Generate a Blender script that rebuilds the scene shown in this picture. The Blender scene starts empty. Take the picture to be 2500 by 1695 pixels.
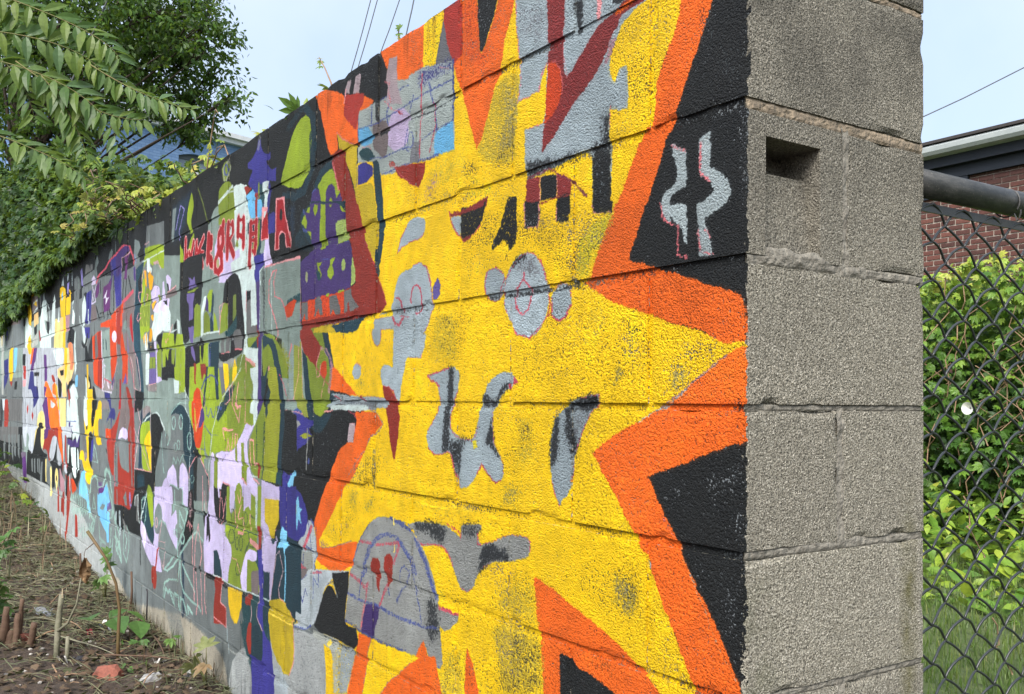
# Painted block wall beside a chain link fence -- built in metres; the mural face is the plane Y=0, the wall runs along -X.
import bpy, bmesh, math, random
import numpy as np
from mathutils import Vector, Matrix, noise as mn
C = bpy.context.scene.collection
scn = bpy.context.scene
random.seed(7); rng = np.random.default_rng(7)

# ------------------------------------------------------------------ camera, sky, sun, exposure
cam = bpy.data.cameras.new('camera'); camo = bpy.data.objects.new('camera', cam); C.objects.link(camo)
yaw, pitch, roll = 2.54565, 0.01842, 0.00851
fwd = Vector((math.cos(pitch)*math.cos(yaw), math.cos(pitch)*math.sin(yaw), math.sin(pitch)))
rt = Vector((math.sin(yaw), -math.cos(yaw), 0)); up = rt.cross(fwd)
r2 = rt*math.cos(roll)+up*math.sin(roll); u2 = -rt*math.sin(roll)+up*math.cos(roll)
M = Matrix((r2, u2, -fwd)).transposed().to_4x4(); M.translation = Vector((0.94961, -1.05414, 1.04379))
camo.matrix_world = M
cam.sensor_width = 36; cam.sensor_fit = 'HORIZONTAL'; cam.lens = 2305.5/2500*36; cam.shift_y = 0.0358
cam.clip_start = 0.05; cam.clip_end = 500
scn.camera = camo

SUN_EL, SUN_AZ = math.radians(46), math.radians(-52)      # direction the light comes from: up, and towards +X / -Y
w = bpy.data.worlds.new('World'); scn.world = w; w.use_nodes = True
nt = w.node_tree; N = nt.nodes; LK = nt.links; N.clear()
sky = N.new('ShaderNodeTexSky'); sky.sky_type = 'NISHITA'; sky.sun_disc = False
sky.sun_elevation = SUN_EL; sky.sun_rotation = math.pi/2-SUN_AZ; sky.air_density = 1.0; sky.dust_density = 4.0; sky.ozone_density = 2.0
geo = N.new('ShaderNodeTexCoord'); sep = N.new('ShaderNodeSeparateXYZ'); LK.new(geo.outputs['Generated'], sep.inputs[0])
ramp = N.new('ShaderNodeMapRange'); ramp.inputs[1].default_value = 0.0; ramp.inputs[2].default_value = 1.0; ramp.inputs[3].default_value = 0.84; ramp.inputs[4].default_value = 4.2
LK.new(sep.outputs[2], ramp.inputs[0])
cn = N.new('ShaderNodeTexNoise'); cn.inputs['Scale'].default_value = 2.6; cn.inputs['Detail'].default_value = 5; cn.inputs['Roughness'].default_value = .5
cr = N.new('ShaderNodeValToRGB'); cr.color_ramp.elements[0].position = .3; cr.color_ramp.elements[0].color = (.46, .54, .64, 1); cr.color_ramp.elements[1].position = .72; cr.color_ramp.elements[1].color = (.86, .875, .90, 1)
LK.new(geo.outputs['Generated'], cn.inputs['Vector']); LK.new(cn.outputs['Fac'], cr.inputs[0])
cm = N.new('ShaderNodeVectorMath'); cm.operation = 'SCALE'; LK.new(cr.outputs[0], cm.inputs[0]); LK.new(ramp.outputs[0], cm.inputs[3])
bgs = N.new('ShaderNodeBackground'); bgs.inputs['Strength'].default_value = 0.05; LK.new(sky.outputs[0], bgs.inputs[0])
bgc = N.new('ShaderNodeBackground'); bgc.inputs['Strength'].default_value = 0.108; LK.new(cm.outputs[0], bgc.inputs[0])
mx = N.new('ShaderNodeAddShader'); LK.new(bgs.outputs[0], mx.inputs[0]); LK.new(bgc.outputs[0], mx.inputs[1])
ow = N.new('ShaderNodeOutputWorld'); LK.new(mx.outputs[0], ow.inputs['Surface'])
sl = bpy.data.lights.new('sun', 'SUN'); sl.energy = 1.5; sl.angle = math.radians(28); sl.color = (1.0, .965, .91)
so = bpy.data.objects.new('sun', sl); C.objects.link(so)
sd = Vector((math.cos(SUN_EL)*math.cos(SUN_AZ), math.cos(SUN_EL)*math.sin(SUN_AZ), math.sin(SUN_EL)))
so.rotation_euler = sd.to_track_quat('Z', 'Y').to_euler(); so.location = sd*20
vs = scn.view_settings; vs.view_transform = 'Standard'; vs.look = 'None'; vs.gamma = 1; vs.use_curve_mapping = False; vs.exposure = 1.8

# ------------------------------------------------------------------ object helpers
def tag(o, label=None, cat=None, group=None, kind=None):
    for k, v in (('label', label), ('category', cat), ('group', group), ('kind', kind)):
        if v: o[k] = v
    return o
def empty(name, loc=(0, 0, 0), rz=0):
    o = bpy.data.objects.new(name, None); C.objects.link(o); o.location = loc; o.rotation_euler = (0, 0, rz); o.empty_display_size = .1; return o
def link(name, me, m=None, parent=None, loc=(0, 0, 0), smooth=False):
    if m is not None and not me.materials: me.materials.append(m)
    o = bpy.data.objects.new(name, me); C.objects.link(o); o.location = loc
    if parent: o.parent = parent
    if smooth: me.polygons.foreach_set('use_smooth', [True]*len(me.polygons))
    return o
def mesh(name, v, f):
    me = bpy.data.meshes.new(name); me.from_pydata([tuple(p) for p in v], [], [tuple(p) for p in f]); me.update(); return me
class MB:
    def __init__(s): s.v = []; s.f = []
    def box(s, x0, x1, y0, y1, z0, z1):
        n = len(s.v); s.v += [(x, y, z) for x in (x0, x1) for y in (y0, y1) for z in (z0, z1)]
        s.f += [(n, n+1, n+3, n+2), (n+4, n+6, n+7, n+5), (n, n+4, n+5, n+1), (n+2, n+3, n+7, n+6), (n, n+2, n+6, n+4), (n+1, n+5, n+7, n+3)]; return s
    def tube(s, pts, rad, k=6, cap=True):
        pts = [Vector(p) for p in pts]; n0 = len(s.v); m = len(pts); pr = None
        for i, p in enumerate(pts):
            t = (pts[min(i+1, m-1)]-pts[max(i-1, 0)]).normalized()
            if pr is None: pr = t.orthogonal().normalized()
            pr = (pr-t*pr.dot(t)).normalized(); b = t.cross(pr); r = rad[i] if hasattr(rad, '__len__') else rad
            for j in range(k):
                a = 2*math.pi*j/k; s.v.append(tuple(p+(pr*math.cos(a)+b*math.sin(a))*r))
        for i in range(m-1):
            for j in range(k):
                a = n0+i*k+j; b2 = n0+i*k+(j+1) % k; s.f.append((a, b2, b2+k, a+k))
        if cap: s.f.append(tuple(n0+j for j in range(k))[::-1]); s.f.append(tuple(n0+(m-1)*k+j for j in range(k)))
        return s
    def build(s, name, m, parent=None, smooth=False, loc=(0, 0, 0)): return link(name, mesh(name, s.v, s.f), m, parent, loc, smooth)
def nm(x, y, z, sc): return mn.noise(Vector((x*sc, y*sc, z*sc)))

# ------------------------------------------------------------------ materials
def mat(name):
    m = bpy.data.materials.new(name); m.use_nodes = True; t = m.node_tree; b = t.nodes['Principled BSDF']; return m, t, b
def nd(t, typ, **k):
    n = t.nodes.new(typ)
    for a, v in k.items():
        if a.startswith('i_'): n.inputs[a[2:].replace('_', ' ')].default_value = v
        else: setattr(n, a, v)
    return n
def mixc(t, fac, a, b, mode='MIX'):
    n = nd(t, 'ShaderNodeMix', data_type='RGBA', blend_type=mode)
    for s, v in ((0, fac), (6, a), (7, b)):
        if isinstance(v, (float, int)): n.inputs[s].default_value = v
        elif isinstance(v, tuple): n.inputs[s].default_value = v if len(v) == 4 else (*v, 1)
        else: t.links.new(v, n.inputs[s])
    return n.outputs[2]
def mth(t, op, a, b=None, c=None, clamp=False):
    n = nd(t, 'ShaderNodeMath', operation=op, use_clamp=clamp)
    for s, v in enumerate((a, b, c)):
        if v is None: continue
        if isinstance(v, (float, int)): n.inputs[s].default_value = v
        else: t.links.new(v, n.inputs[s])
    return n.outputs[0]
def noi(t, vec, scale, detail=2, rough=.5):
    n = nd(t, 'ShaderNodeTexNoise'); n.inputs['Scale'].default_value = scale; n.inputs['Detail'].default_value = detail; n.inputs['Roughness'].default_value = rough
    if vec is not None: t.links.new(vec, n.inputs['Vector'])
    return n.outputs['Fac']
def rmp(t, v, a, b, lo=0., hi=1.):
    n = nd(t, 'ShaderNodeMapRange', clamp=True); t.links.new(v, n.inputs[0])
    for i, x in enumerate((a, b, lo, hi)): n.inputs[i+1].default_value = x
    return n.outputs[0]
def bump(t, b, h, strength, dist):
    n = nd(t, 'ShaderNodeBump'); n.inputs['Strength'].default_value = strength; n.inputs['Distance'].default_value = dist; t.links.new(h, n.inputs['Height']); t.links.new(n.outputs[0], b.inputs['Normal']); return n
def simple(name, col, rough=.7, col2=None, scale=20, bs=0, metal=0, spec=.4, detail=4):
    m, t, b = mat(name); b.inputs['Roughness'].default_value = rough; b.inputs['Metallic'].default_value = metal; b.inputs['Specular IOR Level'].default_value = spec
    tc = nd(t, 'ShaderNodeNewGeometry').outputs['Position']; n = noi(t, tc, scale, detail, .6)
    c = mixc(t, rmp(t, n, .3, .7), col, col2 or tuple(x*.7 for x in col)); t.links.new(c, b.inputs['Base Color'])
    if bs: bump(t, b, n, bs, .01)
    return m
def leafmat(name, cols, trans=.3, rough=.45, obj=False):
    m, t, b = mat(name); b.inputs['Roughness'].default_value = rough; b.inputs['Specular IOR Level'].default_value = .35
    if obj:
        v = nd(t, 'ShaderNodeObjectInfo').outputs['Random']
    else:
        a = nd(t, 'ShaderNodeAttribute'); a.attribute_name = 'tint'; v = a.outputs['Fac']
    r = nd(t, 'ShaderNodeValToRGB'); e = r.color_ramp.elements
    while len(e) < len(cols): e.new(.5)
    for i, c in enumerate(cols): e[i].position = i/(len(cols)-1); e[i].color = (*c, 1)
    t.links.new(v, r.inputs[0])
    g = nd(t, 'ShaderNodeNewGeometry'); n = noi(t, g.outputs['Position'], 60, 2); c = mixc(t, rmp(t, n, .3, .7, 0, .35), r.outputs[0], (0.02, .04, .01))
    under = mixc(t, mth(t, 'MULTIPLY', g.outputs['Backfacing'], .45), c, (.14, .19, .10))
    t.links.new(under, b.inputs['Base Color'])
    tr = nd(t, 'ShaderNodeBsdfTranslucent'); tc = mixc(t, .5, c, (.22, .32, .03)); t.links.new(tc, tr.inputs[0])
    ms = nd(t, 'ShaderNodeMixShader'); ms.inputs[0].default_value = trans; t.links.new(b.outputs[0], ms.inputs[1]); t.links.new(tr.outputs[0], ms.inputs[2])
    t.links.new(ms.outputs[0], t.nodes['Material Output'].inputs['Surface']); return m

# ------------------------------------------------------------------ the mural: painted shapes in wall millimetres (s along the wall from the corner, z above the joint datum), drawn into two images
PAL = {'K': (24, 27, 29), 'K2': (21, 24, 26), 'K3': (60, 78, 60), 'K3b': (44, 48, 50), 'Y': (250, 206, 10), 'Y2': (238, 170, 20), 'Y3': (222, 184, 20), 'YO': (196, 172, 52), 'YO2': (196, 172, 34), 'YO3': (208, 172, 20), 'YG': (150, 140, 86), 'YL': (222, 208, 44), 'YL2': (240, 212, 60), 'Yl': (248, 220, 90), 'O': (242, 106, 26), 'O2': (204, 68, 24), 'O3': (214, 130, 90), 'Od': (180, 90, 28), 'R': (146, 46, 34), 'M': (130, 44, 44), 'CR2': (172, 52, 42), 'CR': (160, 26, 34), 'CRl': (200, 60, 80), 'MG': (96, 44, 104), 'G': (160, 176, 184), 'G2': (128, 146, 140), 'G3': (104, 112, 113), 'G3s': (112, 126, 126), 'GD': (112, 116, 122), 'GD2': (104, 106, 106), 'GDk': (42, 46, 50), 'GL2': (144, 148, 146), 'GLb': (160, 176, 180), 'GLc': (170, 176, 170), 'GLw': (182, 194, 200), 'GLw2': (176, 184, 192), 'GO': (168, 170, 120), 'GO2': (150, 158, 120), 'GP': (170, 130, 140), 'GPk': (130, 60, 74), 'GW': (158, 170, 168), 'GWp': (165, 150, 156), 'GWt': (200, 218, 216), 'LI': (146, 170, 40), 'LIs': (160, 184, 100), 'LIw': (222, 206, 130), 'LV': (188, 172, 206), 'LVg': (100, 88, 108), 'LVp': (200, 190, 228), 'LVs': (134, 126, 190), 'LVw': (210, 200, 228), 'OL': (140, 150, 60), 'OL2': (124, 144, 46), 'OL3': (106, 124, 52), 'OL4': (170, 186, 70), 'OLg': (146, 154, 40), 'TD': (28, 66, 72), 'TD2': (28, 60, 74), 'TD3': (30, 50, 70), 'TDs': (26, 54, 66), 'PU': (66, 48, 108), 'PU2': (84, 44, 110), 'PUs': (104, 92, 150), 'BL': (54, 52, 134), 'BL2': (60, 84, 150), 'BLd': (44, 46, 110), 'BLp': (98, 88, 160), 'BLs': (70, 84, 150), 'BR': (116, 106, 106), 'BR2': (132, 124, 124), 'SB': (104, 178, 224), 'SB2': (112, 180, 220), 'SBl': (128, 200, 236), 'PK': (222, 116, 124), 'PKd': (200, 78, 96), 'PKl': (232, 156, 160), 'PKs': (196, 160, 164), 'PE': (228, 192, 130), 'GS': (166, 180, 184), 'CLd': (120, 124, 120), 'WH': (226, 222, 240), 'WH2': (206, 200, 220), 'MT': (150, 190, 180), 'MTs': (140, 176, 164), 'CC': (168, 162, 146), 'CB': (168, 174, 174), 'CL': (158, 170, 176)}
SH = """P|K|0|0|0|1|11042 1279 3377 817 -58 579 -64 -928 829 -1225 1239 -1156 2024 -1178 2061 -253 3316 -205 10710 -546
P|G2|0|0|0|1|10832 126 3490 284 2076 152 2033 -969 4049 -1282 10512 -1633
P|G3|0|0|0|1|6626 638 3351 374 3275 -897 4049 -1282 6802 -1256
P|G3|0|0|0|1|7738 -1015 5197 -847 4580 -963 2667 -959 2033 -956 1505 -932 1242 -1012 1434 -1426 10028 -4285 10606 -1116
P|G3|0|0|0|1|5173 -1108 4305 -956 4265 -973 3709 -1057 3408 -1165 2666 -964 2654 -1219 5119 -1690
P|CB|0|14|0|1|7684 -1045 6831 -1016 6437 -1045 5836 -1024 5313 -1055 4974 -1165 4730 -1205 4668 -1254 4191 -1294 4127 -1500 5119 -1690 10473 -1846 10622 -1029
P|CC|0|12|0|1|4768 -1439 4239 -1311 3988 -1369 3777 -1385 3538 -1351 3250 -1316 2992 -1284 2815 -1290 2598 -1300 2423 -1335 2348 -1446 2336 -1726 4678 -2505 5833 -1826
P|CLd|0|37|0|0.6|8873 -939 7746 -948 6820 -1106 7221 -1330 8799 -1422
P|G3|0|16|0|0.5|3989 -1353 3778 -1376 3655 -1363 3605 -1513 3853 -1526
P|G3|0|14|0|0.5|3251 -1298 2992 -1284 2927 -1369 3111 -1408
P|CB|0|3|0|1|1969 -1128 1743 -1088 1617 -1078 1417 -1082 1314 -1080 1356 -1400 2404 -1749 2355 -1305 2024 -1178
P|CL|0|4|0|1|1444 -1088 1334 -1083 1348 -1206 1489 -1445 1435 -1207
P|TD|0|14|0|1|2249 -1170 1952 -1098 1932 -1133 1983 -1273 2130 -1308 2182 -1252
P|TD|0|5|0|1|2197 -898 1719 -836 1733 -923 1737 -1081 1951 -1137 2185 -1185 2253 -1087
P|Y|0|0|0|1|120 280 133 233 147 185 175 147 194 100 211 66 232 -36 263 -86 349 -195 293 -229 217 -258 152 -280 98 -293 55 -310 34 -320 3 -319 30 -334 79 -361 149 -404 219 -445 280 -475 335 -498 312 -519 277 -558 234 -616 217 -634 210 -658 180 -707 139 -774 109 -825 77 -888 399 -980 1517 -1454 1498 -1156 1607 -845 1612 -775 1471 -647 1341 -550 1256 -494 1209 -466 1332 -416 1489 -315 1527 -205 1390 -180 1268 -9 1347 132 1374 192 1275 258 1052 307 984 472 864 580
P|O|0|0|0|1|130 244 133 233 147 186 174 147 195 100 211 65 229 31 258 -20 288 -67 219 -82 212 -80 185 -26 167 17 144 53 121 105 98 143 82 175 66 209 63 220
P|O|0|0|0|1|288 -61 302 -83 333 -129 350 -168 354 -186 383 -192 314 -226 293 -236 217 -258 150 -280 93 -293 55 -310 34 -320 -2 -318 -1 -250 39 -236 79 -224 127 -208 180 -191 218 -177 254 -168 255 -160 244 -138 228 -112 216 -75
P|O|0|0|0|1|-7 -321 31 -334 79 -362 149 -404 182 -421 106 -422 -10 -420
P|Y|0|0|0|1|79 -318 34 -319 -1 -317 -1 -323 31 -334 65 -338
P|O|0|0|0|1|209 -433 244 -446 291 -464 346 -495 348 -501 327 -520 290 -559 244 -617 234 -626 225 -641 210 -658 180 -707 161 -744 138 -774 117 -811 94 -853 68 -911 -20 -884 3 -829 18 -800 36 -768 53 -741 78 -709 97 -684 116 -659 139 -617 167 -582 181 -567 199 -531 208 -529 200 -527 163 -516 116 -501 71 -484 30 -471 -7 -463 -6 -401 142 -401
L|O2|0|0|2 2 2.1|0.6|348 -499 327 -520 290 -559 244 -617
L|GP|0|0|3.2 3.4 3.4 3.2 3.2|0.8|34 -336 62 -350 95 -371 123 -389 158 -406 182 -418
L|G|0|0|2.5 2.4|0.8|117 -387 152 -408 176 -421
L|G|0|0|2.7 2.7 2.8|0.7|168 -414 188 -422 213 -434 228 -441
L|PK|0|0|1.4 1.3|0.6|172 -583 153 -609 138 -624
L|G|0|0|1.7 1.7 1.7 1.7 1.7|0.45|134 -632 115 -661 95 -692 64 -744 47 -775 12 -815
P|CL|0|0|0|1|209 -665 203 -666 198 -682 204 -680
P|O|0|0|0|1|518 -741 489 -748 425 -768 364 -787 321 -801 287 -812 247 -831 219 -844 189 -861 153 -888 491 -980 491 -956 497 -904 503 -856 508 -838 517 -790 523 -748
P|K|0|0|0|1|442 -868 417 -869 393 -879 348 -885 317 -894 281 -904 252 -919 439 -970
P|Od|0|12|0|0.4|405 -852 287 -851 287 -872 363 -860
P|YO|0|20|0|0.75|675 -874 629 -852 556 -850 505 -857 493 -957 634 -993 655 -899
P|YG|0|22|0|0.5|577 -854 563 -899 573 -942 591 -906 599 -867
P|YO|0|17|0|0.6|858 -966 780 -937 778 -1031 857 -1051
P|YO|0|20|0|0.55|656 -799 593 -763 530 -753 512 -829 592 -835 648 -827
W|-|0|22|0|0.8|667 -870 504 -859 493 -961 642 -1000
W|-|0|25|0|0.5|677 -730 594 -714 519 -763 512 -833 660 -841
W|-|0|16|0|0.9|708 -746 609 -725 630 -769 684 -761
W|-|0|28|0|0.6|407 -711 289 -678 288 -767 364 -754
W|-|0|27|0|0.4|863 -978 643 -917 642 -1000 861 -1058
P|O|0|0|0|1|767 -930 746 -958 729 -991 718 -1020 776 -1035 775 -969
P|O|0|0|0|1|958 -955 940 -985 927 -1028 914 -1072 1051 -1108 1242 -1163 1184 -1117 1022 -1025 992 -994
L|GP|0|0|2.3 2.3|0.7|958 -955 992 -994 1022 -1025
P|YG|0|13|0|0.6|289 -705 236 -705 223 -729 248 -768 288 -749
W|-|0|19|0|0.7|289 -678 223 -686 217 -762 261 -770 288 -740
W|-|0|13|0|0.6|161 -775 126 -816 137 -852 172 -811
W|-|0|14|0|0.6|61 -653 -1 -636 9 -698 19 -761 39 -765 54 -707
W|-|0|19|0|0.75|293 -264 227 -262 201 -306 213 -348 252 -358 292 -313
W|-|0|15|0|0.8|129 -306 52 -311 57 -343 118 -345
W|-|0|18|0|0.55|170 -329 101 -341 95 -381 164 -402
P|YG|0|9|0|0.5|155 -360 118 -345 115 -367 149 -393
P|YG|0|8|0|0.6|292 -358 272 -340 265 -365 292 -380
W|-|0|19|0|0.9|82 138 3 120 0 63 65 97
W|-|0|13|0|0.8|99 209 66 197 60 140 98 160
W|-|0|7|0|0.9|15 33 -7 27 -6 -121 7 -119
W|-|0|14|0|0.7|263 172 189 150 205 96 259 88
W|-|0|14|0|0.4|299 291 139 235 214 55 296 46
W|-|0|14|0|0.9|76 -524 30 -505 8 -489 4 -526 61 -547
W|-|0|13|0|0.6|182 -535 116 -537 130 -557 163 -550
W|-|0|9|0|0.9|20 -566 -2 -564 -3 -603 15 -605
P|O|0|0|0|1|1232 506 1159 500 1056 485 985 478 983 365 1033 365 1060 365 1149 364 1156 395
P|Y|0|0|0|1|985 481 942 485 887 484 904 428 927 364 976 361 986 369
P|GD|0|0|0|1|904 425 892 454 869 393 842 345 851 338 927 361 924 369
P|CR2|0|0|0|1|893 481 820 484 811 470 812 347 845 338 874 389 892 454
P|O|0|0|0|1|821 491 747 464 737 339 728 325 712 344 687 378 659 433 606 414 611 384 624 357 640 330 647 298 661 259 680 243 704 186 731 141 746 128 766 171 793 231 807 257 827 297 846 337 820 347 812 361
P|O2|0|17|0|0.35|814 465 747 447 734 332 706 318 726 297 801 341
P|K|0|0|0|1|747 464 737 344 731 332 724 330 712 347 697 370 682 392 664 434
P|YO|0|9|0|0.75|661 245 627 257 586 245 580 192 598 160 606 71 723 95 744 124 704 181 680 240
P|YG|0|23|0|0.65|651 227 590 210 602 96 658 108 640 171
P|G|0|0|0|1|605 414 214 274 224 260 243 259 256 249 276 243 296 211 310 204 308 162 297 157 275 171 261 166 261 90 309 101 307 30 301 26 304 -65 354 -56 355 22 362 37 400 45 407 42 455 37 564 26 568 127 505 124 497 161 494 234 515 205 519 189 553 190 592 186 585 235 588 277 598 343
P|GDk|0|0|0|1|214 274 301 305 304 286 290 281 260 282
P|GD|0|22|0|0.4|588 376 504 347 499 291 582 317
P|GDk|0|4|0|1|411 330 388 322 389 268 399 261 408 274
P|K|0|3|0|1|355 38 307 30 302 -80 353 -71
P|GDk|0|14|0|0.85|330 95 307 98 307 21 358 32 366 43 326 50
P|GDk|0|9|0|0.8|560 62 475 51 411 45 400 43 455 37 564 24
P|Y|0|0|0|1|309 102 271 91 261 89 262 167 282 168 296 145 308 162 310 199 303 206 276 209 236 243 192 254 191 60 238 33 254 10 304 -70 301 26 307 30
P|Y|0|0|0|1|519 186 496 237 497 161 505 124 568 127 564 24 587 28 592 185 553 189
P|Y|0|0|0|1|400 45 370 40 362 24 354 20 356 -73 414 -64 417 25
L|PK|0|0|2.5|0.7|307 105 309 71
P|PKl|0|0|0|1|347 312 334 308 338 274 348 271
P|M|0|0|0|1|496 375 439 354 439 303 446 281 441 231 432 192 406 209 361 245 346 259 325 268 298 272 256 285 208 272 246 264 283 261 290 242 309 228 317 206 342 181 367 162 401 145 436 121 467 94 496 78 508 73 505 110 493 130 464 145 448 172 449 207 469 232 492 236 491 283
P|G|0|0|0|1|439 296 433 197 431 192 441 204 443 256
P|O2|0|0|0|1|490 236 469 232 451 212 446 186 452 154 472 137 493 127 501 122 497 161 494 197
L|PK|0|0|1.6 2.2 2.5 2.5|0.7|493 234 469 233 451 212 445 184 446 167
L|PK|0|0|2.1 2.1|0.5|446 281 441 231 432 192
L|PK|0|0|3.4 3.6 2.4 2.4|0.6|493 239 515 215 519 191 553 190 589 189
L|PK|0|0|1.4|0.8|568 127 505 124
L|PK|0|0|3.8 3.8 3.8|0.45|602 397 596 329 581 229 594 188
L|O|0|0|8.3 8.9|0.8|298 268 270 272 247 279
P|GP|0|3|0|0.9|310 226 293 223 298 204 314 189 331 178 317 199
P|GW|0|0|0|1|1341 359 1210 352 1167 353 1129 383 1008 350 1004 166 1048 149 1107 150 1201 157 1224 202 1336 217
P|K|0|0|0|1|1234 419 1121 387 1166 351 1219 351 1233 356
P|GDk|0|0|0|0.9|1237 359 1221 355 1222 300 1236 311
P|LV|0|0|0|1|1169 271 1148 301 1123 307 1082 302 1051 277 1057 252 1041 241 1064 203 1129 206 1163 227
P|BR|0|0|0|1|1245 301 1209 302 1174 292 1160 261 1163 219 1180 199 1225 224 1248 243 1249 286
P|SB|0|0|0|1|1338 307 1282 304 1258 282 1248 270 1253 251 1299 255 1333 266
P|GDk|0|0|0|0.9|1221 272 1164 268 1164 258 1212 261
P|TD|0|0|0|1|1332 247 1299 251 1261 238 1233 214 1274 209 1317 224
P|TDs|0|0|0|1|1247 205 1215 201 1201 160 1186 83 1226 90 1236 147
P|BL|0|0|0|1|1336 211 1298 212 1246 193 1246 169 1278 157 1335 159
L|BLs|0|0|8|0.8|1341 359 1340 274
L|BLs|0|0|6.6|0.7|1255 350 1258 300
L|BLs|0|0|3.4 3.9 4.1|0.6|1338 307 1258 300 1144 300 1052 304
L|BLs|0|0|6.1 6.2|0.7|1162 328 1174 308 1165 278
L|BLs|0|0|2.8 3.5 3.4|0.7|1261 216 1189 203 1121 202 1049 200
L|BLs|0|0|4 4.9 3.3|0.6|1219 355 1124 349 1083 353 1008 340
L|BLs|0|0|4.8 4.9|0.6|1048 159 1120 160 1188 159
L|BLs|0|0|4.9 4.1|0.6|1057 245 1072 205 1049 187
L|PK|0|0|3 1.8|0.6|1188 345 1136 308 1090 294
L|CR|0|0|4.6|0.7|1110 298 1086 286
L|PK|0|0|3|0.6|1133 174 1111 160
L|PK|0|0|2 2.7|0.7|1318 253 1280 251 1257 237
P|CR2|1|0|0|0.5|1120 171 1121 169 1125 167 1130 166 1137 167 1143 169 1149 172 1152 175 1154 178 1153 181 1149 183 1143 183 1137 182 1130 181 1125 178 1121 174
P|GW|0|0|0|1|1056 370 989 373 927 361 848 346 844 270 839 147 923 151 1048 156
P|BLd|0|13|0|0.5|1014 367 851 353 851 333 1000 327
P|SB|0|0|0|1|918 206 848 213 839 147 929 151 932 189
P|GD|0|0|0|1|1036 206 998 203 1000 152 1048 157
L|BLs|0|0|8.2 8.2|0.8|848 346 846 242 848 213
L|BLs|0|0|4.2 4|0.7|1052 306 975 308 850 306
L|BLs|0|0|7.4 7.5|0.6|957 327 924 241 918 206
L|BLs|0|0|4.4 3.9|0.6|991 202 924 211 848 213
L|CRl|0|0|4.6 4.6|0.8|991 358 996 267 1000 164
L|CRl|0|0|3.7 3.7|0.8|937 277 924 223 953 166
L|BLs|0|0|7.6|0.7|1009 155 911 150
L|BLs|0|0|6|0.6|1051 284 1032 317
L|BLs|1|0|5.4 5.3 5 3.5 3.5 5 5.3 5.4 5.4 5.3 5 3.5 3.5 5 5.3 5.4|0.6|1030 211 1031 204 1033 198 1038 195 1043 195 1048 197 1052 202 1055 209 1056 217 1055 224 1053 229 1048 232 1043 232 1038 230 1034 225 1031 218 1030 211
L|GDk|0|0|3.2 3.7|0.9|1051 265 937 259 832 264
L|GP|0|0|2.4|0.8|909 349 868 335
P|R|0|0|0|1|1123 164 971 146 974 119 1002 91 1047 112 1108 142
L|PK|0|0|2.2 2|0.6|1123 164 1088 138 1002 90
P|YO|0|20|0|0.45|928 137 836 138 813 99 891 71 983 91
P|GP|0|18|0|0.4|958 104 910 104 921 61 976 59
W|-|0|17|0|0.9|819 123 743 102 742 46 785 49
W|-|0|17|0|0.8|678 132 616 118 624 54 682 73
W|-|0|28|0|0.6|1047 84 702 50 560 3 559 -22 1046 60
W|-|0|11|0|0.7|979 510 894 481 909 361 976 369
W|-|0|12|0|0.55|1056 492 991 477 989 366 1053 369
W|-|0|24|0|0.4|814 471 611 400 657 309 736 249 811 327
P|YL|0|10|0|0.5|790 47 692 37 691 24 790 30
P|M|0|0|0|1|560 27 517 24 516 -28 564 -21
P|K|0|0|0|1|513 24 462 17 462 -25 512 -22
P|M|0|0|0|1|460 18 438 14 417 -4 418 -27 458 -24
P|K|0|0|0|1|458 -25 422 -24 420 -61 462 -54
P|K|0|0|0|1|566 -21 514 -26 513 -46 566 -37
L|GPk|0|0|3.9 4 4 4.7|0.8|560 31 491 35 458 19 419 -1 373 -37
L|PKl|0|0|2.6|0.8|515 24 515 -25
L|PKl|0|0|2.5|0.8|461 17 460 -27
L|M|0|0|3.8 3.6|0.7|516 -28 470 -26 422 -27
P|M|0|0|0|1|752 11 701 20 706 -4 752 -2
P|K|0|1|0|1|817 13 721 5 706 11 721 -28 751 -53 788 -62 818 -47
P|M|0|1|0|1|856 8 811 8 714 12 716 0 805 -2 850 -2
P|G|0|0|0|1|850 -2 814 -3 818 -47 844 -23
L|PKd|0|0|4.3 4.1 3.4 3.1 4|0.8|859 11 850 -11 821 -46 793 -63 751 -53 731 -37
P|M|0|0|0|1|804 -56 767 -54 788 -65
P|K|0|3|0|1|633 -15 595 -8 590 -87 613 -102 624 -108 650 -86 682 -94 675 -78 656 -54
P|K|0|3|0|1|623 5 593 -1 594 -24 633 -15
P|Y|0|5|0|1|651 -84 634 -81 617 -104 629 -123 660 -106
W|-|0|7|0|0.9|631 -97 613 -102 621 -129 636 -125
P|K|0|0|0|1|566 -16 516 -24 519 -71 563 -69
L|PKl|0|0|4 2.3 4|0.75|566 -21 564 -68 519 -72 516 -29
P|K|0|1|0|1|462 -33 420 -40 425 -76 459 -72
L|PKl|0|0|2.9|0.6|462 -38 461 -70
P|K|0|0|0|1|354 -52 299 -61 302 -79 350 -74
L|PKl|0|0|2.9 1.8|0.7|354 -56 350 -74 302 -79
P|YL|0|14|0|0.75|332 -78 300 -79 295 -84 356 -158 375 -184 393 -191 398 -120
W|-|0|18|0|0.85|595 -31 300 -83 321 -121 375 -170 412 -194 515 -112 589 -107
W|-|0|17|0|0.9|721 -11 642 -16 680 -90 751 -84 804 -68 730 -48
W|-|0|20|0|0.55|804 -66 622 -116 650 -139 792 -140
W|-|0|6|0|0.9|421 -124 398 -127 397 -196 416 -194
W|-|0|25|0|0.5|898 -206 748 -225 800 -306 890 -317
W|-|0|24|0|0.4|600 -295 392 -297 354 -379 554 -365
W|-|0|23|0|0.3|556 -246 293 -257 292 -380 512 -329
P|YO|0|23|0|0.55|915 -213 823 -220 833 -313 937 -310
P|YO|0|12|0|0.4|363 -245 306 -249 319 -278 362 -271
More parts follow.
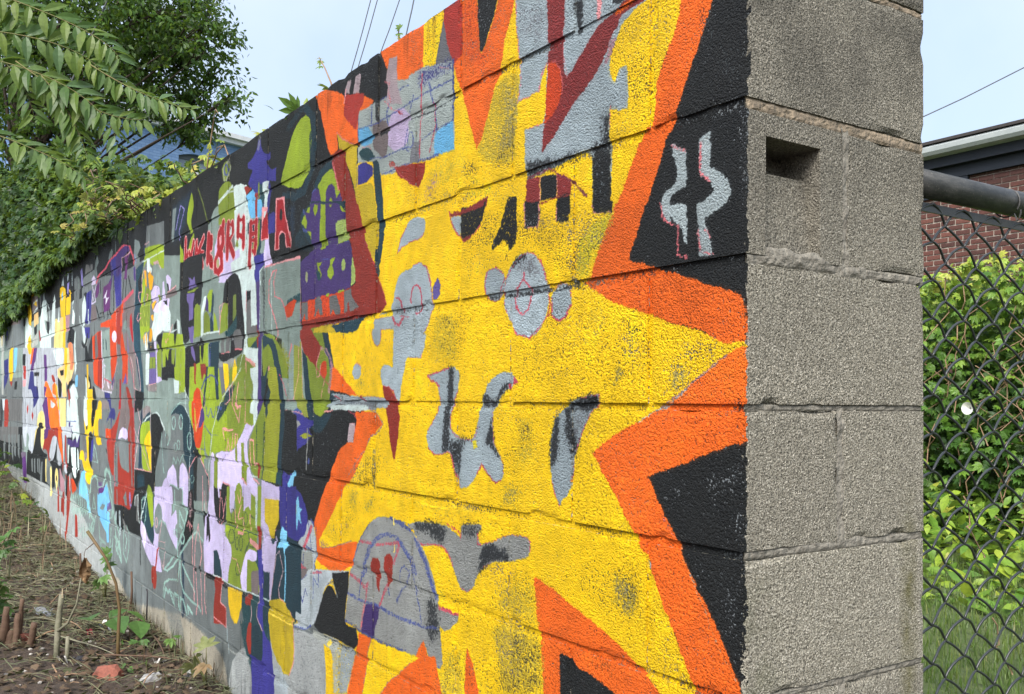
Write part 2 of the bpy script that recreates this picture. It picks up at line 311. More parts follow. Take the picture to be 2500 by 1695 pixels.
P|GDk|0|3|0|0.7|413 -180 395 -182 393 -201 378 -202 380 -208 408 -199
P|G|0|0|0|1|1107 -49 1091 -17 1066 4 1045 21 1015 24 984 20 965 8 968 -11 983 -27 1014 -31 1044 -32 1075 -36
L|PKd|0|0|3.7 3.9 3.2 2.5 2.3 3|0.7|1065 4 1091 -17 1107 -49 1075 -36 1044 -32 1005 -30 974 -20
P|G|1|0|0|1|1043 -96 1023 -86 991 -86 960 -99 938 -137 931 -182 945 -220 969 -248 994 -256 1020 -252 1040 -238 1080 -217 1122 -170 1109 -120 1076 -98
L|PKd|1|0|5.8 5.6 5.2 3.6 3.6 5.2 5.6 5.8 5.8 5.6 5.2 3.6 3.6 5.2 5.6 5.8|1|982 -172 984 -185 989 -195 998 -202 1008 -204 1018 -200 1027 -192 1033 -181 1036 -168 1034 -155 1028 -144 1020 -138 1009 -136 999 -140 990 -148 984 -159 982 -172
L|PKd|0|0|4.4 4.3 3 2.4|0.7|931 -179 941 -137 960 -99 991 -85 1030 -86
L|GP|0|0|4.2 4|0.8|931 -185 945 -223 975 -254
P|BLp|0|0|0|1|930 -150 908 -131 896 -141 897 -171 907 -177 928 -177
P|G|0|0|0|1|1039 -275 975 -276 984 -308 1038 -306
L|PK|0|0|1.5 3.2 1.5|0.6|1039 -275 975 -276 984 -308 1038 -306
P|G|1|0|0|1|699 -137 674 -133 650 -139 633 -157 637 -178 654 -197 678 -202 698 -193 709 -171 708 -149
P|G|1|0|0|1|571 -117 545 -119 514 -137 497 -161 486 -192 482 -222 496 -255 517 -274 547 -283 578 -278 601 -261 624 -236 638 -209 639 -183 621 -148 598 -127
P|GD|0|15|0|0.6|567 -117 523 -131 505 -170 557 -155 593 -146 589 -128
P|K|0|6|0|0.9|576 -118 554 -118 562 -126 603 -139 612 -149 603 -129
P|G|1|0|0|1|468 -198 452 -188 432 -192 414 -211 416 -237 431 -252 451 -257 469 -245 474 -220
L|PKd|0|0|4.2 3.8 4.9|0.9|471 -245 451 -257 427 -250 414 -232
L|PKd|0|0|3.3 3.7|0.8|481 -246 471 -237 472 -213
L|PK|0|0|2.1 2.1 2.7|0.7|468 -194 444 -186 420 -198 412 -218
L|PKd|0|0|2 2.7 3.3 3.4 3.4 3.4 3.1 2.9 2.1 2.8|0.75|571 -117 540 -119 510 -137 493 -171 484 -194 478 -222 480 -239 504 -262 542 -284 578 -278 601 -264
L|PKd|0|0|2.6 2.7 2.8 2.7 2.6 2.4|0.5|601 -264 629 -225 639 -204 638 -183 626 -158 603 -137 571 -119
L|PKd|0|0|3.2 3.4 2.3 2.3 3.4 3.4 2.2 2.5|0.8|633 -157 644 -172 654 -197 678 -203 703 -193 709 -165 699 -137 669 -133 640 -148
L|PKd|0|0|4.8 4.4 4.9 4.8 3.6 4.2 4.9 4.9 4.4|0.9|564 -156 568 -166 544 -189 541 -214 550 -231 570 -238 588 -223 595 -202 593 -187 571 -169
P|GDk|0|3|0|0.8|639 -193 611 -192 484 -192 472 -198 420 -193 416 -201 480 -200 544 -202 597 -201 637 -197
P|GDk|0|5|0|0.6|698 -191 654 -189 658 -199 688 -200
P|G|0|0|0|1|954 -350 857 -335 830 -334 812 -341 809 -355 816 -382 829 -404 835 -423 841 -445 841 -464 823 -481 801 -489 754 -490 744 -479 730 -448 718 -408 706 -387 691 -369 667 -355 637 -348 607 -352 596 -358 581 -369 599 -373 599 -379 621 -381 640 -391 655 -408 670 -425 676 -446 673 -478 665 -503 646 -519 632 -539 634 -556 645 -567 660 -574 684 -564 718 -538 732 -557 748 -577 769 -590 799 -597 808 -589 821 -563 835 -525 853 -520 885 -529 914 -528 940 -514 951 -488 939 -471 911 -449 895 -426 898 -388 903 -374
P|GDk|0|7|0|0.95|855 -333 832 -334 836 -393 844 -432 848 -473 849 -516 881 -520 869 -428 860 -393
P|GDk|0|12|0|0.8|854 -501 814 -490 788 -491 771 -493 796 -507 804 -539 808 -589 821 -563 835 -525 854 -519
P|GDk|0|7|0|0.95|636 -372 607 -370 621 -381 640 -391 655 -408 670 -410 651 -387
P|GDk|0|9|0|0.95|678 -436 669 -501 646 -519 649 -524 681 -502 701 -494 685 -459
P|GDk|0|7|0|0.8|714 -391 702 -393 659 -410 674 -419 718 -419
P|YL|0|0|0|1|754 -492 737 -489 733 -504 745 -507
P|K|0|4|0|0.7|801 -489 754 -490 758 -494 805 -499
L|PKd|0|0|3.3 3.3 4.5 4.1|0.85|857 -335 913 -345 954 -351 936 -360 898 -374
L|PKd|0|0|2.8 2.8 2.7 2.5|0.6|898 -374 895 -405 897 -428 915 -452 944 -476
L|PKd|0|0|2.9 1.9 2.2 2.5 3.6 3.5|0.8|940 -516 909 -530 881 -527 853 -520 835 -525 826 -558 803 -590
L|PKd|0|0|3.6|0.5|746 -487 730 -461
L|PKd|0|0|3.7 3.5 3.3 2.8|0.85|732 -559 716 -538 684 -562 660 -574 641 -566
L|PKd|0|0|2.3 2.1 2.1 2.3 2.3|0.6|634 -550 634 -529 653 -509 669 -493 675 -459 674 -429
L|PKd|0|0|2.9 3.1 3.1 2.8 2 1.6|0.7|814 -382 831 -404 841 -450 841 -468 823 -484 792 -491 754 -491
P|PKd|0|0|0|1|598 -358 579 -370 599 -375 599 -373
L|PKd|0|0|5.1|1|616 -374 614 -380
P|G|0|0|0|1|329 -393 339 -413 353 -425 368 -451 382 -477 397 -502 406 -514 412 -554 413 -567 427 -580 446 -599 459 -577 469 -554 475 -531 475 -500 470 -465 457 -436 435 -420 411 -407 368 -397
P|GDk|0|8|0|1|331 -394 339 -413 362 -425 386 -421 410 -418 416 -429 410 -459 401 -478 410 -490 425 -479 432 -453 429 -426 435 -422 411 -407 368 -396
P|K|0|8|0|0.7|386 -401 331 -394 339 -408 368 -408
P|GDk|0|8|0|1|470 -465 457 -436 448 -428 450 -480 456 -515 474 -532 475 -500
P|GD|0|12|0|0.5|410 -456 383 -425 368 -421 386 -462 400 -482
P|K|0|10|0|0.8|425 -479 410 -486 385 -477 397 -504 409 -507
L|PKd|0|0|1.7 2.6 2.2 2.6 2.5|0.7|380 -399 329 -394 339 -415 356 -427 380 -470 397 -497
L|PKd|0|0|1.8|0.6|406 -512 412 -552
L|PKd|0|0|2.2 2.2|0.7|469 -554 459 -579 446 -600
P|YO|0|24|0|0.5|584 -434 538 -443 526 -523 586 -536 583 -485
P|YG|0|20|0|0.45|633 -581 571 -572 581 -612 640 -613
W|-|0|19|0|0.7|587 -440 534 -443 527 -483 561 -515 579 -505
W|-|0|6|0|0.9|467 -422 442 -409 451 -441 467 -453
W|-|0|10|0|0.5|797 -462 713 -460 737 -491 797 -485
W|-|0|10|0|0.3|1036 -405 292 -402 291 -424 1035 -430
W|-|0|26|0|0.35|666 -425 580 -428 586 -547 634 -550
P|YO|0|15|0|0.3|1031 -635 807 -627 632 -633 837 -654 954 -662 1030 -650
P|GL2|0|0|0|1|1171 -719 1061 -696 1040 -699 1008 -715 993 -730 972 -742 938 -738 900 -730 863 -734 845 -748 831 -768 813 -792 795 -814 773 -816 752 -807 740 -792 736 -780 724 -765 700 -749 669 -736 612 -724 572 -716 548 -710 534 -694 536 -676 552 -670 573 -670 598 -671 632 -681 670 -693 717 -706 734 -689 714 -671 718 -663 795 -674 797 -683 797 -705 823 -693 859 -683 930 -687 979 -687 1014 -694
P|GDk|0|13|0|0.9|1014 -694 915 -680 859 -686 868 -721 914 -722 939 -702 998 -709
P|GDk|0|9|0|1|725 -746 717 -730 709 -707 662 -695 666 -703 631 -705 609 -723 669 -733 692 -743 708 -756 732 -769 721 -747
P|GDk|0|14|0|0.6|793 -674 718 -663 734 -689 767 -695 797 -696
L|PKd|0|0|3.7 5.1 5.3|0.6|859 -679 806 -691 797 -705 797 -692
L|PKd|0|0|4.9 2.9|0.8|730 -686 729 -705 717 -706
L|PKd|0|0|1.3 1.3 1.3 1.8 2.2|0.6|709 -704 632 -680 598 -671 552 -670 536 -678 536 -696
L|PKd|0|0|4.7 2.8 2.9 4.7 5.4|0.7|1008 -725 972 -739 919 -732 881 -730 849 -744 831 -764
L|PKd|0|0|2.2 1.9|0.7|795 -810 773 -815 748 -804
L|GPk|0|0|2.8|0.6|708 -752 677 -737
P|GL2|0|0|0|1|902 -865 807 -872 824 -895 841 -908 864 -915 883 -909 895 -889
L|PKd|0|0|7.9 7.6|0.85|900 -868 865 -869 809 -870
P|GL2|0|0|0|1|1206 -701 1158 -694 1129 -695 1079 -699 1029 -710 981 -735 947 -764 921 -797 895 -849 884 -907 868 -991 903 -1003 932 -977 962 -950 976 -970 1013 -1026 1052 -1013 1159 -1022 1216 -1011 1257 -1002 1289 -1005 1313 -993 1388 -998 1373 -933 1356 -848 1328 -794 1291 -758 1246 -721
P|GL2|0|0|0|1|1034 -703 1008 -725 977 -747 952 -770 927 -801 907 -838 902 -860 892 -893 885 -926 876 -1002 909 -1008 930 -1008 940 -980 958 -955 992 -994 1022 -1025 1053 -1025 1050 -715
P|GDk|0|18|0|0.8|936 -852 902 -860 890 -892 887 -926 924 -953 944 -915
P|BLs|0|4|0|0.8|1018 -723 1006 -724 972 -749 947 -774 925 -806 905 -842 902 -860 914 -851 937 -815 962 -778 997 -745
L|BLs|0|0|7.4 6.4|0.7|1024 -926 959 -925 896 -917
L|BLs|0|0|6.1 5.8|0.6|930 -1008 904 -1005 878 -1002
L|BLs|0|0|6.1 6 6 6.1|0.5|1027 -785 1016 -820 995 -853 979 -886 969 -917
P|Y|0|0|0|1|940 -982 928 -1007 876 -1003 822 -1003 780 -937 778 -1045 914 -1081 927 -1028
P|YO|0|17|0|0.6|876 -1004 788 -972 786 -1038 884 -1064
W|-|0|17|0|0.5|899 -1008 779 -948 778 -1036 912 -1071
P|G|0|0|0|1|1071 -176 1103 -181 1136 -190 1132 -217 1119 -233 1121 -324 1129 -328 1155 -320 1176 -321 1187 -330 1188 -350 1175 -370 1149 -374 1119 -382 1107 -401 1090 -412 1080 -400 1077 -374 1063 -337 1052 -308 1038 -302 990 -302 968 -287 961 -257 1030 -234 1012 -180
P|R|0|0|0|1|1175 -370 1149 -374 1128 -383 1107 -401 1094 -419 1083 -447 1088 -485 1099 -528 1107 -550 1111 -552 1122 -534 1138 -487 1152 -439 1163 -410 1174 -385
L|PKd|0|0|2.5 3.9 4.8 4.9|0.75|1173 -371 1145 -374 1119 -385 1107 -401 1098 -414
P|G|0|0|0|1|1240 -222 1232 -201 1197 -187 1132 -194 1119 -210 1135 -232 1189 -231 1191 -260 1203 -270 1221 -267 1235 -248
L|PK|0|0|2 1.9|0.7|1196 -229 1157 -231 1135 -232
L|PKd|0|0|2.7 2.1 2.1 2.6 2.7|0.7|1189 -233 1190 -264 1208 -271 1230 -260 1242 -240 1236 -206
P|G|1|0|0|1|1341 -315 1307 -316 1302 -332 1311 -348 1340 -354 1355 -343 1355 -327
L|PK|0|0|4.8 5.4|0.6|1336 -315 1322 -310 1307 -318
P|YG|0|12|0|0.5|1316 -356 1292 -350 1287 -371 1330 -372
P|G|0|0|0|1|1135 -175 1125 -163 1112 -156 1096 -157 1079 -172 1071 -197 1040 -205 1039 -238 1231 -227 1232 -201 1140 -202
L|PKd|0|0|3.4 6.8 7.3|0.9|1116 -158 1096 -159 1083 -172 1075 -193
L|PKd|0|0|9 4.9 8.8 9.8|0.85|1128 -205 1111 -221 1090 -224 1074 -212 1072 -205
L|PKd|0|0|3|0.7|1095 -203 1040 -209
L|GP|0|0|2|0.7|1227 -202 1136 -202
P|Y|0|0|0|1|1237 -195 1136 -190 1136 -200 1232 -201
P|Y|0|0|0|1|1320 -217 1287 -188 1228 -188 1231 -227
P|G2|0|0|0|1|1883 -169 1772 -176 1690 -218 1683 -413 1676 -459 1871 -498
P|OL|0|0|0|1|1779 -237 1720 -235 1702 -402 1672 -411 1658 -458 1706 -459 1750 -430 1777 -402
P|OL2|0|0|0|1|1721 -193 1541 -200 1500 -271 1483 -315 1502 -386 1480 -414 1501 -423 1533 -445 1577 -457 1623 -442 1636 -415 1672 -402 1681 -310
P|TDs|0|0|0|1|1713 -261 1676 -281 1649 -379 1636 -401 1628 -469 1664 -458 1684 -402 1702 -310
P|TDs|0|0|0|1|1580 -202 1540 -204 1506 -256 1483 -311 1486 -380 1459 -401 1512 -423 1502 -386 1499 -315 1539 -265
P|R|0|0|0|1|1759 -191 1655 -197 1619 -220 1567 -256 1577 -268 1594 -297 1604 -314 1652 -293 1707 -263 1720 -235
P|OL2|0|0|0|1|1655 -199 1580 -202 1556 -229 1547 -256 1572 -255 1625 -221
P|O|0|0|0|1|1491 -315 1462 -322 1420 -348 1379 -366 1324 -397 1503 -380 1498 -345
P|O2|0|0|0|1|1560 -298 1532 -299 1526 -336 1542 -351 1575 -335 1576 -322
L|GP|0|0|9.2 16.6 18.2 18.5 18.4|0.7|1572 -262 1539 -268 1511 -288 1496 -315 1503 -358 1511 -382
L|PKl|0|0|4.9 5 5.1 3.3 5.1|0.8|1572 -262 1594 -290 1604 -317 1598 -343 1581 -339 1571 -308
L|BLd|0|0|5.8 6.5|0.7|1544 -267 1516 -288 1504 -315
L|PKl|0|0|3.8|0.7|1542 -349 1568 -401
L|PKl|0|0|3.6 3.8 3.7|0.7|1777 -190 1745 -227 1738 -332 1776 -406
L|PKl|0|0|3.7|0.6|1720 -235 1705 -402
L|PKd|0|0|5.7 5.6|0.6|1599 -319 1547 -349 1503 -373
L|PK|0|0|7.8 7.5|0.7|1803 -188 1801 -248 1826 -283
L|GP|0|0|6.2|0.5|1848 -410 1770 -410
P|G|0|0|0|1|1497 -390 1460 -390 1329 -399 1174 -399 1152 -410 1148 -424 1253 -433 1377 -422 1459 -416 1480 -433 1528 -425 1501 -414 1459 -401
P|GD|0|12|0|0.7|1459 -412 1209 -412 1222 -432 1328 -421 1459 -417
P|GWt|0|0|0|1|1485 -421 1267 -421 1253 -433 1328 -436 1469 -435 1501 -436
L|PKl|0|0|6.2 4.9|0.8|1601 -435 1555 -441 1485 -438
L|PKd|0|0|5.2|0.8|1470 -397 1438 -407
L|PKd|0|0|7.9|0.7|1305 -399 1281 -409
L|PK|0|0|1.4 1.6|0.6|1329 -395 1214 -399 1170 -404
P|LI|0|0|0|1|1630 -419 1534 -419 1544 -445 1577 -457 1612 -446
P|TDs|0|0|0|1|1658 -463 1630 -428 1618 -446 1571 -461 1533 -445 1490 -444 1500 -462 1532 -486 1576 -503 1622 -498 1651 -490
P|K|0|0|0|1|1485 -442 1417 -437 1362 -442 1337 -448 1325 -460 1342 -471 1376 -472 1380 -505 1389 -526 1424 -549 1434 -574 1454 -599 1641 -611 1651 -499 1587 -506 1532 -486
P|GWp|0|0|0|1|1371 -469 1337 -469 1345 -520 1374 -523 1385 -515
L|PKl|0|0|1.6 3.9|0.8|1376 -470 1337 -469 1340 -520
L|PKd|0|0|4.3 6.9|0.7|1377 -438 1342 -444 1328 -454
P|O|0|0|0|1|1338 -438 1244 -437 1212 -440 1172 -466 1211 -485 1242 -500 1273 -536 1338 -606 1381 -630 1422 -633 1511 -624 1424 -544 1389 -522 1345 -520 1336 -483 1325 -460
L|GP|0|0|4.1 5.6 5.5 4 5.9|0.7|1253 -429 1204 -442 1172 -466 1198 -487 1242 -500 1260 -521
P|Od|0|11|0|0.5|1235 -436 1208 -444 1190 -471 1220 -480
P|GDk|0|0|0|1|1873 -441 1794 -440 1806 -473 1797 -561 1869 -565
P|K|0|0|0|1|1873 -443 1794 -442 1806 -478 1790 -567 1868 -571
P|BL|0|0|0|1|1794 -451 1737 -446 1670 -463 1628 -467 1622 -478 1657 -492 1639 -512 1668 -533 1734 -555 1796 -577 1791 -539 1805 -497 1806 -473
P|BL2|0|0|0|1|1782 -442 1750 -432 1713 -445 1719 -450 1781 -449
L|PKl|0|0|3.5 4.3|0.7|1794 -443 1750 -445 1706 -450
P|GL2|0|0|0|1|1777 -482 1761 -472 1737 -470 1721 -481 1748 -493
P|OLg|0|0|0|1|1726 -516 1681 -502 1639 -514 1686 -523
L|GL2|0|0|8.3|0.9|1668 -495 1667 -555
L|OLg|0|0|1.9|0.7|1644 -514 1604 -511
P|K|0|0|0|1|1756 -629 1643 -554 1424 -541 1475 -599 1516 -635 1559 -691 1591 -740 1602 -757 1637 -747 1661 -718 1717 -687 1754 -681 1774 -654
P|O|0|0|0|1|1425 -531 1278 -525 1297 -537 1334 -570 1382 -614 1401 -634 1421 -661 1471 -712 1523 -765 1561 -796 1566 -814 1555 -824 1468 -810 1397 -792 1333 -777 1316 -780 1332 -814 1351 -848 1375 -851 1415 -873 1466 -878 1553 -869 1587 -861 1583 -805 1605 -759 1591 -740 1559 -691 1516 -635 1475 -589
L|GP|0|0|4.2 4.3|0.5|1278 -537 1334 -576 1382 -614
L|GP|0|0|2.6 3.1 3.2|0.8|1560 -822 1489 -815 1407 -794 1353 -778
P|Y|0|0|0|1|1561 -796 1512 -781 1469 -802 1490 -813 1549 -819 1566 -810
P|GP|0|9|0|0.6|1555 -802 1511 -805 1490 -813 1555 -819
P|Od|0|12|0|0.5|1520 -869 1456 -859 1415 -870 1498 -878
P|YG|0|18|0|0.4|1371 -657 1322 -645 1331 -682 1360 -693
P|YG|0|17|0|0.6|1252 -658 1216 -651 1238 -681 1283 -697
P|GP|0|7|0|0.8|1388 -739 1368 -741 1383 -749
W|-|0|21|0|0.8|1349 -567 1171 -543 1187 -590 1230 -633 1357 -633
W|-|0|22|0|0.5|1513 -764 1345 -683 1320 -722 1417 -784 1512 -796
L|YG|0|0|9|0.6|1228 -534 1228 -627
P|BL|0|0|0|1|1869 -550 1752 -555 1783 -589 1794 -632 1799 -675 1773 -682 1742 -675 1705 -686 1674 -715 1652 -746 1654 -776 1676 -808 1724 -827 1781 -830 1820 -814 1861 -781
P|SBl|0|0|0|1|1783 -570 1749 -559 1756 -618 1768 -654 1773 -691 1747 -710 1729 -692 1719 -719 1722 -726 1694 -730 1712 -741 1699 -774 1724 -761 1735 -797 1748 -771 1769 -801 1783 -763 1812 -773 1810 -740 1824 -715 1805 -692 1819 -665 1794 -646 1794 -627 1808 -612 1783 -596
P|GO|0|0|0|1|1772 -719 1740 -721 1740 -749 1758 -746
L|GL2|0|0|8.3|0.9|1670 -555 1674 -610
L|BLs|0|0|12.7|1|1654 -584 1657 -589
P|GLw|0|0|0|1|1724 -828 1671 -801 1648 -757 1625 -755 1607 -766 1589 -802 1585 -845 1603 -902 1643 -909 1724 -846
L|PKd|0|0|15.7 15.5|0.8|1624 -775 1647 -802 1681 -841
L|BLs|0|0|5.2 5.3|0.7|1648 -757 1636 -790 1622 -839
L|BLs|0|0|9.5|0.7|1625 -753 1607 -764
L|BLs|0|0|7.5|0.8|1658 -833 1622 -844
L|BLs|0|0|4.6 4.5 4|0.7|1590 -773 1585 -839 1604 -886 1632 -907
P|TDs|0|0|0|1|1820 -823 1731 -829 1724 -848 1748 -856 1819 -856
P|TDs|0|0|0|1|1819 -854 1748 -856 1741 -892 1767 -873 1792 -888 1818 -871
P|BR|0|0|0|1|1857 -876 1818 -868 1792 -888 1767 -873 1747 -893 1710 -888 1649 -906 1690 -944 1815 -965 1882 -951
P|GLc|0|0|0|1|1742 -856 1622 -848 1610 -869 1632 -907 1655 -907 1710 -888
L|PKd|0|0|14.2 13.9 11.2|0.7|1754 -869 1722 -885 1691 -899 1655 -905
L|BLs|0|0|4.8|0.7|1729 -870 1686 -889
L|BLs|0|0|5.4|0.6|1684 -859 1683 -893
P|GLw|0|0|0|1|1734 -917 1603 -892 1520 -880 1365 -860 1365 -864 1472 -881 1455 -895 1487 -904 1529 -939 1550 -980 1571 -1015 1598 -1046 1633 -1062 1673 -1079 1747 -1081 1737 -1009
P|CL|0|10|0|0.8|1637 -915 1487 -892 1529 -937 1571 -1006 1599 -1033 1656 -1071 1674 -1066 1635 -991
P|TDs|0|0|0|1|1855 -935 1733 -944 1731 -1008 1747 -1071 1812 -1035 1852 -1030
P|BR|0|0|0|1|1951 -925 1650 -899 1667 -920 1727 -945 1777 -949 1868 -947
L|BLs|0|0|2.9 2 3.3|0.8|1868 -947 1777 -950 1720 -944 1655 -916
L|BLs|0|0|5.7 5.6 5.7 5.4|0.75|1814 -976 1800 -1007 1782 -980 1765 -1005 1750 -989
L|BLs|0|0|2.8 5.4 5.4 5.3|0.75|1726 -975 1710 -970 1688 -1001 1668 -959 1653 -974
L|BLs|0|0|4.7 5.1|0.75|1605 -915 1568 -937 1569 -891
L|BLs|0|0|5.2|0.75|1605 -915 1607 -973
P|K|0|0|0|1|1477 -882 1365 -862 1364 -881 1369 -912 1378 -934 1389 -988 1381 -1003 1346 -1004 1317 -1002 1305 -1024 1307 -1044 1326 -1057 1369 -1058 1435 -1056 1493 -1057 1553 -1063 1598 -1051 1571 -1015 1550 -976 1524 -938 1492 -916 1465 -922 1444 -942 1455 -916 1471 -898
L|GLb|0|0|3.3 4.6|0.8|1487 -909 1460 -913 1438 -941
L|BLs|0|0|3.7 3.1|0.8|1508 -921 1481 -906 1466 -907
L|PKd|0|0|6.6|0.6|1615 -903 1547 -892
P|GLc|0|0|0|1|1621 -1064 1558 -1064 1482 -1057 1430 -1057 1440 -1082 1460 -1107 1476 -1090 1552 -1085 1609 -1079
P|GLc|0|6|0|0.8|1466 -1079 1420 -1057 1413 -1097 1431 -1200 1451 -1206
P|Yl|0|0|0|1|1503 -1083 1493 -1066 1476 -1079 1487 -1088
L|BLs|0|0|4.2 5.6|0.8|1747 -1081 1668 -1076 1627 -1056
P|CL|0|7|0|1|1414 -1060 1330 -1060 1325 -1077 1366 -1168 1371 -1185 1431 -1200 1427 -1142
P|YO2|0|0|0|1|1854 -983 1812 -1028 1779 -1054 1760 -1074 1745 -1126 1749 -1196 1779 -1234 1844 -1247
L|PKl|0|0|4.5 4.2|0.7|1745 -1126 1746 -1191 1786 -1238
P|O|0|0|0|1|1298 -1009 1225 -1007 1238 -1029 1254 -1100 1267 -1133 1284 -1175 1375 -1199 1348 -1129 1325 -1077 1307 -1042
P|Y|0|0|0|1|1220 -1004 1155 -1004 1092 -1007 1023 -1001 975 -999 1022 -1026 1091 -1066 1136 -1100 1182 -1148 1282 -1175 1263 -1122 1250 -1075 1238 -1033
P|O|0|0|0|1|1022 -1024 1079 -1060 1132 -1095 1178 -1135 1194 -1163 866 -1075 903 -981 957 -991
L|GP|0|0|2.7 2.8 3.2|0.6|1022 -1024 1079 -1060 1132 -1095 1178 -1135
L|GP|0|0|3.6 3.7 3.7|0.5|1225 -1007 1242 -1038 1254 -1090 1280 -1161
L|YL2|0|0|1.9 1.5|0.8|1246 -1078 1175 -1079 1095 -1069
L|PKl|0|0|3.4|0.5|1325 -1081 1366 -1180
P|PU|0|0|0|1|1263 -930 1218 -920 1183 -923 1191 -950 1208 -976 1216 -1005 1284 -1004 1276 -966 1267 -945
L|PK|0|0|10.3|0.6|1268 -929 1289 -999
L|BLs|0|0|8.2 7.7 6.4 7.6 8.7 7.6|0.65|1368 -920 1315 -923 1263 -924 1223 -920 1183 -921 1115 -927 1024 -928
L|BLs|0|0|6.9 8.1 6.6 6.3 5.8|0.65|1386 -994 1337 -996 1294 -1004 1225 -1005 1134 -1005 1044 -1000
L|PKd|0|0|9.7 9.7 11.7 11.8|0.6|1355 -865 1316 -873 1278 -881 1264 -888 1246 -872
L|PKd|0|0|10.1|0.6|1251 -878 1261 -920
L|PKd|0|0|9.7 9.9|0.6|1141 -860 1162 -886 1183 -917
L|BLs|0|0|4.7|0.7|1284 -848 1301 -917
L|BLs|0|0|5.9|0.8|1137 -869 1132 -883
P|R|0|0|0|1|1234 -832 1185 -831 1182 -855 1188 -887 1202 -870 1206 -853
P|R|0|0|0|1|1164 -818 1113 -818 1125 -850 1137 -865 1150 -842
L|BLs|0|0|3.7|0.6|1076 -816 1080 -844
L|BLs|0|0|8.6 7.7 8.6|0.5|1027 -808 1040 -838 1079 -872 1089 -891
P|R|1|0|0|1|1183 -821 1185 -829 1190 -837 1199 -843 1209 -846 1219 -846 1228 -843 1234 -837 1236 -829 1234 -820 1229 -812 1220 -806 1210 -803 1200 -803 1191 -807 1185 -813
P|R|1|0|0|1|1112 -801 1113 -808 1118 -816 1126 -821 1136 -824 1146 -824 1154 -821 1160 -815 1162 -808 1160 -800 1155 -793 1147 -787 1137 -784 1127 -784 1119 -788 1114 -793
L|BLs|0|0|16.9 16.5 14.6 11.4 7.8 9.8 14.5 15.1 16.3|0.6|1279 -852 1271 -826 1244 -782 1213 -759 1174 -742 1136 -736 1099 -739 1066 -755 1027 -779 1002 -809
L|BLs|0|0|8.8 10.5|0.8|1129 -695 1079 -701 1029 -713
L|BLs|0|0|3.4 3.6 3.7|0.7|1246 -719 1291 -758 1323 -803 1351 -848
L|PKd|0|0|7.6|0.6|1300 -773 1235 -769
L|PKd|0|0|7|0.65|1209 -771 1086 -750
L|PKd|0|0|10.3 10.3|0.6|1082 -755 1098 -782 1109 -802
L|Yl|0|0|5|1|1112 -693 1112 -708
L|Yl|0|0|4.1|1|1106 -757 1107 -775
L|BLs|0|0|5.4 3.4 4.8|0.7|1076 -821 1069 -807 1053 -801 1033 -811
P|GS|0|0|0|1|155 6 120 -8 121 -29 120 -58 125 -69 143 -70 157 -82 157 -103 157 -120 178 -99 181 -82 172 -69 151 -60 143 -51 143 -30 152 -12
P|GS|0|0|0|1|95 2 71 9 70 -29 72 -45 46 -60 33 -76 27 -93 35 -107 64 -118 80 -123 97 -125 97 -104 80 -95 64 -86 70 -69 94 -54 94 -24
L|PK|0|0|4.7|0.5|155 4 123 -8
L|PK|0|0|5 4.3|0.7|90 -3 92 -51 70 -69
P|K|0|0|0|1|143 -69 119 -68 94 -58 70 -69 63 -84 80 -95 97 -100 154 -90 154 -76
P|GS|0|0|0|1|160 -89 121 -96 119 -126 117 -159 122 -159 130 -135 139 -126 157 -108
P|GS|0|0|0|1|100 -97 45 -106 64 -117 81 -122 80 -136 72 -148 63 -182 91 -181 94 -150 97 -130
L|PK|0|0|4.1 3.7 3.1 4.2 3|0.8|181 -85 175 -105 163 -118 139 -128 139 -173 119 -179
L|PK|0|0|3.9 2.9|0.6|94 -140 89 -173 63 -180
L|PK|0|0|3.7|0.5|80 -140 70 -156
P|K|0|0|0|1|119 -88 100 -91 96 -140 93 -181 110 -179 116 -137
P|GWp|0|0|0|1|1411 457 1385 452 1397 420 1427 428
P|GWp|0|0|0|1|1357 455 1324 452 1335 404 1372 413
P|GWp|0|0|0|1|1162 445 1120 439 1118 365 1089 313 1174 334 1168 382 1182 396
L|PK|0|0|3.8 7.4 7.3|0.5|1186 393 1160 383 1167 365 1152 332
P|O|0|0|0|1|1638 478 1580 480 1497 454 1444 429 1418 408 1343 406 1295 386 1244 359 1278 351 1342 357 1339 270 1406 288 1476 329 1466 283 1519 275 1548 320 1588 411
P|CR2|0|0|0|1|1427 421 1368 411 1303 397 1306 372 1334 358 1349 310 1399 343 1434 369 1426 399
L|PKl|0|0|8.8|0.7|1418 433 1430 404
P|YO2|0|0|0|1|1476 329 1440 310 1389 281 1343 267 1341 184 1344 147 1395 215 1430 258 1457 282
L|PK|0|0|6.2 4.8 3.2|0.7|1476 331 1440 307 1381 279 1343 271
P|R|0|0|0|1|1514 274 1457 282 1422 263 1395 205 1361 153 1327 99 1435 117 1472 195 1505 252
P|LI|0|0|0|1|1915 270 1872 331 1820 400 1768 432 1706 440 1675 417 1658 352 1680 268 1729 228 1771 229 1847 249
L|TDs|0|0|25.1 31.5 31.3 30.6 21.1 15|0.8|1717 462 1655 420 1643 349 1665 269 1709 212 1791 203 1891 233
L|TDs|0|0|23.8 17|0.6|1854 432 1748 462 1696 461
P|BL|0|0|0|1|2128 458 2102 456 2101 430 2075 407 2050 393 2008 393 2007 371 2049 372 2036 352 1987 329 1952 331 1956 286 2010 300 2013 222 2228 328 2176 367 2230 382 2231 400 2178 407 2140 430
L|GL2|0|0|26.2|0.4|2115 459 2121 434
P|OL2|0|0|0|1|2505 394 2523 441 2493 458 2447 456 2416 429 2444 392 2474 383
L|GL2|0|0|10.8 9.3 10.6 10.4|0.8|2490 391 2507 437 2447 454 2423 421 2467 387
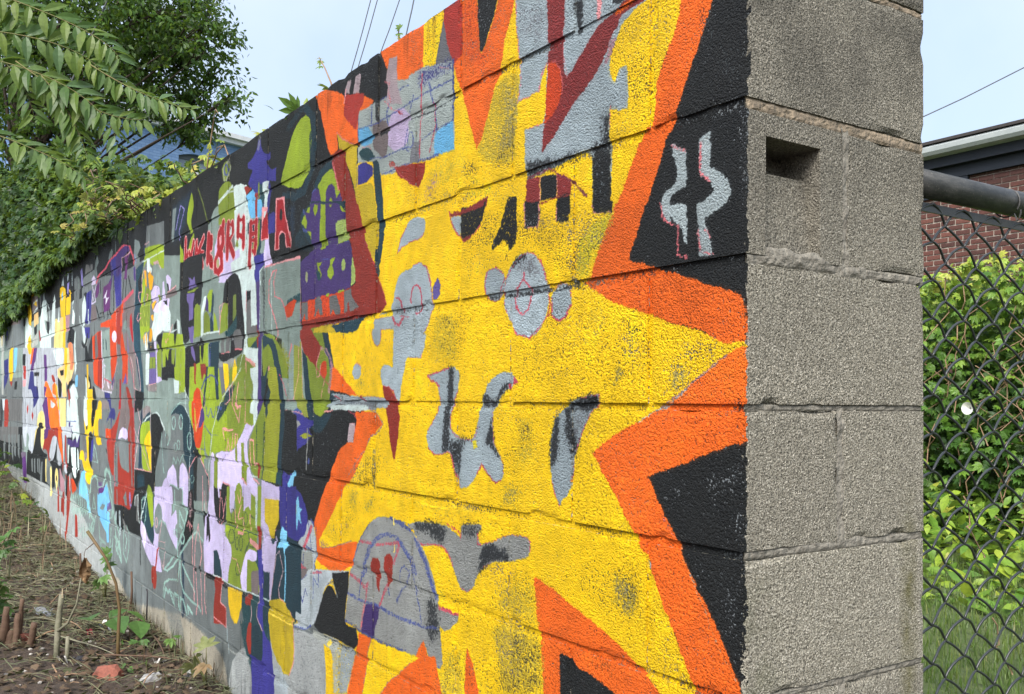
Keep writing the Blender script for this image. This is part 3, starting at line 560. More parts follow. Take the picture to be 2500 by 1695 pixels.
L|BLs|1|0|9.3 9.1 8.4 5.3 5.3 8.4 9.1 9.3 9.3 9.1 8.4 5.3 5.3 8.4 9.1 9.3|1|2447 421 2448 414 2453 408 2459 406 2467 406 2476 409 2483 414 2488 421 2490 429 2489 436 2484 442 2477 444 2469 444 2461 441 2454 435 2449 428 2447 421
L|TD2|0|0|19.1 22 22.7|1|1518 258 1582 238 1619 204 1647 161
P|LI|0|0|0|1|1504 241 1463 179 1435 124 1618 154 1591 206 1554 229
L|PKl|0|0|8.7|0.8|1502 248 1449 165
L|TDs|0|0|27.5 32.6 33.8|0.9|1500 259 1582 238 1615 211 1649 161
L|TDs|0|0|15.1 24.5 35.4 37.3 37.6|0.7|1857 231 1772 212 1710 217 1669 251 1653 293 1661 364
P|LI|0|0|0|1|1508 241 1471 191 1450 161 1433 111 1607 140 1586 190 1609 205 1565 231
P|PU|0|0|0|1|1666 149 1650 192 1627 202 1598 197 1585 167 1584 136 1613 141 1622 158 1631 143
P|PU|0|0|0|1|1551 130 1547 178 1531 195 1509 196 1487 181 1475 148 1450 161 1437 163 1434 145 1448 114 1496 121 1502 153 1516 158 1526 148 1524 126
L|BLs|0|0|4.7|0.8|1650 195 1621 202
L|PK|0|0|2.5 4.6|0.8|1450 165 1437 161 1444 149
P|R|0|0|0|1|1517 269 1490 275 1448 281 1427 268 1421 245 1395 208 1369 165 1353 127 1333 95 1422 109 1444 154 1466 190 1505 252
L|PK|0|0|9.6|0.7|1503 253 1460 172
P|YO2|0|0|0|1|1427 253 1347 251 1341 212 1335 159 1354 150 1369 176 1395 219
P|YO2|0|0|0|1|1354 150 1330 156 1245 151 1226 77 1333 95
L|BLs|0|0|4|0.6|1343 219 1342 160
P|TDs|0|0|0|1|1720 154 1666 164 1667 173 1423 132 1410 36 1380 20 1645 33 1669 50 1731 105 1739 141
P|LI|0|0|0|1|1666 164 1428 124 1395 45 1385 22 1472 21 1547 18 1645 51 1663 72 1700 100 1732 121 1708 136
P|TDs|0|10|0|0.8|1773 50 1662 26 1668 41 1700 77 1737 106 1781 84
P|PU|0|0|0|1|1661 168 1585 155 1587 43 1581 22 1558 17 1542 20 1551 149 1454 133 1443 107 1422 102 1424 85 1473 80 1472 21 1385 20 1372 2 1364 -20 1371 -107 1426 -112 1510 -117 1628 -116 1724 -117 1740 3 1662 21 1639 32 1651 47 1652 82 1682 88 1712 93 1688 96 1683 116 1708 148 1666 139
P|LI|0|0|0|1|1631 158 1608 154 1604 140 1624 124 1639 141
P|LI|0|0|0|1|1526 140 1504 137 1512 131
P|LIs|0|0|0|1|1476 80 1422 89 1395 45 1472 39
P|LIs|0|0|0|1|1472 39 1395 41 1387 25 1472 22
P|LI|0|0|0|1|1589 106 1550 100 1548 38 1537 32 1547 18 1581 20 1590 44
P|LIs|1|0|0|1|1408 -43 1409 -49 1412 -54 1416 -57 1421 -57 1426 -56 1431 -52 1434 -46 1435 -40 1434 -34 1431 -29 1427 -26 1422 -26 1417 -27 1413 -31 1410 -37
P|GO2|1|0|0|1|1679 -48 1679 -53 1681 -58 1685 -61 1689 -62 1693 -60 1697 -56 1699 -51 1700 -45 1700 -40 1698 -35 1694 -32 1690 -31 1686 -33 1682 -37 1680 -42
P|LI|0|0|0|1|1511 -15 1473 -13 1497 -32 1483 -55 1496 -69 1512 -70 1528 -59 1529 -46 1510 -32
P|LI|0|0|0|1|1605 -15 1566 -17 1591 -28 1570 -52 1576 -61 1596 -36
P|TD|0|0|0|1|1607 -37 1585 -42 1576 -61 1589 -69 1604 -60
L|BLs|0|0|3.2|0.8|1574 -10 1513 -15
L|BLs|0|0|11.9|0.7|1708 145 1714 153
L|BLs|0|0|7.8|0.8|1716 98 1688 87
L|BLs|0|0|3|0.7|1420 23 1380 17
P|R|0|0|0|1|1428 128 1328 111 1318 81 1293 36 1283 8 1255 -26 1231 -58 1212 -100 1180 -138 1162 -169 1175 -178 1201 -186 1287 -190 1434 -196 1637 -198 1721 -199 1724 -117 1628 -116 1510 -117 1426 -112 1361 -106 1342 -97 1348 -65 1364 -22 1372 10 1390 27 1411 68 1422 106
P|LIs|0|0|0|1|1366 -22 1345 -66 1342 -93 1369 -105 1370 -63
P|O2|0|0|0|0.8|1724 -120 1634 -116 1565 -113 1468 -115 1416 -111 1414 -172 1509 -174 1722 -176
P|GD2|0|0|0|1|1724 -120 1678 -119 1676 -174 1694 -173 1698 -154 1722 -176
P|GD2|0|0|0|1|1622 -119 1582 -111 1568 -128 1558 -168 1581 -167 1593 -146 1615 -171 1629 -163
P|GD2|0|0|0|1|1513 -119 1462 -119 1435 -162 1440 -173 1466 -175 1488 -158 1509 -174
P|GD2|0|0|0|1|1414 -113 1369 -111 1366 -132 1321 -163 1374 -173 1382 -147 1392 -147 1392 -170 1412 -172
P|O2|0|0|0|1|1845 -117 1730 -117 1725 -175 1758 -197 1844 -144
P|LI|0|0|0|1|1543 -115 1532 -107 1516 -108 1519 -117
P|LI|0|0|0|1|1455 -109 1416 -107 1414 -112 1455 -115
L|GP|0|0|3.7|0.9|1743 8 1727 -193
P|BLs|0|0|0|1|1760 -154 1732 -152 1728 -177 1747 -174
P|YO2|0|0|0|1|1333 112 1226 94 1217 9 1231 -44 1240 -51 1264 -20 1288 13 1318 85
L|TD2|0|0|35.7 35.7 35.5|1|1204 94 1198 26 1201 -3 1213 -51
L|TD2|0|0|22 22|0.9|1205 -32 1222 -65 1212 -86
P|TD2|0|0|0|1|1508 -202 1434 -196 1292 -189 1334 -229 1507 -220
P|YO2|0|0|0|1|1620 -199 1541 -196 1508 -196 1465 -222 1631 -213
L|PKd|0|0|3.4 3.5 3.4 3.5|0.5|1288 7 1254 -30 1212 -94 1180 -138 1163 -167
P|G2|0|0|0|1|2087 22 2042 22 1850 24 1741 23 1736 -134 1732 -251 2071 -182
P|G2|0|0|0|1|1890 26 1747 20 1737 -88 1845 -105 1885 -107
L|PKl|0|0|6.6 8.3|0.9|1890 26 1797 19 1747 20
P|TD|0|5|0|1|1845 -103 1737 -88 1736 -116 1845 -117
P|TD2|0|0|0|1|1476 -204 1334 -210 1353 -219 1393 -230 1433 -223
P|G2|0|0|0|1|2671 258 2614 303 2557 311 2374 297 2230 272 2080 221 2081 66 2666 138
P|K|0|0|0|1|2672 264 2686 141 3342 222 3344 257
P|OL2|0|0|0|1|2557 317 2554 366 2494 383 2439 379 2394 356 2375 325 2368 263 2554 255
P|OL2|0|0|0|1|2554 261 2368 263 2371 230 2553 235
L|GWt|0|0|13.4 13.4|0.9|2557 320 2474 337 2394 353
L|GWt|0|0|5.3|0.9|2474 340 2384 332
P|GWt|0|0|0|1|2385 349 2307 346 2240 328 2239 301 2255 287 2204 220 2186 185 2198 81 2365 101 2368 268
P|R|0|0|0|1|2265 324 2240 325 2195 309 2247 294
P|SB|0|0|0|1|2251 292 2167 306 2158 265 2156 207 2187 204 2212 243
P|SB|0|0|0|1|2127 257 2103 251 2080 228 2086 196 2128 199
L|R|0|0|17.2 19|1|2159 281 2134 261 2138 202
P|BL|0|0|0|1|2228 331 2130 333 2053 314 2016 302 2001 284 2013 210 2024 130 1967 127 1962 189 2012 189
P|BL|0|0|0|1|2192 319 2144 315 2135 282 2167 301
P|BL|0|0|0|1|2019 191 1966 192 1967 122 2024 128
L|OL2|0|0|15.7|1|2125 309 2123 264
P|GWt|0|0|0|1|2083 309 2027 302 2035 216 2049 190 2064 192 2062 256 2085 273
P|TD|0|0|0|1|2113 307 2087 305 2082 273 2059 253 2072 225 2112 262
P|BR|0|0|0|1|2553 235 2366 226 2365 101 2606 131 2562 213
P|OL2|0|0|0|1|2177 152 2132 193 2105 189 2120 104 2150 75 2174 78
P|TD|0|0|0|1|2105 189 2078 184 2089 67 2127 72
P|LVp|0|0|0|1|2046 108 2017 127 2007 57 2051 63
P|G2|0|0|0|1|2090 114 2046 110 2051 63 2096 68
P|LI|0|0|0|1|2924 426 2894 386 2893 354 2929 313 2916 276 2876 246 2874 203 2916 169 2939 273 2986 312 2978 362
P|G3s|0|0|0|1|3209 403 3153 401 3189 263 3226 261
L|LVs|0|0|8.5 6.3 8.4 8.5|0.8|3141 309 3086 399 3025 373 3104 291 3084 255
P|TD3|0|28|0|0.8|3222 409 2902 435 2977 359 2998 308 3102 264 3176 255
P|G3s|0|0|0|1|3209 403 3153 401 3189 263 3226 261
L|LVs|0|0|8.4 6.3 8.4 8.5|0.8|3154 308 3086 399 3025 373 3104 291 3084 255
P|LI|0|0|0|1|2924 426 2894 386 2893 354 2929 313 2916 276 2876 246 2874 203 2918 201 2939 273 2986 312 2978 362
L|OL3|0|0|10.1 10.4|0.8|2825 421 2758 354 2692 268
P|K|0|0|0|1|3078 255 2668 260 2673 218 2701 137 2743 41 3068 73
P|G2|0|0|0|1|2681 258 2554 254 2531 20 2756 42 2740 119 2689 151
P|BR|0|0|0|1|2553 231 2366 229 2339 136 2383 113 2512 129 2538 170
P|OL2|0|0|0|1|2554 254 2367 259 2366 230 2554 235
P|GWt|0|0|0|1|2367 259 2237 264 2193 205 2202 183 2233 163 2188 88 2147 70 2154 -17 2390 6 2404 79 2304 89 2306 117 2350 123 2364 189
P|LVp|0|0|0|1|2612 157 2576 193 2537 132 2500 127 2383 113 2306 117 2304 89 2404 79 2391 38 2448 12 2544 21 2557 52 2570 61
P|OL2|0|0|0|1|2350 130 2330 163 2317 126
P|K|0|0|0|1|2459 13 2437 32 2369 40 2323 17 2301 -3
P|TDs|0|0|0|1|2229 194 2132 196 2083 185 2088 69 2157 71 2191 157 2227 155
P|OL2|0|0|0|1|2160 139 2102 188 2104 111 2137 75 2178 87
P|G2|0|0|0|1|2080 111 2041 113 2044 67 2098 77
P|BL|0|0|0|1|2157 71 2045 70 2058 39 2096 23 2104 -22 2149 -18
P|LVp|0|0|0|1|2046 113 2018 109 1987 31 2057 22 2063 59
P|K|0|0|0|1|2018 126 1958 124 1786 130 1782 25 1987 31
P|BL|0|0|0|1|2020 178 1956 188 1963 124 2019 129
P|TD3|0|24|0|0.8|1855 187 1787 185 1784 83 1827 105
P|SB|0|0|0|1|2237 264 2095 257 2074 220 2098 194 2193 205
L|R|0|0|20.3|1|2145 276 2137 200
P|LI|0|0|0|1|2927 234 2871 254 2868 198 2937 142 2980 122 2983 172
P|LI|0|0|0|1|3081 158 3077 234 3029 186 3042 154
P|PU|0|0|0|1|2933 72 2891 92 2847 67 2846 51 2933 60
L|PKl|0|0|39.5|0.8|2994 241 3018 134
L|PKl|0|0|31.3 39|0.8|3013 171 2966 182 2981 130
L|PKl|0|0|35.7|0.8|2939 183 2909 159
L|PKl|0|0|37.5|0.8|2876 215 2956 82
L|PKl|0|0|36.8|0.8|2833 209 2863 93
L|PKl|0|0|33 33|0.8|2832 185 2804 166 2844 147
L|PKl|0|0|33.6 35 35.1|0.8|2738 216 2791 180 2768 145 2746 108
L|PKl|0|0|13.9|0.8|2783 163 2736 161
L|PKl|0|0|47.3|0.8|2672 211 2687 120
L|PKl|0|0|39.8 46.5 44.1 45|0.8|2672 211 2646 195 2657 170 2686 151 2635 99
L|PKl|0|0|41.3 44.1 38.5 42.3 44.1 37.5|0.8|2528 213 2552 198 2556 161 2519 137 2490 163 2497 197 2522 212
L|PKl|0|0|43.1|0.8|2493 234 2510 206
L|PKl|0|0|42.5 44.6 30.4 38.3 44.6 30.8|0.8|2555 134 2591 105 2589 75 2552 61 2510 77 2512 118 2555 134
L|PKl|0|0|42.3|0.8|2434 221 2446 106
L|PKl|0|0|13.1 41.5 38.3 39.4|0.8|2434 221 2388 214 2381 191 2431 162 2371 104
L|PKl|0|0|39.7 15.2|0.8|2321 222 2324 169 2275 159
L|PKl|0|0|13.3|0.8|2267 213 2321 220
L|PKl|0|0|38.9|0.8|2267 213 2268 123
L|PKl|0|0|37.5 37.5|0.8|2192 188 2195 123 2205 49
L|PKl|0|0|17.1 36.9 18.8|0.8|2192 188 2137 186 2140 150 2186 149
L|PKl|0|0|14.9 36.7 17.8|0.8|2180 128 2139 126 2148 87 2173 93
L|CR|0|0|24.3|1|2994 241 3018 134
L|CR|0|0|19.3 24|1|3013 171 2966 182 2981 130
L|CR|0|0|21.9|1|2939 183 2909 159
L|CR|0|0|23.1|1|2876 215 2956 82
L|CR|0|0|22.6|1|2833 209 2863 93
L|CR|0|0|20.3 20.3|1|2832 185 2804 166 2844 147
L|CR|0|0|20.7 21.5 21.6|1|2738 216 2791 180 2768 145 2746 108
L|CR|0|0|8.5|1|2783 163 2736 161
L|CR|0|0|34.2|1|2672 211 2687 120
L|CR|0|0|28.8 33.6 31.9 32.5|1|2672 211 2646 195 2657 170 2686 151 2635 99
L|CR|0|0|29.8 31.8 27.8 30.6 31.8 27.1|1|2528 213 2552 198 2556 161 2519 137 2490 163 2497 197 2522 212
L|CR|0|0|31.1|1|2493 234 2510 206
L|CR|0|0|30.7 32.2 21.9 27.7 32.2 22.2|1|2555 134 2591 105 2589 75 2552 61 2510 77 2512 118 2555 134
L|CR|0|0|30.6|1|2434 221 2446 106
L|CR|0|0|9.4 30 27.7 28.5|1|2434 221 2388 214 2381 191 2431 162 2371 104
L|CR|0|0|28.7 10.9|1|2321 222 2324 169 2275 159
L|CR|0|0|9.6|1|2267 213 2321 220
L|CR|0|0|28.1|1|2267 213 2268 123
L|CR|0|0|27.1 27.1|1|2192 188 2195 123 2205 49
L|CR|0|0|12.4 26.7 13.5|1|2192 188 2137 186 2140 150 2186 149
L|CR|0|0|10.7 26.5 12.9|1|2180 128 2139 126 2148 87 2173 93
P|PKl|0|0|0|1|2084 227 2026 215 2031 206 2018 113 2090 116 2082 181
P|CR|0|0|0|1|2077 177 2031 206 2021 116 2085 118
P|GWt|0|0|0|1|2062 210 2040 206 2054 187 2066 192
P|CR|0|0|0|1|2319 165 2254 166 2253 142 2296 148
P|PKl|0|0|0|1|1955 231 1878 224 1872 174 1835 112 1815 55 1864 65 1869 108 1900 115 1922 106 1916 64 1961 66 1955 155
P|CR|0|0|0|1|1944 223 1889 219 1876 172 1844 114 1825 60 1855 67 1865 110 1905 122 1927 113 1925 68 1952 68 1949 154
P|K|0|0|0|1|1916 188 1903 190 1894 178 1897 156 1910 152 1920 166
P|GO|0|0|0|1|2572 106 2542 110 2540 80 2565 79
P|PKl|0|0|0|1|2545 189 2527 194 2514 166 2538 158
P|GWt|0|0|0|1|2410 196 2393 208 2392 182 2420 172
P|GWt|0|0|0|1|2303 187 2277 201 2281 181 2297 176
P|LVp|0|0|0|1|3329 119 3270 130 3211 103 3228 61 3253 57 3238 15 3249 -18 3300 -41 3326 -39 3384 27
P|K|1|0|0|1|3250 63 3252 55 3259 48 3271 43 3285 43 3299 46 3311 52 3320 61 3323 70 3321 79 3313 86 3302 90 3288 91 3273 88 3261 81 3253 73
P|K|0|0|0|1|3330 16 3264 21 3315 -2
P|BR|0|0|0|1|3332 54 3227 58 3134 69 3132 33 3226 28 3330 23
L|PKl|0|0|4.2 5.1|0.7|3332 50 3227 56 3134 67
L|GWt|0|0|11.8|0.6|3276 -114 3274 -36
P|K|0|0|0|1|3078 152 2967 167 2748 156 2760 -25 2770 -42 2844 -42 2856 -141 2982 -191 3019 -164 3059 -81 3082 18
P|PUs|0|0|0|1|2951 86 2894 65 2862 80 2843 38 2960 36 2927 62
P|OL2|0|0|0|1|2960 27 2816 32 2837 19 2959 20
P|PUs|0|0|0|1|2971 18 2858 14 2878 -27 2875 -90 2931 -92 2934 -29 2969 -7
P|PUs|0|0|0|1|2940 -120 2862 -119 2870 -186 2903 -185 2927 -152
P|OL2|0|0|0|1|2861 -47 2813 -33 2764 -49 2753 -162 2860 -168
P|GWt|0|0|0|1|2753 -168 2758 -70 2729 -12 2688 -13 2697 -48 2726 -73 2722 -163
P|LI|0|0|0|1|2688 -16 2649 7 2609 1 2612 -37 2634 -94 2655 -69 2716 -71 2693 -30
P|PU|0|0|0|1|2693 -12 2662 -39 2660 -78 2706 -68
P|TDs|0|0|0|1|2614 -5 2589 -25 2596 -68 2613 -125 2624 -95
P|OL2|0|0|0|1|2716 -83 2685 -73 2644 -94 2631 -162 2722 -163
P|TDs|0|0|0|1|2639 -109 2624 -95 2593 -129 2592 -158 2631 -156
P|LI|0|0|0|1|2591 -83 2566 -99 2535 -159 2592 -158
L|GWt|0|0|8.2 8|0.9|2753 -159 2641 -159 2525 -159
L|BLs|0|0|5.1 5.8|0.7|2649 -93 2625 -83 2594 -126
P|OL2|0|0|0|1|2515 -171 2509 -97 2474 -57 2429 -64 2430 -137 2424 -159
L|PKl|0|0|6.4 6.3 3.4 5.8|0.9|2520 -171 2509 -97 2483 -59 2447 -57 2428 -69
L|PKl|0|0|5.6 4.5|0.7|2517 -131 2525 -70 2502 -64
P|K|0|0|0|1|2476 -9 2459 18 2389 39 2336 30 2301 -9 2273 -60 2254 -121 2243 -191 2265 -249 2349 -260 2419 -272 2492 -272 2530 -257 2531 -239 2475 -244 2394 -242 2396 -194 2423 -190 2429 -64 2483 -57
P|OL3|0|0|0|1|2376 -40 2342 -39 2334 -115 2372 -132
P|TD|0|0|0|1|2368 -135 2330 -116 2328 -159 2362 -174 2423 -187 2460 -171
P|GD2|0|0|0|1|2354 -166 2294 -162 2268 -193 2270 -236 2346 -233 2370 -182
P|GD2|0|0|0|1|2514 -189 2477 -189 2470 -242 2503 -243
P|GD2|0|0|0|1|2455 -186 2405 -186 2408 -233 2448 -240
L|PK|0|0|5.5|0.9|2346 -233 2270 -237
L|PK|0|0|4|0.8|2503 -242 2470 -243
L|PK|0|0|4.7|0.8|2448 -240 2407 -238
P|GWt|0|0|0|1|2336 30 2148 29 2138 -25 2118 -159 2176 -161 2185 -41 2225 -38 2227 -192 2201 -233 2099 -240 2095 -338 2126 -337 2159 -285 2257 -252 2239 -189 2259 -107 2292 -10
P|GD2|0|0|0|1|2229 -43 2185 -41 2176 -163 2125 -161 2117 -185 2219 -190
P|K2|0|0|0|1|2225 -40 2185 -40 2184 -68 2224 -75
L|PK|0|0|4.9|0.6|2229 -37 2229 -109
P|OL2|0|0|0|1|2206 -201 2108 -198 2100 -232 2201 -233
P|TD|0|0|0|1|2177 -234 2108 -206 2099 -237
P|R|0|0|0|1|2125 -161 2102 -170 2096 -235 2107 -237
P|BL|0|0|0|1|2150 73 2044 68 2050 43 2095 30 2101 -15 2123 -26 2151 -5
P|LVp|0|0|0|1|2052 95 2008 89 1992 29 2065 30
P|PU|0|0|0|1|2131 -20 2097 -13 2090 -179 2117 -180
P|PU|0|0|0|1|2098 -183 2067 -188 2069 -338 2095 -338
L|GWt|0|0|7.6 6.3|0.8|2092 -29 2098 15 2065 27
L|GWt|0|0|5.3|0.7|2095 -29 2094 -178
L|PK|0|0|3.6|0.9|1992 29 2050 23
P|GDk|0|9|0|0.6|2079 21 2053 18 2042 -181 2057 -181
L|PKl|0|0|6 5.7|0.9|2050 25 1850 22 1741 18
L|PK|0|0|4.2 6.8 7.1 6.8 6.8 7.1 7.1 6.4 6.7 6.8 7.1|0.8|1941 3 1976 -1 2004 -28 2009 -88 1964 -136 1935 -168 1927 -205 1939 -247 1963 -262 1996 -229 2017 -251 2001 -304
L|PK|0|0|6.1 6.2 3.4 5.7 6.1|0.8|1941 3 1964 -37 1952 -80 1896 -95 1862 -124 1843 -162
L|GWt|0|0|4.3 4.3 4.3|0.7|1991 19 1978 -140 1978 -240 2000 -308
P|OL2|0|0|0|1|2060 -196 2005 -196 1947 -212 1891 -244 1838 -294 1821 -342 2043 -339 2061 -262
P|TDs|0|0|0|1|2063 -198 1961 -216 1932 -242 1889 -311 1874 -341 1929 -340 1959 -266 1996 -227 2047 -245
P|O2|0|0|0|1|1865 -122 1803 -105 1765 -108 1802 -153 1843 -157
P|OLg|0|17|0|0.6|1933 -212 1840 -258 1796 -319 1849 -308
P|LI|0|0|0|1|3321 -121 3020 -144 3011 -193 2982 -204 2987 -324 3130 -322 3125 -198 3317 -186
P|K|0|0|0|1|3317 -190 3200 -198 3136 -224 3130 -322 3309 -319
P|LI|0|0|0|1|3317 -193 3238 -196 3255 -246
P|GWt|0|0|0|1|3114 -74 3065 -87 3062 -139 3092 -137
P|K2|0|0|0|1|3162 -97 3119 -80 3111 -126 3138 -191 3158 -157
P|OL2|0|0|0|1|3200 -201 3137 -200 3152 -266 3190 -261
L|GWt|0|0|4.3 6.5|0.8|3322 -113 3204 -124 3117 -119
L|PKl|0|0|7.6 7.5 7.3|0.7|3321 -125 3279 -171 3242 -136 3181 -96
P|K|0|0|0|1|2982 -197 2773 -188 2769 -267 2920 -286 2975 -324
P|PUs|0|0|0|1|2902 -201 2869 -199 2834 -240 2833 -265 2889 -232
P|LI|0|0|0|1|2777 -200 2731 -193 2669 -196 2663 -329 2896 -326 2833 -271 2769 -267
P|K|0|0|0|1|2768 -170 2731 -178 2719 -223 2737 -268 2760 -237
P|TDs|0|0|0|1|2659 -196 2533 -193 2527 -331 2633 -330
L|BLs|0|0|8.9|0.8|2639 -200 2650 -293
P|GL2|0|0|0|1|2529 -268 2473 -276 2367 -262 2332 -263 2346 -334 2536 -331
P|Y|0|0|0|1|2478 -278 2419 -281 2412 -333 2471 -332
P|Y|0|0|0|1|2345 -266 2322 -301 2320 -334 2363 -334 2361 -290
P|OL3|0|0|0|1|2323 -264 2257 -250 2159 -285 2104 -312 2103 -338 2320 -334
L|PKl|0|0|19.1 9.9 14.7|0.9|2234 -304 2228 -269 2175 -279 2131 -296
P|R|0|0|0|1|2855 -268 2822 -269 2830 -327 2846 -326
P|R|0|0|0|1|2763 -273 2696 -275 2693 -329 2725 -310 2755 -328
L|GWt|0|0|6.5|0.7|2261 -252 2296 -301
P|G2|0|0|0|1|3390 -320 3142 -330 3006 -390 2936 -406 2935 -431 2981 -425 3173 -452 3298 -515 3376 -551
P|LI|0|0|0|1|3145 -275 2978 -279 2972 -380 3078 -386 3068 -348 3142 -334
P|GWt|0|0|0|1|3161 -327 3075 -335 3078 -386 3151 -386
P|K2|0|0|0|1|2978 -279 2909 -280 2917 -349 2936 -406 2979 -364
P|LI|0|0|0|1|2909 -280 2645 -287 2662 -352 2720 -411 2708 -435 2682 -759 2728 -666 2825 -632 2898 -490 2924 -418
P|TDs|0|0|0|1|2685 -286 2640 -287 2662 -352 2701 -381 2708 -435 2729 -441 2740 -426 2712 -366
P|LI|0|0|0|1|2665 -287 2528 -290 2468 -382 2403 -424 2259 -409 2179 -383 2145 -435 2135 -492 2222 -494 2286 -544 2335 -579 2396 -593 2514 -599 2648 -629 2690 -589 2708 -435
P|OL2|0|23|0|0.9|2409 -293 2120 -300 2140 -383 2178 -409 2137 -451 2158 -498 2222 -489 2286 -544 2398 -549 2448 -438 2415 -368
P|TDs|0|0|0|1|2586 -289 2538 -290 2532 -410 2561 -411
P|TDs|0|6|0|1|2450 -382 2345 -355 2404 -418 2483 -473 2528 -493 2548 -479 2540 -439 2485 -422
P|GD|0|0|0|1|2528 -290 2473 -291 2459 -379 2495 -396
P|Y|0|0|0|1|2477 -291 2418 -293 2411 -357 2455 -381
P|Y|0|0|0|1|2365 -294 2322 -295 2329 -336 2376 -353
P|R|0|0|0|1|2848 -282 2816 -283 2829 -335 2823 -352 2845 -347
P|R|0|0|0|1|2763 -284 2685 -286 2693 -322 2715 -309 2744 -339
P|O2|0|0|0|1|2874 -418 2854 -381 2812 -364 2774 -372 2761 -411 2739 -441 2710 -495 2723 -546 2752 -601 2816 -598 2852 -535 2877 -461
L|PKl|0|0|10.4 10.4|0.8|2749 -441 2788 -503 2808 -534
L|YO|0|0|19.4|0.9|2836 -455 2814 -528
P|PU|0|0|0|1|2764 -454 2729 -441 2706 -486 2746 -517 2777 -523
L|PKl|0|0|7.6 8.3|0.6|2774 -372 2720 -405 2713 -438
L|BLs|0|0|11.1 7.3 6.2 11.3|0.8|2753 -369 2703 -333 2623 -318 2574 -327 2544 -353
L|BLs|0|0|7.8 4.7 7.7 2.3 7.7 4.1 7.7 2.3|0.8|2688 -438 2676 -470 2646 -476 2627 -446 2617 -446 2596 -475 2577 -477 2559 -439 2484 -439
L|BLs|0|0|7.3 2.8|0.6|2694 -512 2613 -542 2526 -542
L|BLs|0|0|5.9|0.6|2613 -545 2610 -603
L|BLs|0|0|3.6|0.7|2752 -604 2690 -601
P|BL2|0|0|0|1|2541 -433 2484 -439 2493 -450 2531 -442
L|GWt|0|0|7.2 6.9 8 8.2|0.75|2280 -302 2380 -355 2486 -402 2594 -527 2636 -675
L|PKl|0|0|8 6.4|0.8|2415 -363 2404 -410 2448 -427
L|PKl|0|0|7.7 7.2 7.7|0.8|2380 -355 2372 -426 2293 -488 2283 -431
L|PKl|0|0|7.2 7.2 4.3|0.8|2230 -303 2226 -415 2231 -486 2166 -498
L|PKl|0|0|7.5 7.4 2.8|0.8|2311 -350 2334 -410 2316 -434 2274 -431
L|PKl|0|0|8.1|0.8|2472 -515 2452 -551
L|PKl|0|0|7.7 7.9 7.8 7.9|0.8|2441 -587 2422 -605 2411 -552 2373 -608 2355 -530
L|PKl|0|0|7.6 7.6 4.7 7.6|0.8|2333 -530 2325 -622 2329 -530 2303 -534 2302 -561
L|PKl|0|0|10.3 6.3|0.9|2462 -514 2417 -520 2355 -517
L|PKl|0|0|14.6 7.8|0.9|2334 -426 2312 -437 2278 -432
L|PKl|0|0|10.6 6.2|0.9|2069 -437 2002 -451 1833 -443
L|PKl|0|0|14 6.5|0.9|1993 -308 1957 -334 1901 -330
P|GWt|0|0|0|1|2174 -304 2097 -301 2095 -357 2100 -409 2111 -430 2106 -460 2127 -497 2143 -492 2144 -458 2184 -454 2177 -420 2143 -404 2141 -357 2173 -330
P|PU|0|0|0|1|2093 -301 2067 -302 2060 -371 2055 -409 2069 -437 2098 -460 2114 -435 2093 -404
P|LVp|0|0|0|1|2218 -489 2166 -498 2135 -497 2204 -554 2193 -607 2176 -640 2128 -675 2089 -690 2087 -741 2601 -789 2609 -615 2590 -605 2570 -613 2570 -627 2523 -605 2477 -597 2396 -598 2344 -588 2286 -547 2254 -527
P|OL2|0|0|0|1|2570 -613 2527 -625 2515 -781 2562 -785
P|OL2|0|0|0|1|2331 -579 2311 -562 2303 -629 2325 -627
P|OL2|0|0|0|1|2265 -560 2240 -556 2225 -627 2184 -632 2200 -646 2198 -699 2247 -676 2249 -636 2261 -632
P|OL2|0|0|0|1|2165 -535 2098 -465 2055 -416 2039 -434 2030 -484 2040 -611 2052 -670 2128 -662 2176 -632 2193 -607 2187 -562
P|OLg|0|0|0|1|2039 -434 1996 -421 1898 -420 1882 -505 1912 -603 1923 -672 2045 -669 2038 -560
P|TDs|0|0|0|1|2065 -332 2029 -333 2008 -303 2001 -303 2027 -383 2055 -416 2063 -383
P|TDs|0|0|0|1|2032 -421 1991 -364 1973 -374 1982 -408 2010 -429 1999 -449 2016 -471 2038 -459
P|OLg|0|0|0|1|1986 -304 1923 -305 1893 -372 1885 -420 1996 -421 1973 -384 2006 -358
P|TDs|0|0|0|1|1930 -305 1896 -306 1866 -372 1850 -456 1861 -528 1878 -601 1877 -633 1911 -635 1900 -554 1887 -457 1900 -384 1915 -335
P|TD|0|0|0|1|1918 -635 1870 -635 1875 -674 1923 -670
P|K|0|0|0|1|1857 -444 1833 -441 1753 -454 1748 -617 1826 -641 1870 -625 1873 -553 1848 -504
L|TDs|0|0|10.7|0.5|2112 -499 2107 -615
L|TDs|0|0|13.3|0.5|2041 -485 2049 -670
P|R|0|0|0|1|2103 -620 2081 -616 2068 -638 2075 -666 2090 -665 2091 -639
L|PKl|0|0|6.9|0.9|2130 -626 2096 -618
L|PKl|0|0|7.9|0.8|2176 -551 2165 -629
L|PKl|0|0|7.7|0.8|2141 -547 2130 -624
L|PKl|0|0|7.3|0.9|2176 -545 2141 -544
L|PKl|0|0|8|0.7|2247 -679 2198 -696
L|PKl|0|0|7.9|0.7|2128 -670 2074 -684
L|GWt|0|0|5.8|0.7|2144 -664 2090 -665
P|LVp|0|0|0|1|2052 -670 1889 -682 1880 -722 2057 -739
L|PKd|0|0|4.9 5.3|0.6|1901 -330 1860 -360 1839 -396
P|LVp|0|0|0|1|2609 -621 2570 -621 2562 -785 2611 -790
P|TDs|0|0|0|1|3298 -515 3222 -480 3148 -445 3051 -432 2980 -444 2898 -486 2852 -535 2816 -595 2772 -617 2708 -650 2645 -690 2612 -754 2762 -804 2971 -823 3286 -717
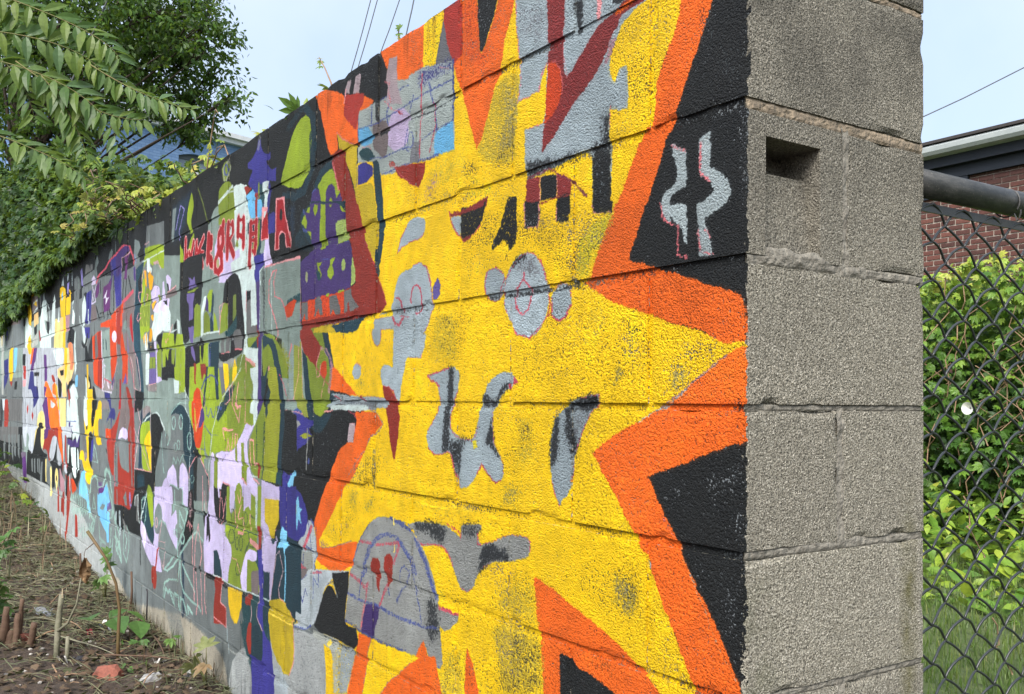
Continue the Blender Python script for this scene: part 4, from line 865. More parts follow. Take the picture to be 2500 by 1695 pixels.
P|G3|0|0|0|1|3234 -493 3159 -472 3061 -470 3000 -508 2993 -635 2933 -678 2863 -736 2881 -815 3278 -851 3374 -585
P|G3|0|0|0|1|2814 -638 2740 -634 2655 -691 2611 -790 2773 -805
P|K2|0|0|0|1|2837 -611 2773 -605 2779 -684 2784 -806 2816 -808
L|MT|1|0|11.1 10.9 10.1 6.3 6.3 10.1 10.9 11.1 11.1 10.9 10.1 6.3 6.3 10.1 10.9 11.1|0.8|3112 -510 3114 -520 3121 -529 3131 -535 3143 -537 3155 -536 3166 -530 3174 -522 3177 -512 3175 -502 3168 -493 3158 -487 3146 -485 3133 -487 3123 -492 3115 -500 3112 -510
L|MT|1|0|10.6 10.4 9.9 6.7 6.7 9.9 10.4 10.6 10.6 10.4 9.9 6.7 6.7 9.9 10.4 10.6|0.8|3001 -504 3003 -515 3008 -525 3017 -531 3028 -534 3039 -532 3049 -526 3055 -517 3058 -506 3056 -495 3051 -485 3042 -479 3031 -476 3020 -478 3011 -484 3004 -494 3001 -504
L|MT|1|0|11.6 11.4 10.8 7.3 7.3 10.8 11.4 11.6 11.6 11.4 10.8 7.3 7.3 10.8 11.4 11.6|0.8|3211 -576 3213 -587 3219 -597 3228 -604 3240 -607 3252 -605 3263 -599 3270 -590 3273 -578 3271 -567 3265 -557 3255 -550 3244 -547 3232 -549 3221 -555 3214 -565 3211 -576
L|MT|1|0|10 9.9 9.4 6.6 6.6 9.4 9.9 10 10 9.9 9.4 6.6 6.6 9.4 9.9 10|0.8|2874 -576 2875 -589 2881 -600 2891 -608 2903 -611 2915 -609 2926 -602 2933 -591 2936 -578 2935 -565 2928 -554 2918 -546 2907 -543 2894 -545 2884 -552 2877 -563 2874 -576
L|MT|0|0|10.1 8 3.1|0.6|3297 -535 3172 -459 3052 -425 2935 -428
L|MT|0|0|10.4|0.7|3295 -565 3265 -618
L|MT|1|0|8.5 8.3 7.6 4.6 4.6 7.6 8.3 8.5 8.5 8.3 7.6 4.6 4.6 7.6 8.3 8.5|0.6|3092 -610 3093 -617 3098 -622 3105 -626 3113 -628 3122 -627 3129 -624 3134 -619 3136 -612 3135 -606 3130 -601 3123 -597 3115 -595 3106 -596 3099 -599 3094 -604 3092 -610
L|MT|1|0|8.4 8.3 7.8 5.3 5.3 7.8 8.3 8.4 8.4 8.3 7.8 5.3 5.3 7.8 8.3 8.4|0.6|3047 -599 3048 -606 3052 -613 3058 -617 3065 -619 3072 -618 3079 -614 3083 -608 3085 -600 3084 -593 3080 -586 3074 -582 3067 -580 3060 -581 3053 -585 3049 -591 3047 -599
L|MT|0|0|8.3 8 8.2 8 8 8.3|0.7|3147 -685 3136 -655 3098 -682 3075 -652 3038 -678 2993 -638 2980 -662
L|GWt|0|0|9 8.4 9|0.6|2973 -364 2969 -444 2898 -490 2883 -776
L|PKl|0|0|6.8 7.7|0.7|2803 -634 2888 -685 2891 -722
L|PKl|0|0|8.1 7.4 7.7 8.1|0.7|2752 -601 2745 -634 2687 -666 2634 -704 2617 -754
L|GWt|0|0|6.4|0.7|2990 -371 2936 -406
P|LVp|0|0|0|1|3284 -751 3208 -712 3147 -685 3096 -705 3074 -781 3155 -768 3204 -778 3201 -844 3357 -858
P|LVp|0|0|0|1|3031 -685 2991 -669 2933 -688 2897 -723 2903 -817 2960 -822 2985 -774 3032 -777
L|MT|0|0|4.3 6 3.6|0.7|3205 -771 3142 -773 3056 -782 2974 -769
P|K|0|0|0|1|2471 -726 2453 -711 2417 -711 2373 -718 2370 -767 2469 -776
P|OL2|0|0|0|1|2304 -707 2271 -694 2246 -713 2244 -756 2319 -763
L|PKl|0|0|6.2|0.9|2453 -708 2373 -713
L|PKl|0|0|5.1|0.8|2705 -703 2695 -797
L|MT|1|0|6.5 6.3 5.5 3.2 3.2 5.5 6.3 6.5 6.5 6.3 5.5 3.2 3.2 5.5 6.3 6.5|0.5|2818 -723 2819 -729 2824 -735 2832 -738 2841 -740 2850 -740 2858 -737 2863 -733 2866 -727 2864 -721 2859 -715 2852 -712 2842 -710 2833 -710 2825 -713 2820 -718 2818 -723
P|LVp|0|0|0|1|3361 -796 3166 -780 3151 -832 3148 -880 3159 -908 3075 -870 3054 -919 3083 -935 3081 -974 3045 -982 3048 -1027 3103 -1015 3167 -984 3272 -943 3354 -918
P|LVp|0|0|0|1|2974 -765 2895 -759 2898 -809 2901 -849 2970 -837
P|K2|0|0|0|1|2894 -777 2829 -760 2821 -817 2807 -861 2832 -904 2820 -924 2873 -961 2950 -998 3007 -1028 2996 -1008 2963 -972 2976 -942 2910 -897 2901 -856
L|PKs|0|0|28.6|0.5|2865 -793 2867 -867
L|PKl|0|0|8.4 8.7 8.8 8.4|0.7|2909 -915 2888 -894 2864 -929 2871 -896 2837 -919
L|TD3|0|0|30.1|0.9|2974 -989 2958 -1277
L|MT|0|0|14.7|0.8|3122 -796 3111 -873
L|MT|0|0|13.7 12.2 13.6|0.8|2979 -784 2982 -832 2912 -860 2953 -939
L|MT|0|0|14 11.5|0.8|3021 -871 3012 -927 2977 -936
L|MT|0|0|12.9 13.4|0.8|3021 -871 2943 -916 2901 -859
L|MT|0|0|5.1 14.5 8.7 14.5|0.8|3107 -954 3058 -952 3057 -983 3093 -982 3107 -954
L|MT|0|0|13.5 13.7 13 11.6|0.8|2953 -939 3009 -984 3066 -1033 3161 -1095 3260 -1143
L|MT|0|0|8.4 10.3 10.9|0.8|2830 -943 2777 -925 2745 -933 2693 -950
L|MT|0|0|12 11.8 13.6|0.8|2852 -952 2927 -999 3006 -1044 3016 -1067
L|MT|0|0|14.3 13.3 14.2|0.8|3050 -995 3040 -1058 3016 -1071 3047 -1161
L|MT|0|0|13 10.3 7.6|0.8|3040 -1061 3110 -1104 3209 -1141 3260 -1143
L|MT|0|0|14 13.7|0.8|3016 -1071 3000 -1151 2963 -1182
L|MT|0|0|12.4|0.8|2980 -1081 2808 -1162
L|MT|0|0|10.1 3.9|0.8|3257 -1202 3181 -1173 3047 -1152
L|MT|0|0|15.1 13.8 12.9 14.7|0.8|3253 -1262 3230 -1218 3191 -1231 3166 -1217 3095 -1266
L|MT|0|0|10.5 14.4|0.8|3092 -1214 3031 -1219 3023 -1269
L|MT|0|0|10.4 8.6 11.8|0.8|2963 -1189 2860 -1205 2752 -1209 2720 -1221
L|MT|0|0|14 9.5 13.6|0.8|3005 -1269 3002 -1221 2961 -1223 2913 -1269
L|MT|0|0|13.3 11.8|0.8|2891 -1260 2903 -1234 2836 -1254
L|MT|1|0|13.8 13.4 12.1 7 7 12.1 13.4 13.8 13.8 13.4 12.1 7 7 12.1 13.4 13.8|1|2947 -973 2949 -980 2954 -987 2963 -992 2973 -995 2984 -995 2993 -992 3000 -987 3002 -980 3000 -972 2995 -966 2986 -960 2975 -958 2965 -958 2956 -961 2949 -966 2947 -973
L|PKl|0|0|9.5 9.6 9.6 9.5|0.7|2758 -895 2796 -981 2797 -1066 2763 -1202 2782 -1244
L|PKl|0|0|9.3 9.2 9.3|0.7|2758 -895 2701 -998 2729 -1059 2699 -1228
L|PKl|0|0|9.8 9.7 9.8|0.7|2830 -943 2837 -1017 2825 -1046 2812 -1196
L|PKl|0|0|9.1 9.1|0.7|2669 -1018 2672 -1171 2649 -1218
P|K2|0|0|0|1|2698 -838 2668 -835 2657 -854 2675 -892 2686 -878
L|TDs|0|0|4.1|0.5|2808 -852 2698 -850
L|K2|0|0|12.3|1|2807 -1071 2791 -1074
P|K2|0|6|0|1|2745 -1052 2719 -1049 2723 -1073 2738 -1078
L|PKl|0|0|7.2|0.7|2702 -761 2699 -835
L|PKl|0|0|6|0.6|2662 -758 2658 -831
L|GWt|0|0|6.1|0.5|2682 -759 2673 -830
P|LVp|0|0|0|1|2613 -736 2565 -732 2551 -820 2512 -850 2483 -864 2438 -856 2424 -869 2427 -899 2373 -909 2341 -943 2353 -972 2377 -1009 2384 -1056 2447 -1058 2457 -1021 2496 -979 2525 -963 2553 -967 2549 -1055 2667 -1064 2682 -966 2675 -901 2667 -853 2638 -832 2621 -784
P|TDs|0|0|0|1|2553 -967 2516 -959 2477 -990 2456 -1049 2549 -1052
P|K2|0|0|0|1|2652 -845 2628 -831 2606 -892 2594 -926 2613 -946 2624 -912 2648 -944 2645 -888
P|K|0|0|0|1|2565 -732 2489 -738 2417 -721 2412 -834 2429 -850 2492 -865 2531 -847 2552 -806
L|PKl|0|0|6.5|0.8|2479 -743 2492 -862
L|PKl|0|0|6.3 6.2|0.8|2465 -764 2439 -823 2465 -859
L|PKl|0|0|6.2|0.8|2415 -759 2440 -812
L|LVp|0|0|18.6|1|2503 -739 2497 -758
P|OL2|0|0|0|1|2420 -854 2408 -820 2408 -720 2373 -717 2360 -815 2309 -788 2320 -729 2246 -707 2235 -765 2179 -764 2157 -716 2110 -727 2099 -826 2084 -903 2109 -937 2071 -962 2064 -1037 2183 -1055 2231 -1055 2384 -1059 2377 -1009 2344 -963 2355 -923 2418 -896
P|LVp|0|0|0|1|2373 -717 2321 -713 2322 -784 2360 -815 2374 -789
P|LVp|0|0|0|1|2246 -707 2158 -700 2153 -723 2154 -783 2179 -764 2226 -790 2235 -762
P|LVp|0|0|0|1|2158 -700 2089 -694 2087 -735 2110 -732 2153 -723
P|OL2|0|0|0|1|2089 -694 2051 -691 2054 -823 2091 -827 2086 -761
L|GWt|0|0|18.2|0.7|2099 -731 2099 -823
P|LVp|0|0|0|1|2219 -958 2188 -920 2149 -907 2088 -909 2087 -934 2117 -946 2156 -944 2179 -947 2185 -1006 2191 -1059 2239 -1059 2253 -1016 2234 -987
P|BR|0|0|0|1|2142 -981 2078 -966 2066 -987 2075 -1046 2143 -1056
P|LI|0|4|0|1|2420 -857 2090 -853 2082 -862 2159 -861 2323 -865 2427 -883
L|TDs|0|0|3.7 3.8|0.7|2411 -853 2240 -853 2075 -854
L|K3|1|0|8.6 8.4 7.9 5.1 5.1 7.9 8.4 8.6 8.6 8.4 7.9 5.1 5.1 7.9 8.4 8.6|0.6|2319 -810 2320 -818 2324 -824 2330 -829 2337 -831 2345 -831 2351 -827 2355 -821 2357 -814 2356 -807 2352 -800 2346 -796 2339 -793 2332 -794 2325 -798 2321 -803 2319 -810
L|K3|1|0|8 7.9 7.3 4.8 4.8 7.3 7.9 8 8 7.9 7.3 4.8 4.8 7.3 7.9 8|0.6|2184 -809 2185 -818 2190 -825 2196 -830 2204 -833 2212 -832 2219 -828 2224 -822 2226 -814 2225 -806 2220 -798 2214 -793 2206 -791 2198 -791 2191 -795 2186 -802 2184 -809
L|K3|1|0|8.6 8.4 7.5 4.4 4.4 7.5 8.4 8.6 8.6 8.4 7.5 4.4 4.4 7.5 8.4 8.6|0.6|2319 -886 2321 -896 2328 -905 2338 -911 2351 -915 2363 -914 2374 -911 2382 -903 2385 -894 2383 -885 2376 -876 2366 -869 2353 -866 2340 -866 2330 -870 2322 -877 2319 -886
L|K3|1|0|8.4 8.3 7.9 5.6 5.6 7.9 8.3 8.4 8.4 8.3 7.9 5.6 5.6 7.9 8.3 8.4|0.6|2275 -905 2276 -913 2279 -921 2284 -926 2290 -928 2297 -928 2303 -924 2307 -917 2308 -909 2307 -901 2304 -893 2299 -888 2292 -886 2286 -886 2280 -890 2276 -897 2275 -905
L|K3|1|0|8.2 8.1 7.8 5.6 5.6 7.8 8.1 8.2 8.2 8.1 7.8 5.6 5.6 7.8 8.1 8.2|0.6|2232 -899 2233 -909 2237 -917 2242 -923 2249 -925 2256 -925 2262 -920 2266 -913 2268 -904 2267 -895 2263 -886 2258 -880 2251 -878 2244 -879 2238 -883 2234 -890 2232 -899
L|K3|1|0|8.4 8.2 7.5 4.7 4.7 7.5 8.2 8.4 8.4 8.2 7.5 4.7 4.7 7.5 8.2 8.4|0.6|2256 -990 2257 -999 2262 -1006 2269 -1012 2278 -1015 2287 -1015 2295 -1011 2300 -1005 2303 -997 2301 -989 2296 -981 2289 -975 2280 -973 2271 -973 2263 -976 2258 -982 2256 -990
L|K3|0|0|11.5 5.3|0.7|2204 -925 2173 -900 2119 -898
L|K3|0|0|7.5 7.6|0.6|2300 -808 2316 -837 2322 -892
L|K3|0|0|4.1 11.1 9.9|0.6|2264 -874 2175 -858 2158 -885 2189 -907
L|K3|0|0|7.3|0.6|2154 -796 2115 -802
L|PKl|0|0|6.4 6.3 3.5 6 6.6|0.9|2251 -771 2283 -815 2274 -822 2241 -813 2225 -822 2223 -859
L|PKl|0|0|6.8 6.7|0.9|2317 -794 2307 -836 2294 -856
L|PKl|0|0|6.3|0.9|2158 -794 2160 -846
L|PKl|0|0|6.6 6.5 6.5|0.9|2262 -719 2253 -740 2268 -765 2286 -742
L|PKl|0|0|10.6|0.9|2280 -868 2231 -865
L|PKl|0|0|18.5|0.9|2150 -881 2081 -892
L|PKl|0|0|2.7 5|0.8|2344 -963 2293 -964 2258 -1004
P|R|0|0|0|1|2091 -825 2057 -821 2053 -848 2045 -857 2051 -894 2073 -899 2071 -858 2086 -847
P|BL|0|0|0|1|2080 -903 2043 -895 2034 -957 2021 -1098 2060 -1122 2061 -1011
P|LVp|0|0|0|1|2051 -691 1882 -678 1887 -717 2021 -724 2018 -799 1974 -819 1966 -848 1937 -854 1910 -831 1909 -865 1915 -897 1933 -966 1951 -1047 1965 -1045 1969 -957 2033 -962 2043 -898 2038 -857 2054 -818
P|YO2|0|0|0|1|2021 -727 1894 -723 1888 -785 1918 -812 1931 -846 1973 -848 1974 -819 2018 -799
L|PKl|0|0|3.8|0.8|1925 -818 1884 -818
P|TDs|0|0|0|1|1966 -850 1917 -846 1937 -866
P|TDs|0|0|0|1|2033 -964 1965 -956 1965 -1042 2023 -1040
P|TDs|0|0|0|1|1911 -817 1871 -807 1820 -820 1703 -838 1697 -1037 1812 -1036 1951 -1049 1933 -966 1908 -889
P|BL|0|0|0|1|1889 -679 1746 -667 1741 -820 1870 -817 1886 -765
P|SBl|0|0|0|1|1864 -797 1831 -812 1820 -829 1819 -848 1803 -849 1829 -864 1838 -891 1849 -862 1902 -869 1886 -850
L|SBl|0|0|10.6 10.5|0.8|1831 -890 1825 -960 1833 -1028
L|PKs|0|0|6 5.9 6 3.8|0.8|1881 -878 1846 -933 1884 -994 1876 -1022 1836 -1024
L|PKs|0|0|5 6.2|0.7|1881 -878 1908 -894 1952 -1030
P|K2|0|0|0|1|2662 -1061 2549 -1058 2539 -1076 2656 -1080
P|K2|0|0|0|1|2456 -1060 2384 -1059 2387 -1079 2446 -1078
L|GWt|0|0|5.9 8.2 5.8 5.3 5.9|0.9|2559 -1056 2456 -1054 2384 -1062 2231 -1058 2060 -1049 1965 -1047
P|R|0|0|0|1|2549 -1060 2451 -1053 2471 -1129 2461 -1144 2397 -1149 2395 -1204 2541 -1233 2543 -1177 2523 -1116
P|YO3|0|0|0|1|2383 -1075 2235 -1064 2237 -1104 2260 -1144 2284 -1179 2309 -1187 2353 -1162 2376 -1124
P|K2|0|0|0|1|2231 -1066 2190 -1061 2194 -1078 2222 -1077
P|R|0|0|0|1|2186 -1061 2135 -1057 2138 -1088 2181 -1099 2193 -1085
P|TDs|0|0|0|1|2088 -1092 2063 -1050 1965 -1050 1962 -1118 2071 -1139
P|YO2|0|0|0|1|1965 -1054 1930 -1036 1863 -1026 1771 -1033 1732 -1072 1966 -1119
P|YL2|0|0|0|1|1967 -1079 1895 -1074 1967 -1084
L|PKl|0|0|6.4 6.3 4.4|0.7|2455 -1062 2471 -1132 2461 -1144 2397 -1149
P|R|0|0|0|1|2535 -1062 2454 -1056 2466 -1141 2403 -1151 2396 -1216 2544 -1211 2546 -1172 2525 -1095
L|PKl|0|0|7.9 6 7.9 5.3|0.7|2449 -1058 2466 -1141 2400 -1150 2396 -1216 2544 -1209
P|YO3|0|0|0|1|2381 -1071 2237 -1065 2235 -1106 2275 -1180 2297 -1182 2365 -1144
P|R|0|0|0|1|2184 -1060 2134 -1058 2139 -1093 2194 -1094
L|PKs|0|0|6.7 6.7|0.7|2132 -1091 2125 -1117 2137 -1146
P|R|0|0|0|1|2150 -1148 2126 -1148 2126 -1250 2146 -1255 2177 -1217 2169 -1179
P|TDs|0|0|0|1|2123 -1156 2020 -1131 2015 -1251 2126 -1250
P|BL|0|0|0|1|2071 -966 2027 -960 2017 -1152 1944 -1175 1924 -1221 1902 -1345 2120 -1403 2139 -1253 2028 -1254 2014 -1225 2019 -1148 2072 -1120 2061 -1061
L|PKs|0|0|6.5 6.1|0.7|2060 -1017 2078 -1117 2019 -1153
P|YO2|0|0|0|1|1967 -1046 1867 -1022 1798 -1030 1759 -1059 1749 -1105 1744 -1180 1780 -1235 1813 -1237 1883 -1220 1932 -1189 1958 -1136
L|Yl|0|0|4.8 4.5|0.7|1966 -1082 1853 -1084 1752 -1082
L|PKl|0|0|5.3 6.6 6.7 6.4|0.6|1867 -1022 1787 -1040 1752 -1086 1744 -1184 1780 -1235
P|TDs|0|0|0|1|1821 -1034 1731 -922 1734 -1002 1747 -1077 1775 -1050
P|CL|0|9|0|1|1918 -1241 1813 -1241 1788 -1315 1902 -1345
L|GLb|0|0|12.3|0.7|2385 -1214 2376 -1302
L|GLc|0|0|5.8|0.6|2382 -1289 2227 -1291
P|K|0|0|0|1|5441 671 3672 406 3703 248 3926 239 4396 237 5297 251 5402 255
P|G3|0|0|0|1|5269 322 4914 333 4837 322 4819 281 4268 234 3881 221 3900 22 3917 -62 5276 19 5297 248
P|G3s|0|0|0|1|4525 347 4487 387 4434 392 4406 369 4443 337 4483 333
P|G3s|0|0|0|1|3917 340 3913 371 3814 347 3790 311 3853 286 3798 260 3796 234 3915 238 3931 304
L|G3s|0|0|15|0.8|4345 413 4335 362
P|G3s|0|0|0|1|4914 333 4888 384 4829 404 4788 358 4854 338 4819 281 4896 301
P|GD2|0|0|0|1|5203 334 5183 391 5075 379 5040 341 5027 376 4964 369 4961 338
P|PU|0|0|0|1|4340 349 4204 370 4096 367 4036 348 4023 331 4116 322 4212 309 4195 82 4319 65 4368 206 4456 327 4378 340
P|BL|0|0|0|1|4456 333 4340 341 4331 225 4219 235 4207 80 4319 65 4366 179 4398 265 4442 314
P|PU|0|0|0|1|4496 329 4456 327 4417 253 4445 186 4470 160 4515 221 4449 237
P|MG|0|0|0|1|4139 308 4092 316 4000 320 4067 287 4077 188 4137 199 4112 260
L|PKs|0|0|8.3 5.3 10.8|0.9|4000 323 4080 312 4200 313 4201 249
L|PKd|0|0|19.4 19.3 20.5|0.9|4024 347 3988 321 3947 293 3927 252
L|PKd|0|0|6 12.6 15.1 13.6 13.6 17 13.6 15.5 17.9|0.9|4036 353 4132 371 4216 366 4340 347 4404 341 4510 331 4604 302 4746 288 4818 275 4861 250
L|LVs|0|0|11|0.9|3908 293 3883 255
P|PU|0|0|0|1|3932 235 3893 235 3888 161 3922 172
L|LVs|0|0|10.1 10.1|0.6|4456 330 4368 206 4331 66
L|LVs|0|0|9.8|0.6|4212 309 4201 82
L|G3s|0|0|10.5 10.5|0.5|4618 300 4652 206 4656 76
P|MG|0|0|0|1|4660 207 4501 214 4448 228 4470 160 4476 66 4655 67 4662 149
P|WH|0|0|0|1|4553 185 4584 142 4501 135 4602 102 4591 140 4655 145
P|MG|0|0|0|1|4885 168 4860 235 4771 247 4774 188 4824 160
P|LVw|0|0|0|1|5000 248 4988 287 4934 301 4879 275 4884 246
L|LVw|0|0|13.7 13.7 8.6 13.7 13.7|0.9|4968 239 4942 209 4991 138 4867 143 4910 194 4868 238
L|LVw|0|0|13.7|1|4947 173 4938 158
P|GWt|0|0|0|1|5280 161 5208 209 5157 198 5149 104 5225 16 5267 19
P|K|0|0|0|1|5243 221 5143 225 5124 189 5154 160 5208 209
P|BL|0|0|0|1|5142 215 4998 224 4990 125 5029 28 5193 38 5148 97 5157 192
L|GWt|0|0|25.2|0.9|5084 105 5081 34
P|BR|0|0|0|1|4990 135 4851 123 4828 39 4997 32
L|K2|0|0|18.7|0.85|4742 244 4730 184
L|K2|0|0|17.6|0.85|4383 236 4383 59
L|K2|0|0|16.9|0.85|4143 195 4172 93
L|K2|0|0|16.6|0.85|4083 189 4100 101
L|K2|0|0|15.9|0.85|4037 200 3975 129
L|K2|0|0|18.8|0.85|4850 111 4754 34
L|K2|0|0|18.3|0.85|4655 65 4638 32
L|K2|0|0|18|0.85|4530 64 4540 25
L|K2|0|0|17.8|0.85|4489 64 4453 39
L|K2|0|0|7.5|0.85|4742 65 4655 65
P|BR|0|0|0|1|4123 81 3929 122 3900 22 3917 -62 4149 -48 4154 25
L|PKd|0|0|20.5 21.8|0.9|4183 78 4076 93 3940 118
P|O2|0|0|0|1|4460 31 4256 65 4135 82 4167 34 4160 -65 4704 -34 4708 7 4405 16
P|R|0|0|0|1|4331 55 4256 65 4207 72 4203 -62 4309 -56
L|PKs|0|0|9.9|0.7|4331 66 4311 -39
L|PKd|0|0|9.4 9.6|0.7|4093 90 4143 38 4161 -47
L|PKs|0|0|8.9|0.7|3881 221 3900 22
P|CR|0|0|0|1|3989 1 3961 9 3927 -68 3995 -64
P|G2|0|0|0|1|4137 -55 4127 -24 4080 -14 4049 -34 4053 -71
P|TD2|0|0|0|1|3881 221 3702 238 3741 193 3744 95 3761 27 3785 -86 3916 -78 3900 22
P|K2|0|0|0|1|3844 154 3762 196 3755 96 3808 101
P|LI|0|0|0|1|3703 256 3706 300 3556 293 3387 277 3344 258 3338 163 3370 160 3427 187 3466 213 3540 195 3652 240 3730 197 3749 160 3666 151 3682 89 3730 29 3733 -73 3780 -86 3782 23 3744 95
P|GWt|0|0|0|1|3652 244 3602 241 3590 201 3550 187 3568 165 3648 183
P|G2|0|0|0|1|3540 195 3465 203 3407 171 3317 161 3275 52 3371 22 3412 88 3506 111 3537 147
P|PKs|0|0|0|1|3532 213 3466 213 3437 198 3522 200
P|Y2|0|0|0|1|3699 194 3664 190 3643 110 3679 123
P|Y2|0|0|0|1|3627 166 3588 182 3577 166 3528 146 3553 92 3582 87 3603 106
P|OL2|0|0|0|1|3663 100 3633 106 3583 92 3570 55 3589 37 3570 -98 3774 -86 3761 22 3689 28 3682 77
P|LVp|0|0|0|1|3572 74 3516 107 3412 88 3399 31 3510 21 3550 34
P|Y2|0|0|0|1|3559 25 3502 35 3478 31 3510 17 3528 -8 3548 10
P|GWt|0|0|0|1|3508 -17 3417 23 3371 26 3219 -31 3214 -118 3551 -99 3506 -55
P|LVp|0|0|0|1|3528 -8 3454 22 3416 19 3414 -28 3489 -20
P|LVp|0|0|0|1|3358 106 3335 108 3305 -36 3396 -15 3371 26
P|K|0|0|0|1|3344 22 3273 11 3272 -7
P|Y2|0|0|0|1|3565 -29 3517 -28 3505 -57 3544 -50
P|OL2|0|0|0|1|3437 53 3410 55 3399 29 3435 25
L|PKl|0|0|4.4 9.6 9.2|0.8|3755 98 3803 98 3806 73 3762 37
L|PKl|0|0|2 8.2 7.7 7.4|0.8|3748 -6 3812 -2 3842 -27 3815 -42 3758 -23
L|PKl|0|0|4.8 7.8|0.8|3651 79 3621 71 3649 45
L|OL4|0|0|12.1|0.9|3708 5 3685 -21
L|OL4|0|0|12|0.9|3735 -42 3702 -71
L|OL4|0|0|11.9|0.9|3653 -47 3631 -78
L|OL4|0|0|11.9|0.9|3625 -13 3614 -33
L|OL4|0|0|4.8|0.9|3750 26 3598 26
L|PKl|0|0|7.6 9.1 9.4|0.6|3689 193 3719 186 3749 160 3734 94
L|GWt|0|0|6.3 6.2|0.9|3733 237 3524 241 3343 244
L|PKs|0|0|7.9|0.7|3466 213 3407 171
L|PKs|0|0|7.6|0.8|3707 318 3617 318
L|BLs|0|0|7.3|0.9|3718 314 3714 264
P|G3|0|0|0|1|5381 25 3895 -63 3708 -461 5334 -480
P|G2|0|0|0|1|4675 -43 4468 -38 4435 -198 4405 -324 4514 -305 4625 -307 4656 -191
P|O2|0|0|0|1|4942 -61 4792 -36 4676 -34 4649 -361 4873 -327 4907 -198
P|R|0|0|0|1|4792 -39 4676 -34 4642 -361 4767 -343 4765 -187
P|BR|0|0|0|1|4881 -58 4806 -44 4770 -129 4766 -176 4839 -191 4867 -125
P|O2|0|0|0|1|4469 -24 4286 -35 4273 -203 4306 -270 4380 -318 4409 -282 4437 -170
P|R|0|0|0|1|4298 -34 4162 -42 4192 -126 4226 -170 4266 -136
P|LVw|1|0|0|1|4284 -88 4288 -99 4301 -108 4320 -114 4343 -115 4367 -111 4388 -104 4403 -93 4408 -81 4404 -70 4392 -61 4372 -55 4348 -54 4324 -58 4304 -65 4290 -76
P|O2|0|0|0|1|4192 -126 4160 -64 4119 -129 4045 -180 4019 -212 4014 -289 4022 -341 4105 -322 4140 -337 4148 -234 4189 -171
P|BR|0|0|0|1|4134 -83 4052 -75 3886 -191 3863 -360 4020 -206 4056 -184 4119 -129
P|PUs|0|0|0|0.6|4052 -85 3999 -181 4044 -185
P|CR|0|0|0|1|3996 -52 3928 -56 3906 -134 3935 -125
L|PKd|0|0|7.7|0.6|3984 -58 3886 -191
P|BR|0|0|0|1|4279 -122 4191 -139 4187 -196 4286 -203
P|PU|0|0|0|1|4305 -279 4326 -338 4376 -365 4380 -318
L|WH2|0|0|20.5 20.5 20.5 5.9 20.5|0.9|4682 -42 4656 -191 4633 -203 4634 -370 4401 -379 4384 -351
P|BR2|0|0|0|1|4625 -307 4405 -324 4382 -374 4620 -367
L|WH2|0|0|12.7 11.3 12.7|0.8|4514 -305 4484 -345 4456 -354 4472 -326
L|WH2|0|0|15.5 15.5|0.8|4604 -221 4569 -308 4607 -350
L|PKd|0|0|7.7|0.8|4597 -301 4405 -329
L|TDs|0|0|18.2|0.7|4628 -91 4618 -135
P|TDs|0|0|0|1|4566 -83 4537 -104 4533 -147 4554 -149
L|WH2|0|0|8|1|4561 -237 4589 -230
P|BLd|0|0|0|1|4577 -378 4427 -382 4393 -487 4434 -469 4478 -421 4560 -415
P|G3|0|0|0|1|4352 -338 4181 -273 4185 -380 4195 -420 4346 -420
P|CR|0|0|0|1|4203 -313 4166 -313 4166 -483 4227 -484 4197 -393
P|R|0|0|0|1|4056 -354 4009 -354 3950 -393 3866 -479 3966 -480 4017 -406
P|BR|0|0|0|1|4158 -419 4055 -362 4005 -419 3966 -480 4166 -483
P|BLp|0|0|0|1|4083 -301 4061 -283 4034 -331 4116 -340
L|PKs|0|0|12.7 13 8.5 11.7 12.9 12.9 11.4|0.9|3963 -208 3903 -266 3885 -358 3765 -381 3745 -371 3758 -331 3830 -213 3875 -194
L|PKd|0|0|8.7 8.9|0.6|3997 -207 3886 -342 3856 -462
L|PKs|0|0|10.4|0.7|4010 -341 4019 -212
L|PKs|0|0|9.8 9.8 9.8|0.7|4292 -121 4260 -209 4306 -270 4363 -365
P|BR|0|0|0|1|3952 -201 3874 -199 3857 -292 3874 -355 3903 -266
P|TD3|0|0|0|1|3869 -199 3841 -207 3758 -331 3755 -368 3839 -243
P|TD2|0|0|0|1|3912 -47 3776 -56 3757 -195 3698 -295 3674 -430 3697 -460 3851 -462 3857 -368 3755 -381 3734 -368 3760 -294 3819 -213 3886 -186
P|K2|0|0|0|1|3852 -368 3682 -383 3687 -460 3839 -478
P|K3b|0|0|0|1|5048 -117 4944 -37 4938 -200 5074 -190
P|GL2|0|0|0|1|5266 -86 5162 -119 5172 -190 5257 -191
P|GWt|0|0|0|1|5267 19 5191 14 5136 -42 5165 -87 5217 -72
P|BL|0|0|0|1|5191 14 5011 3 5021 -57 5102 -59 5153 -35
L|K2|0|0|28.3 28.3 28.3|0.9|5267 -76 5180 -109 5101 -69 5087 -38
L|GL2|0|0|16.8|0.8|5130 -104 5068 -67
P|K2|0|0|0|1|5164 -103 5098 -100 5061 -153 4946 -200 5155 -194
P|Y3|0|0|0|1|5104 -214 5056 -209 5042 -270 5059 -356 4916 -360 4919 -417 4850 -416 4925 -435 4905 -494 5063 -497 5083 -362
P|K2|0|0|0|1|5215 -280 5149 -265 5098 -282 5095 -315 5179 -299
P|GWt|0|0|0|1|5237 -317 5181 -283 5106 -288 5092 -356 5063 -497 5178 -498 5168 -424 5224 -361
P|K2|0|0|0|1|5042 -270 4968 -305 4948 -356 5027 -356
P|LIw|0|0|0|1|5048 -301 4998 -320 4988 -347 5043 -356
P|K2|0|0|0|1|4910 -342 4856 -348 4820 -416 4912 -414
P|GL2|0|0|0|1|4857 -342 4577 -376 4574 -413 4805 -413
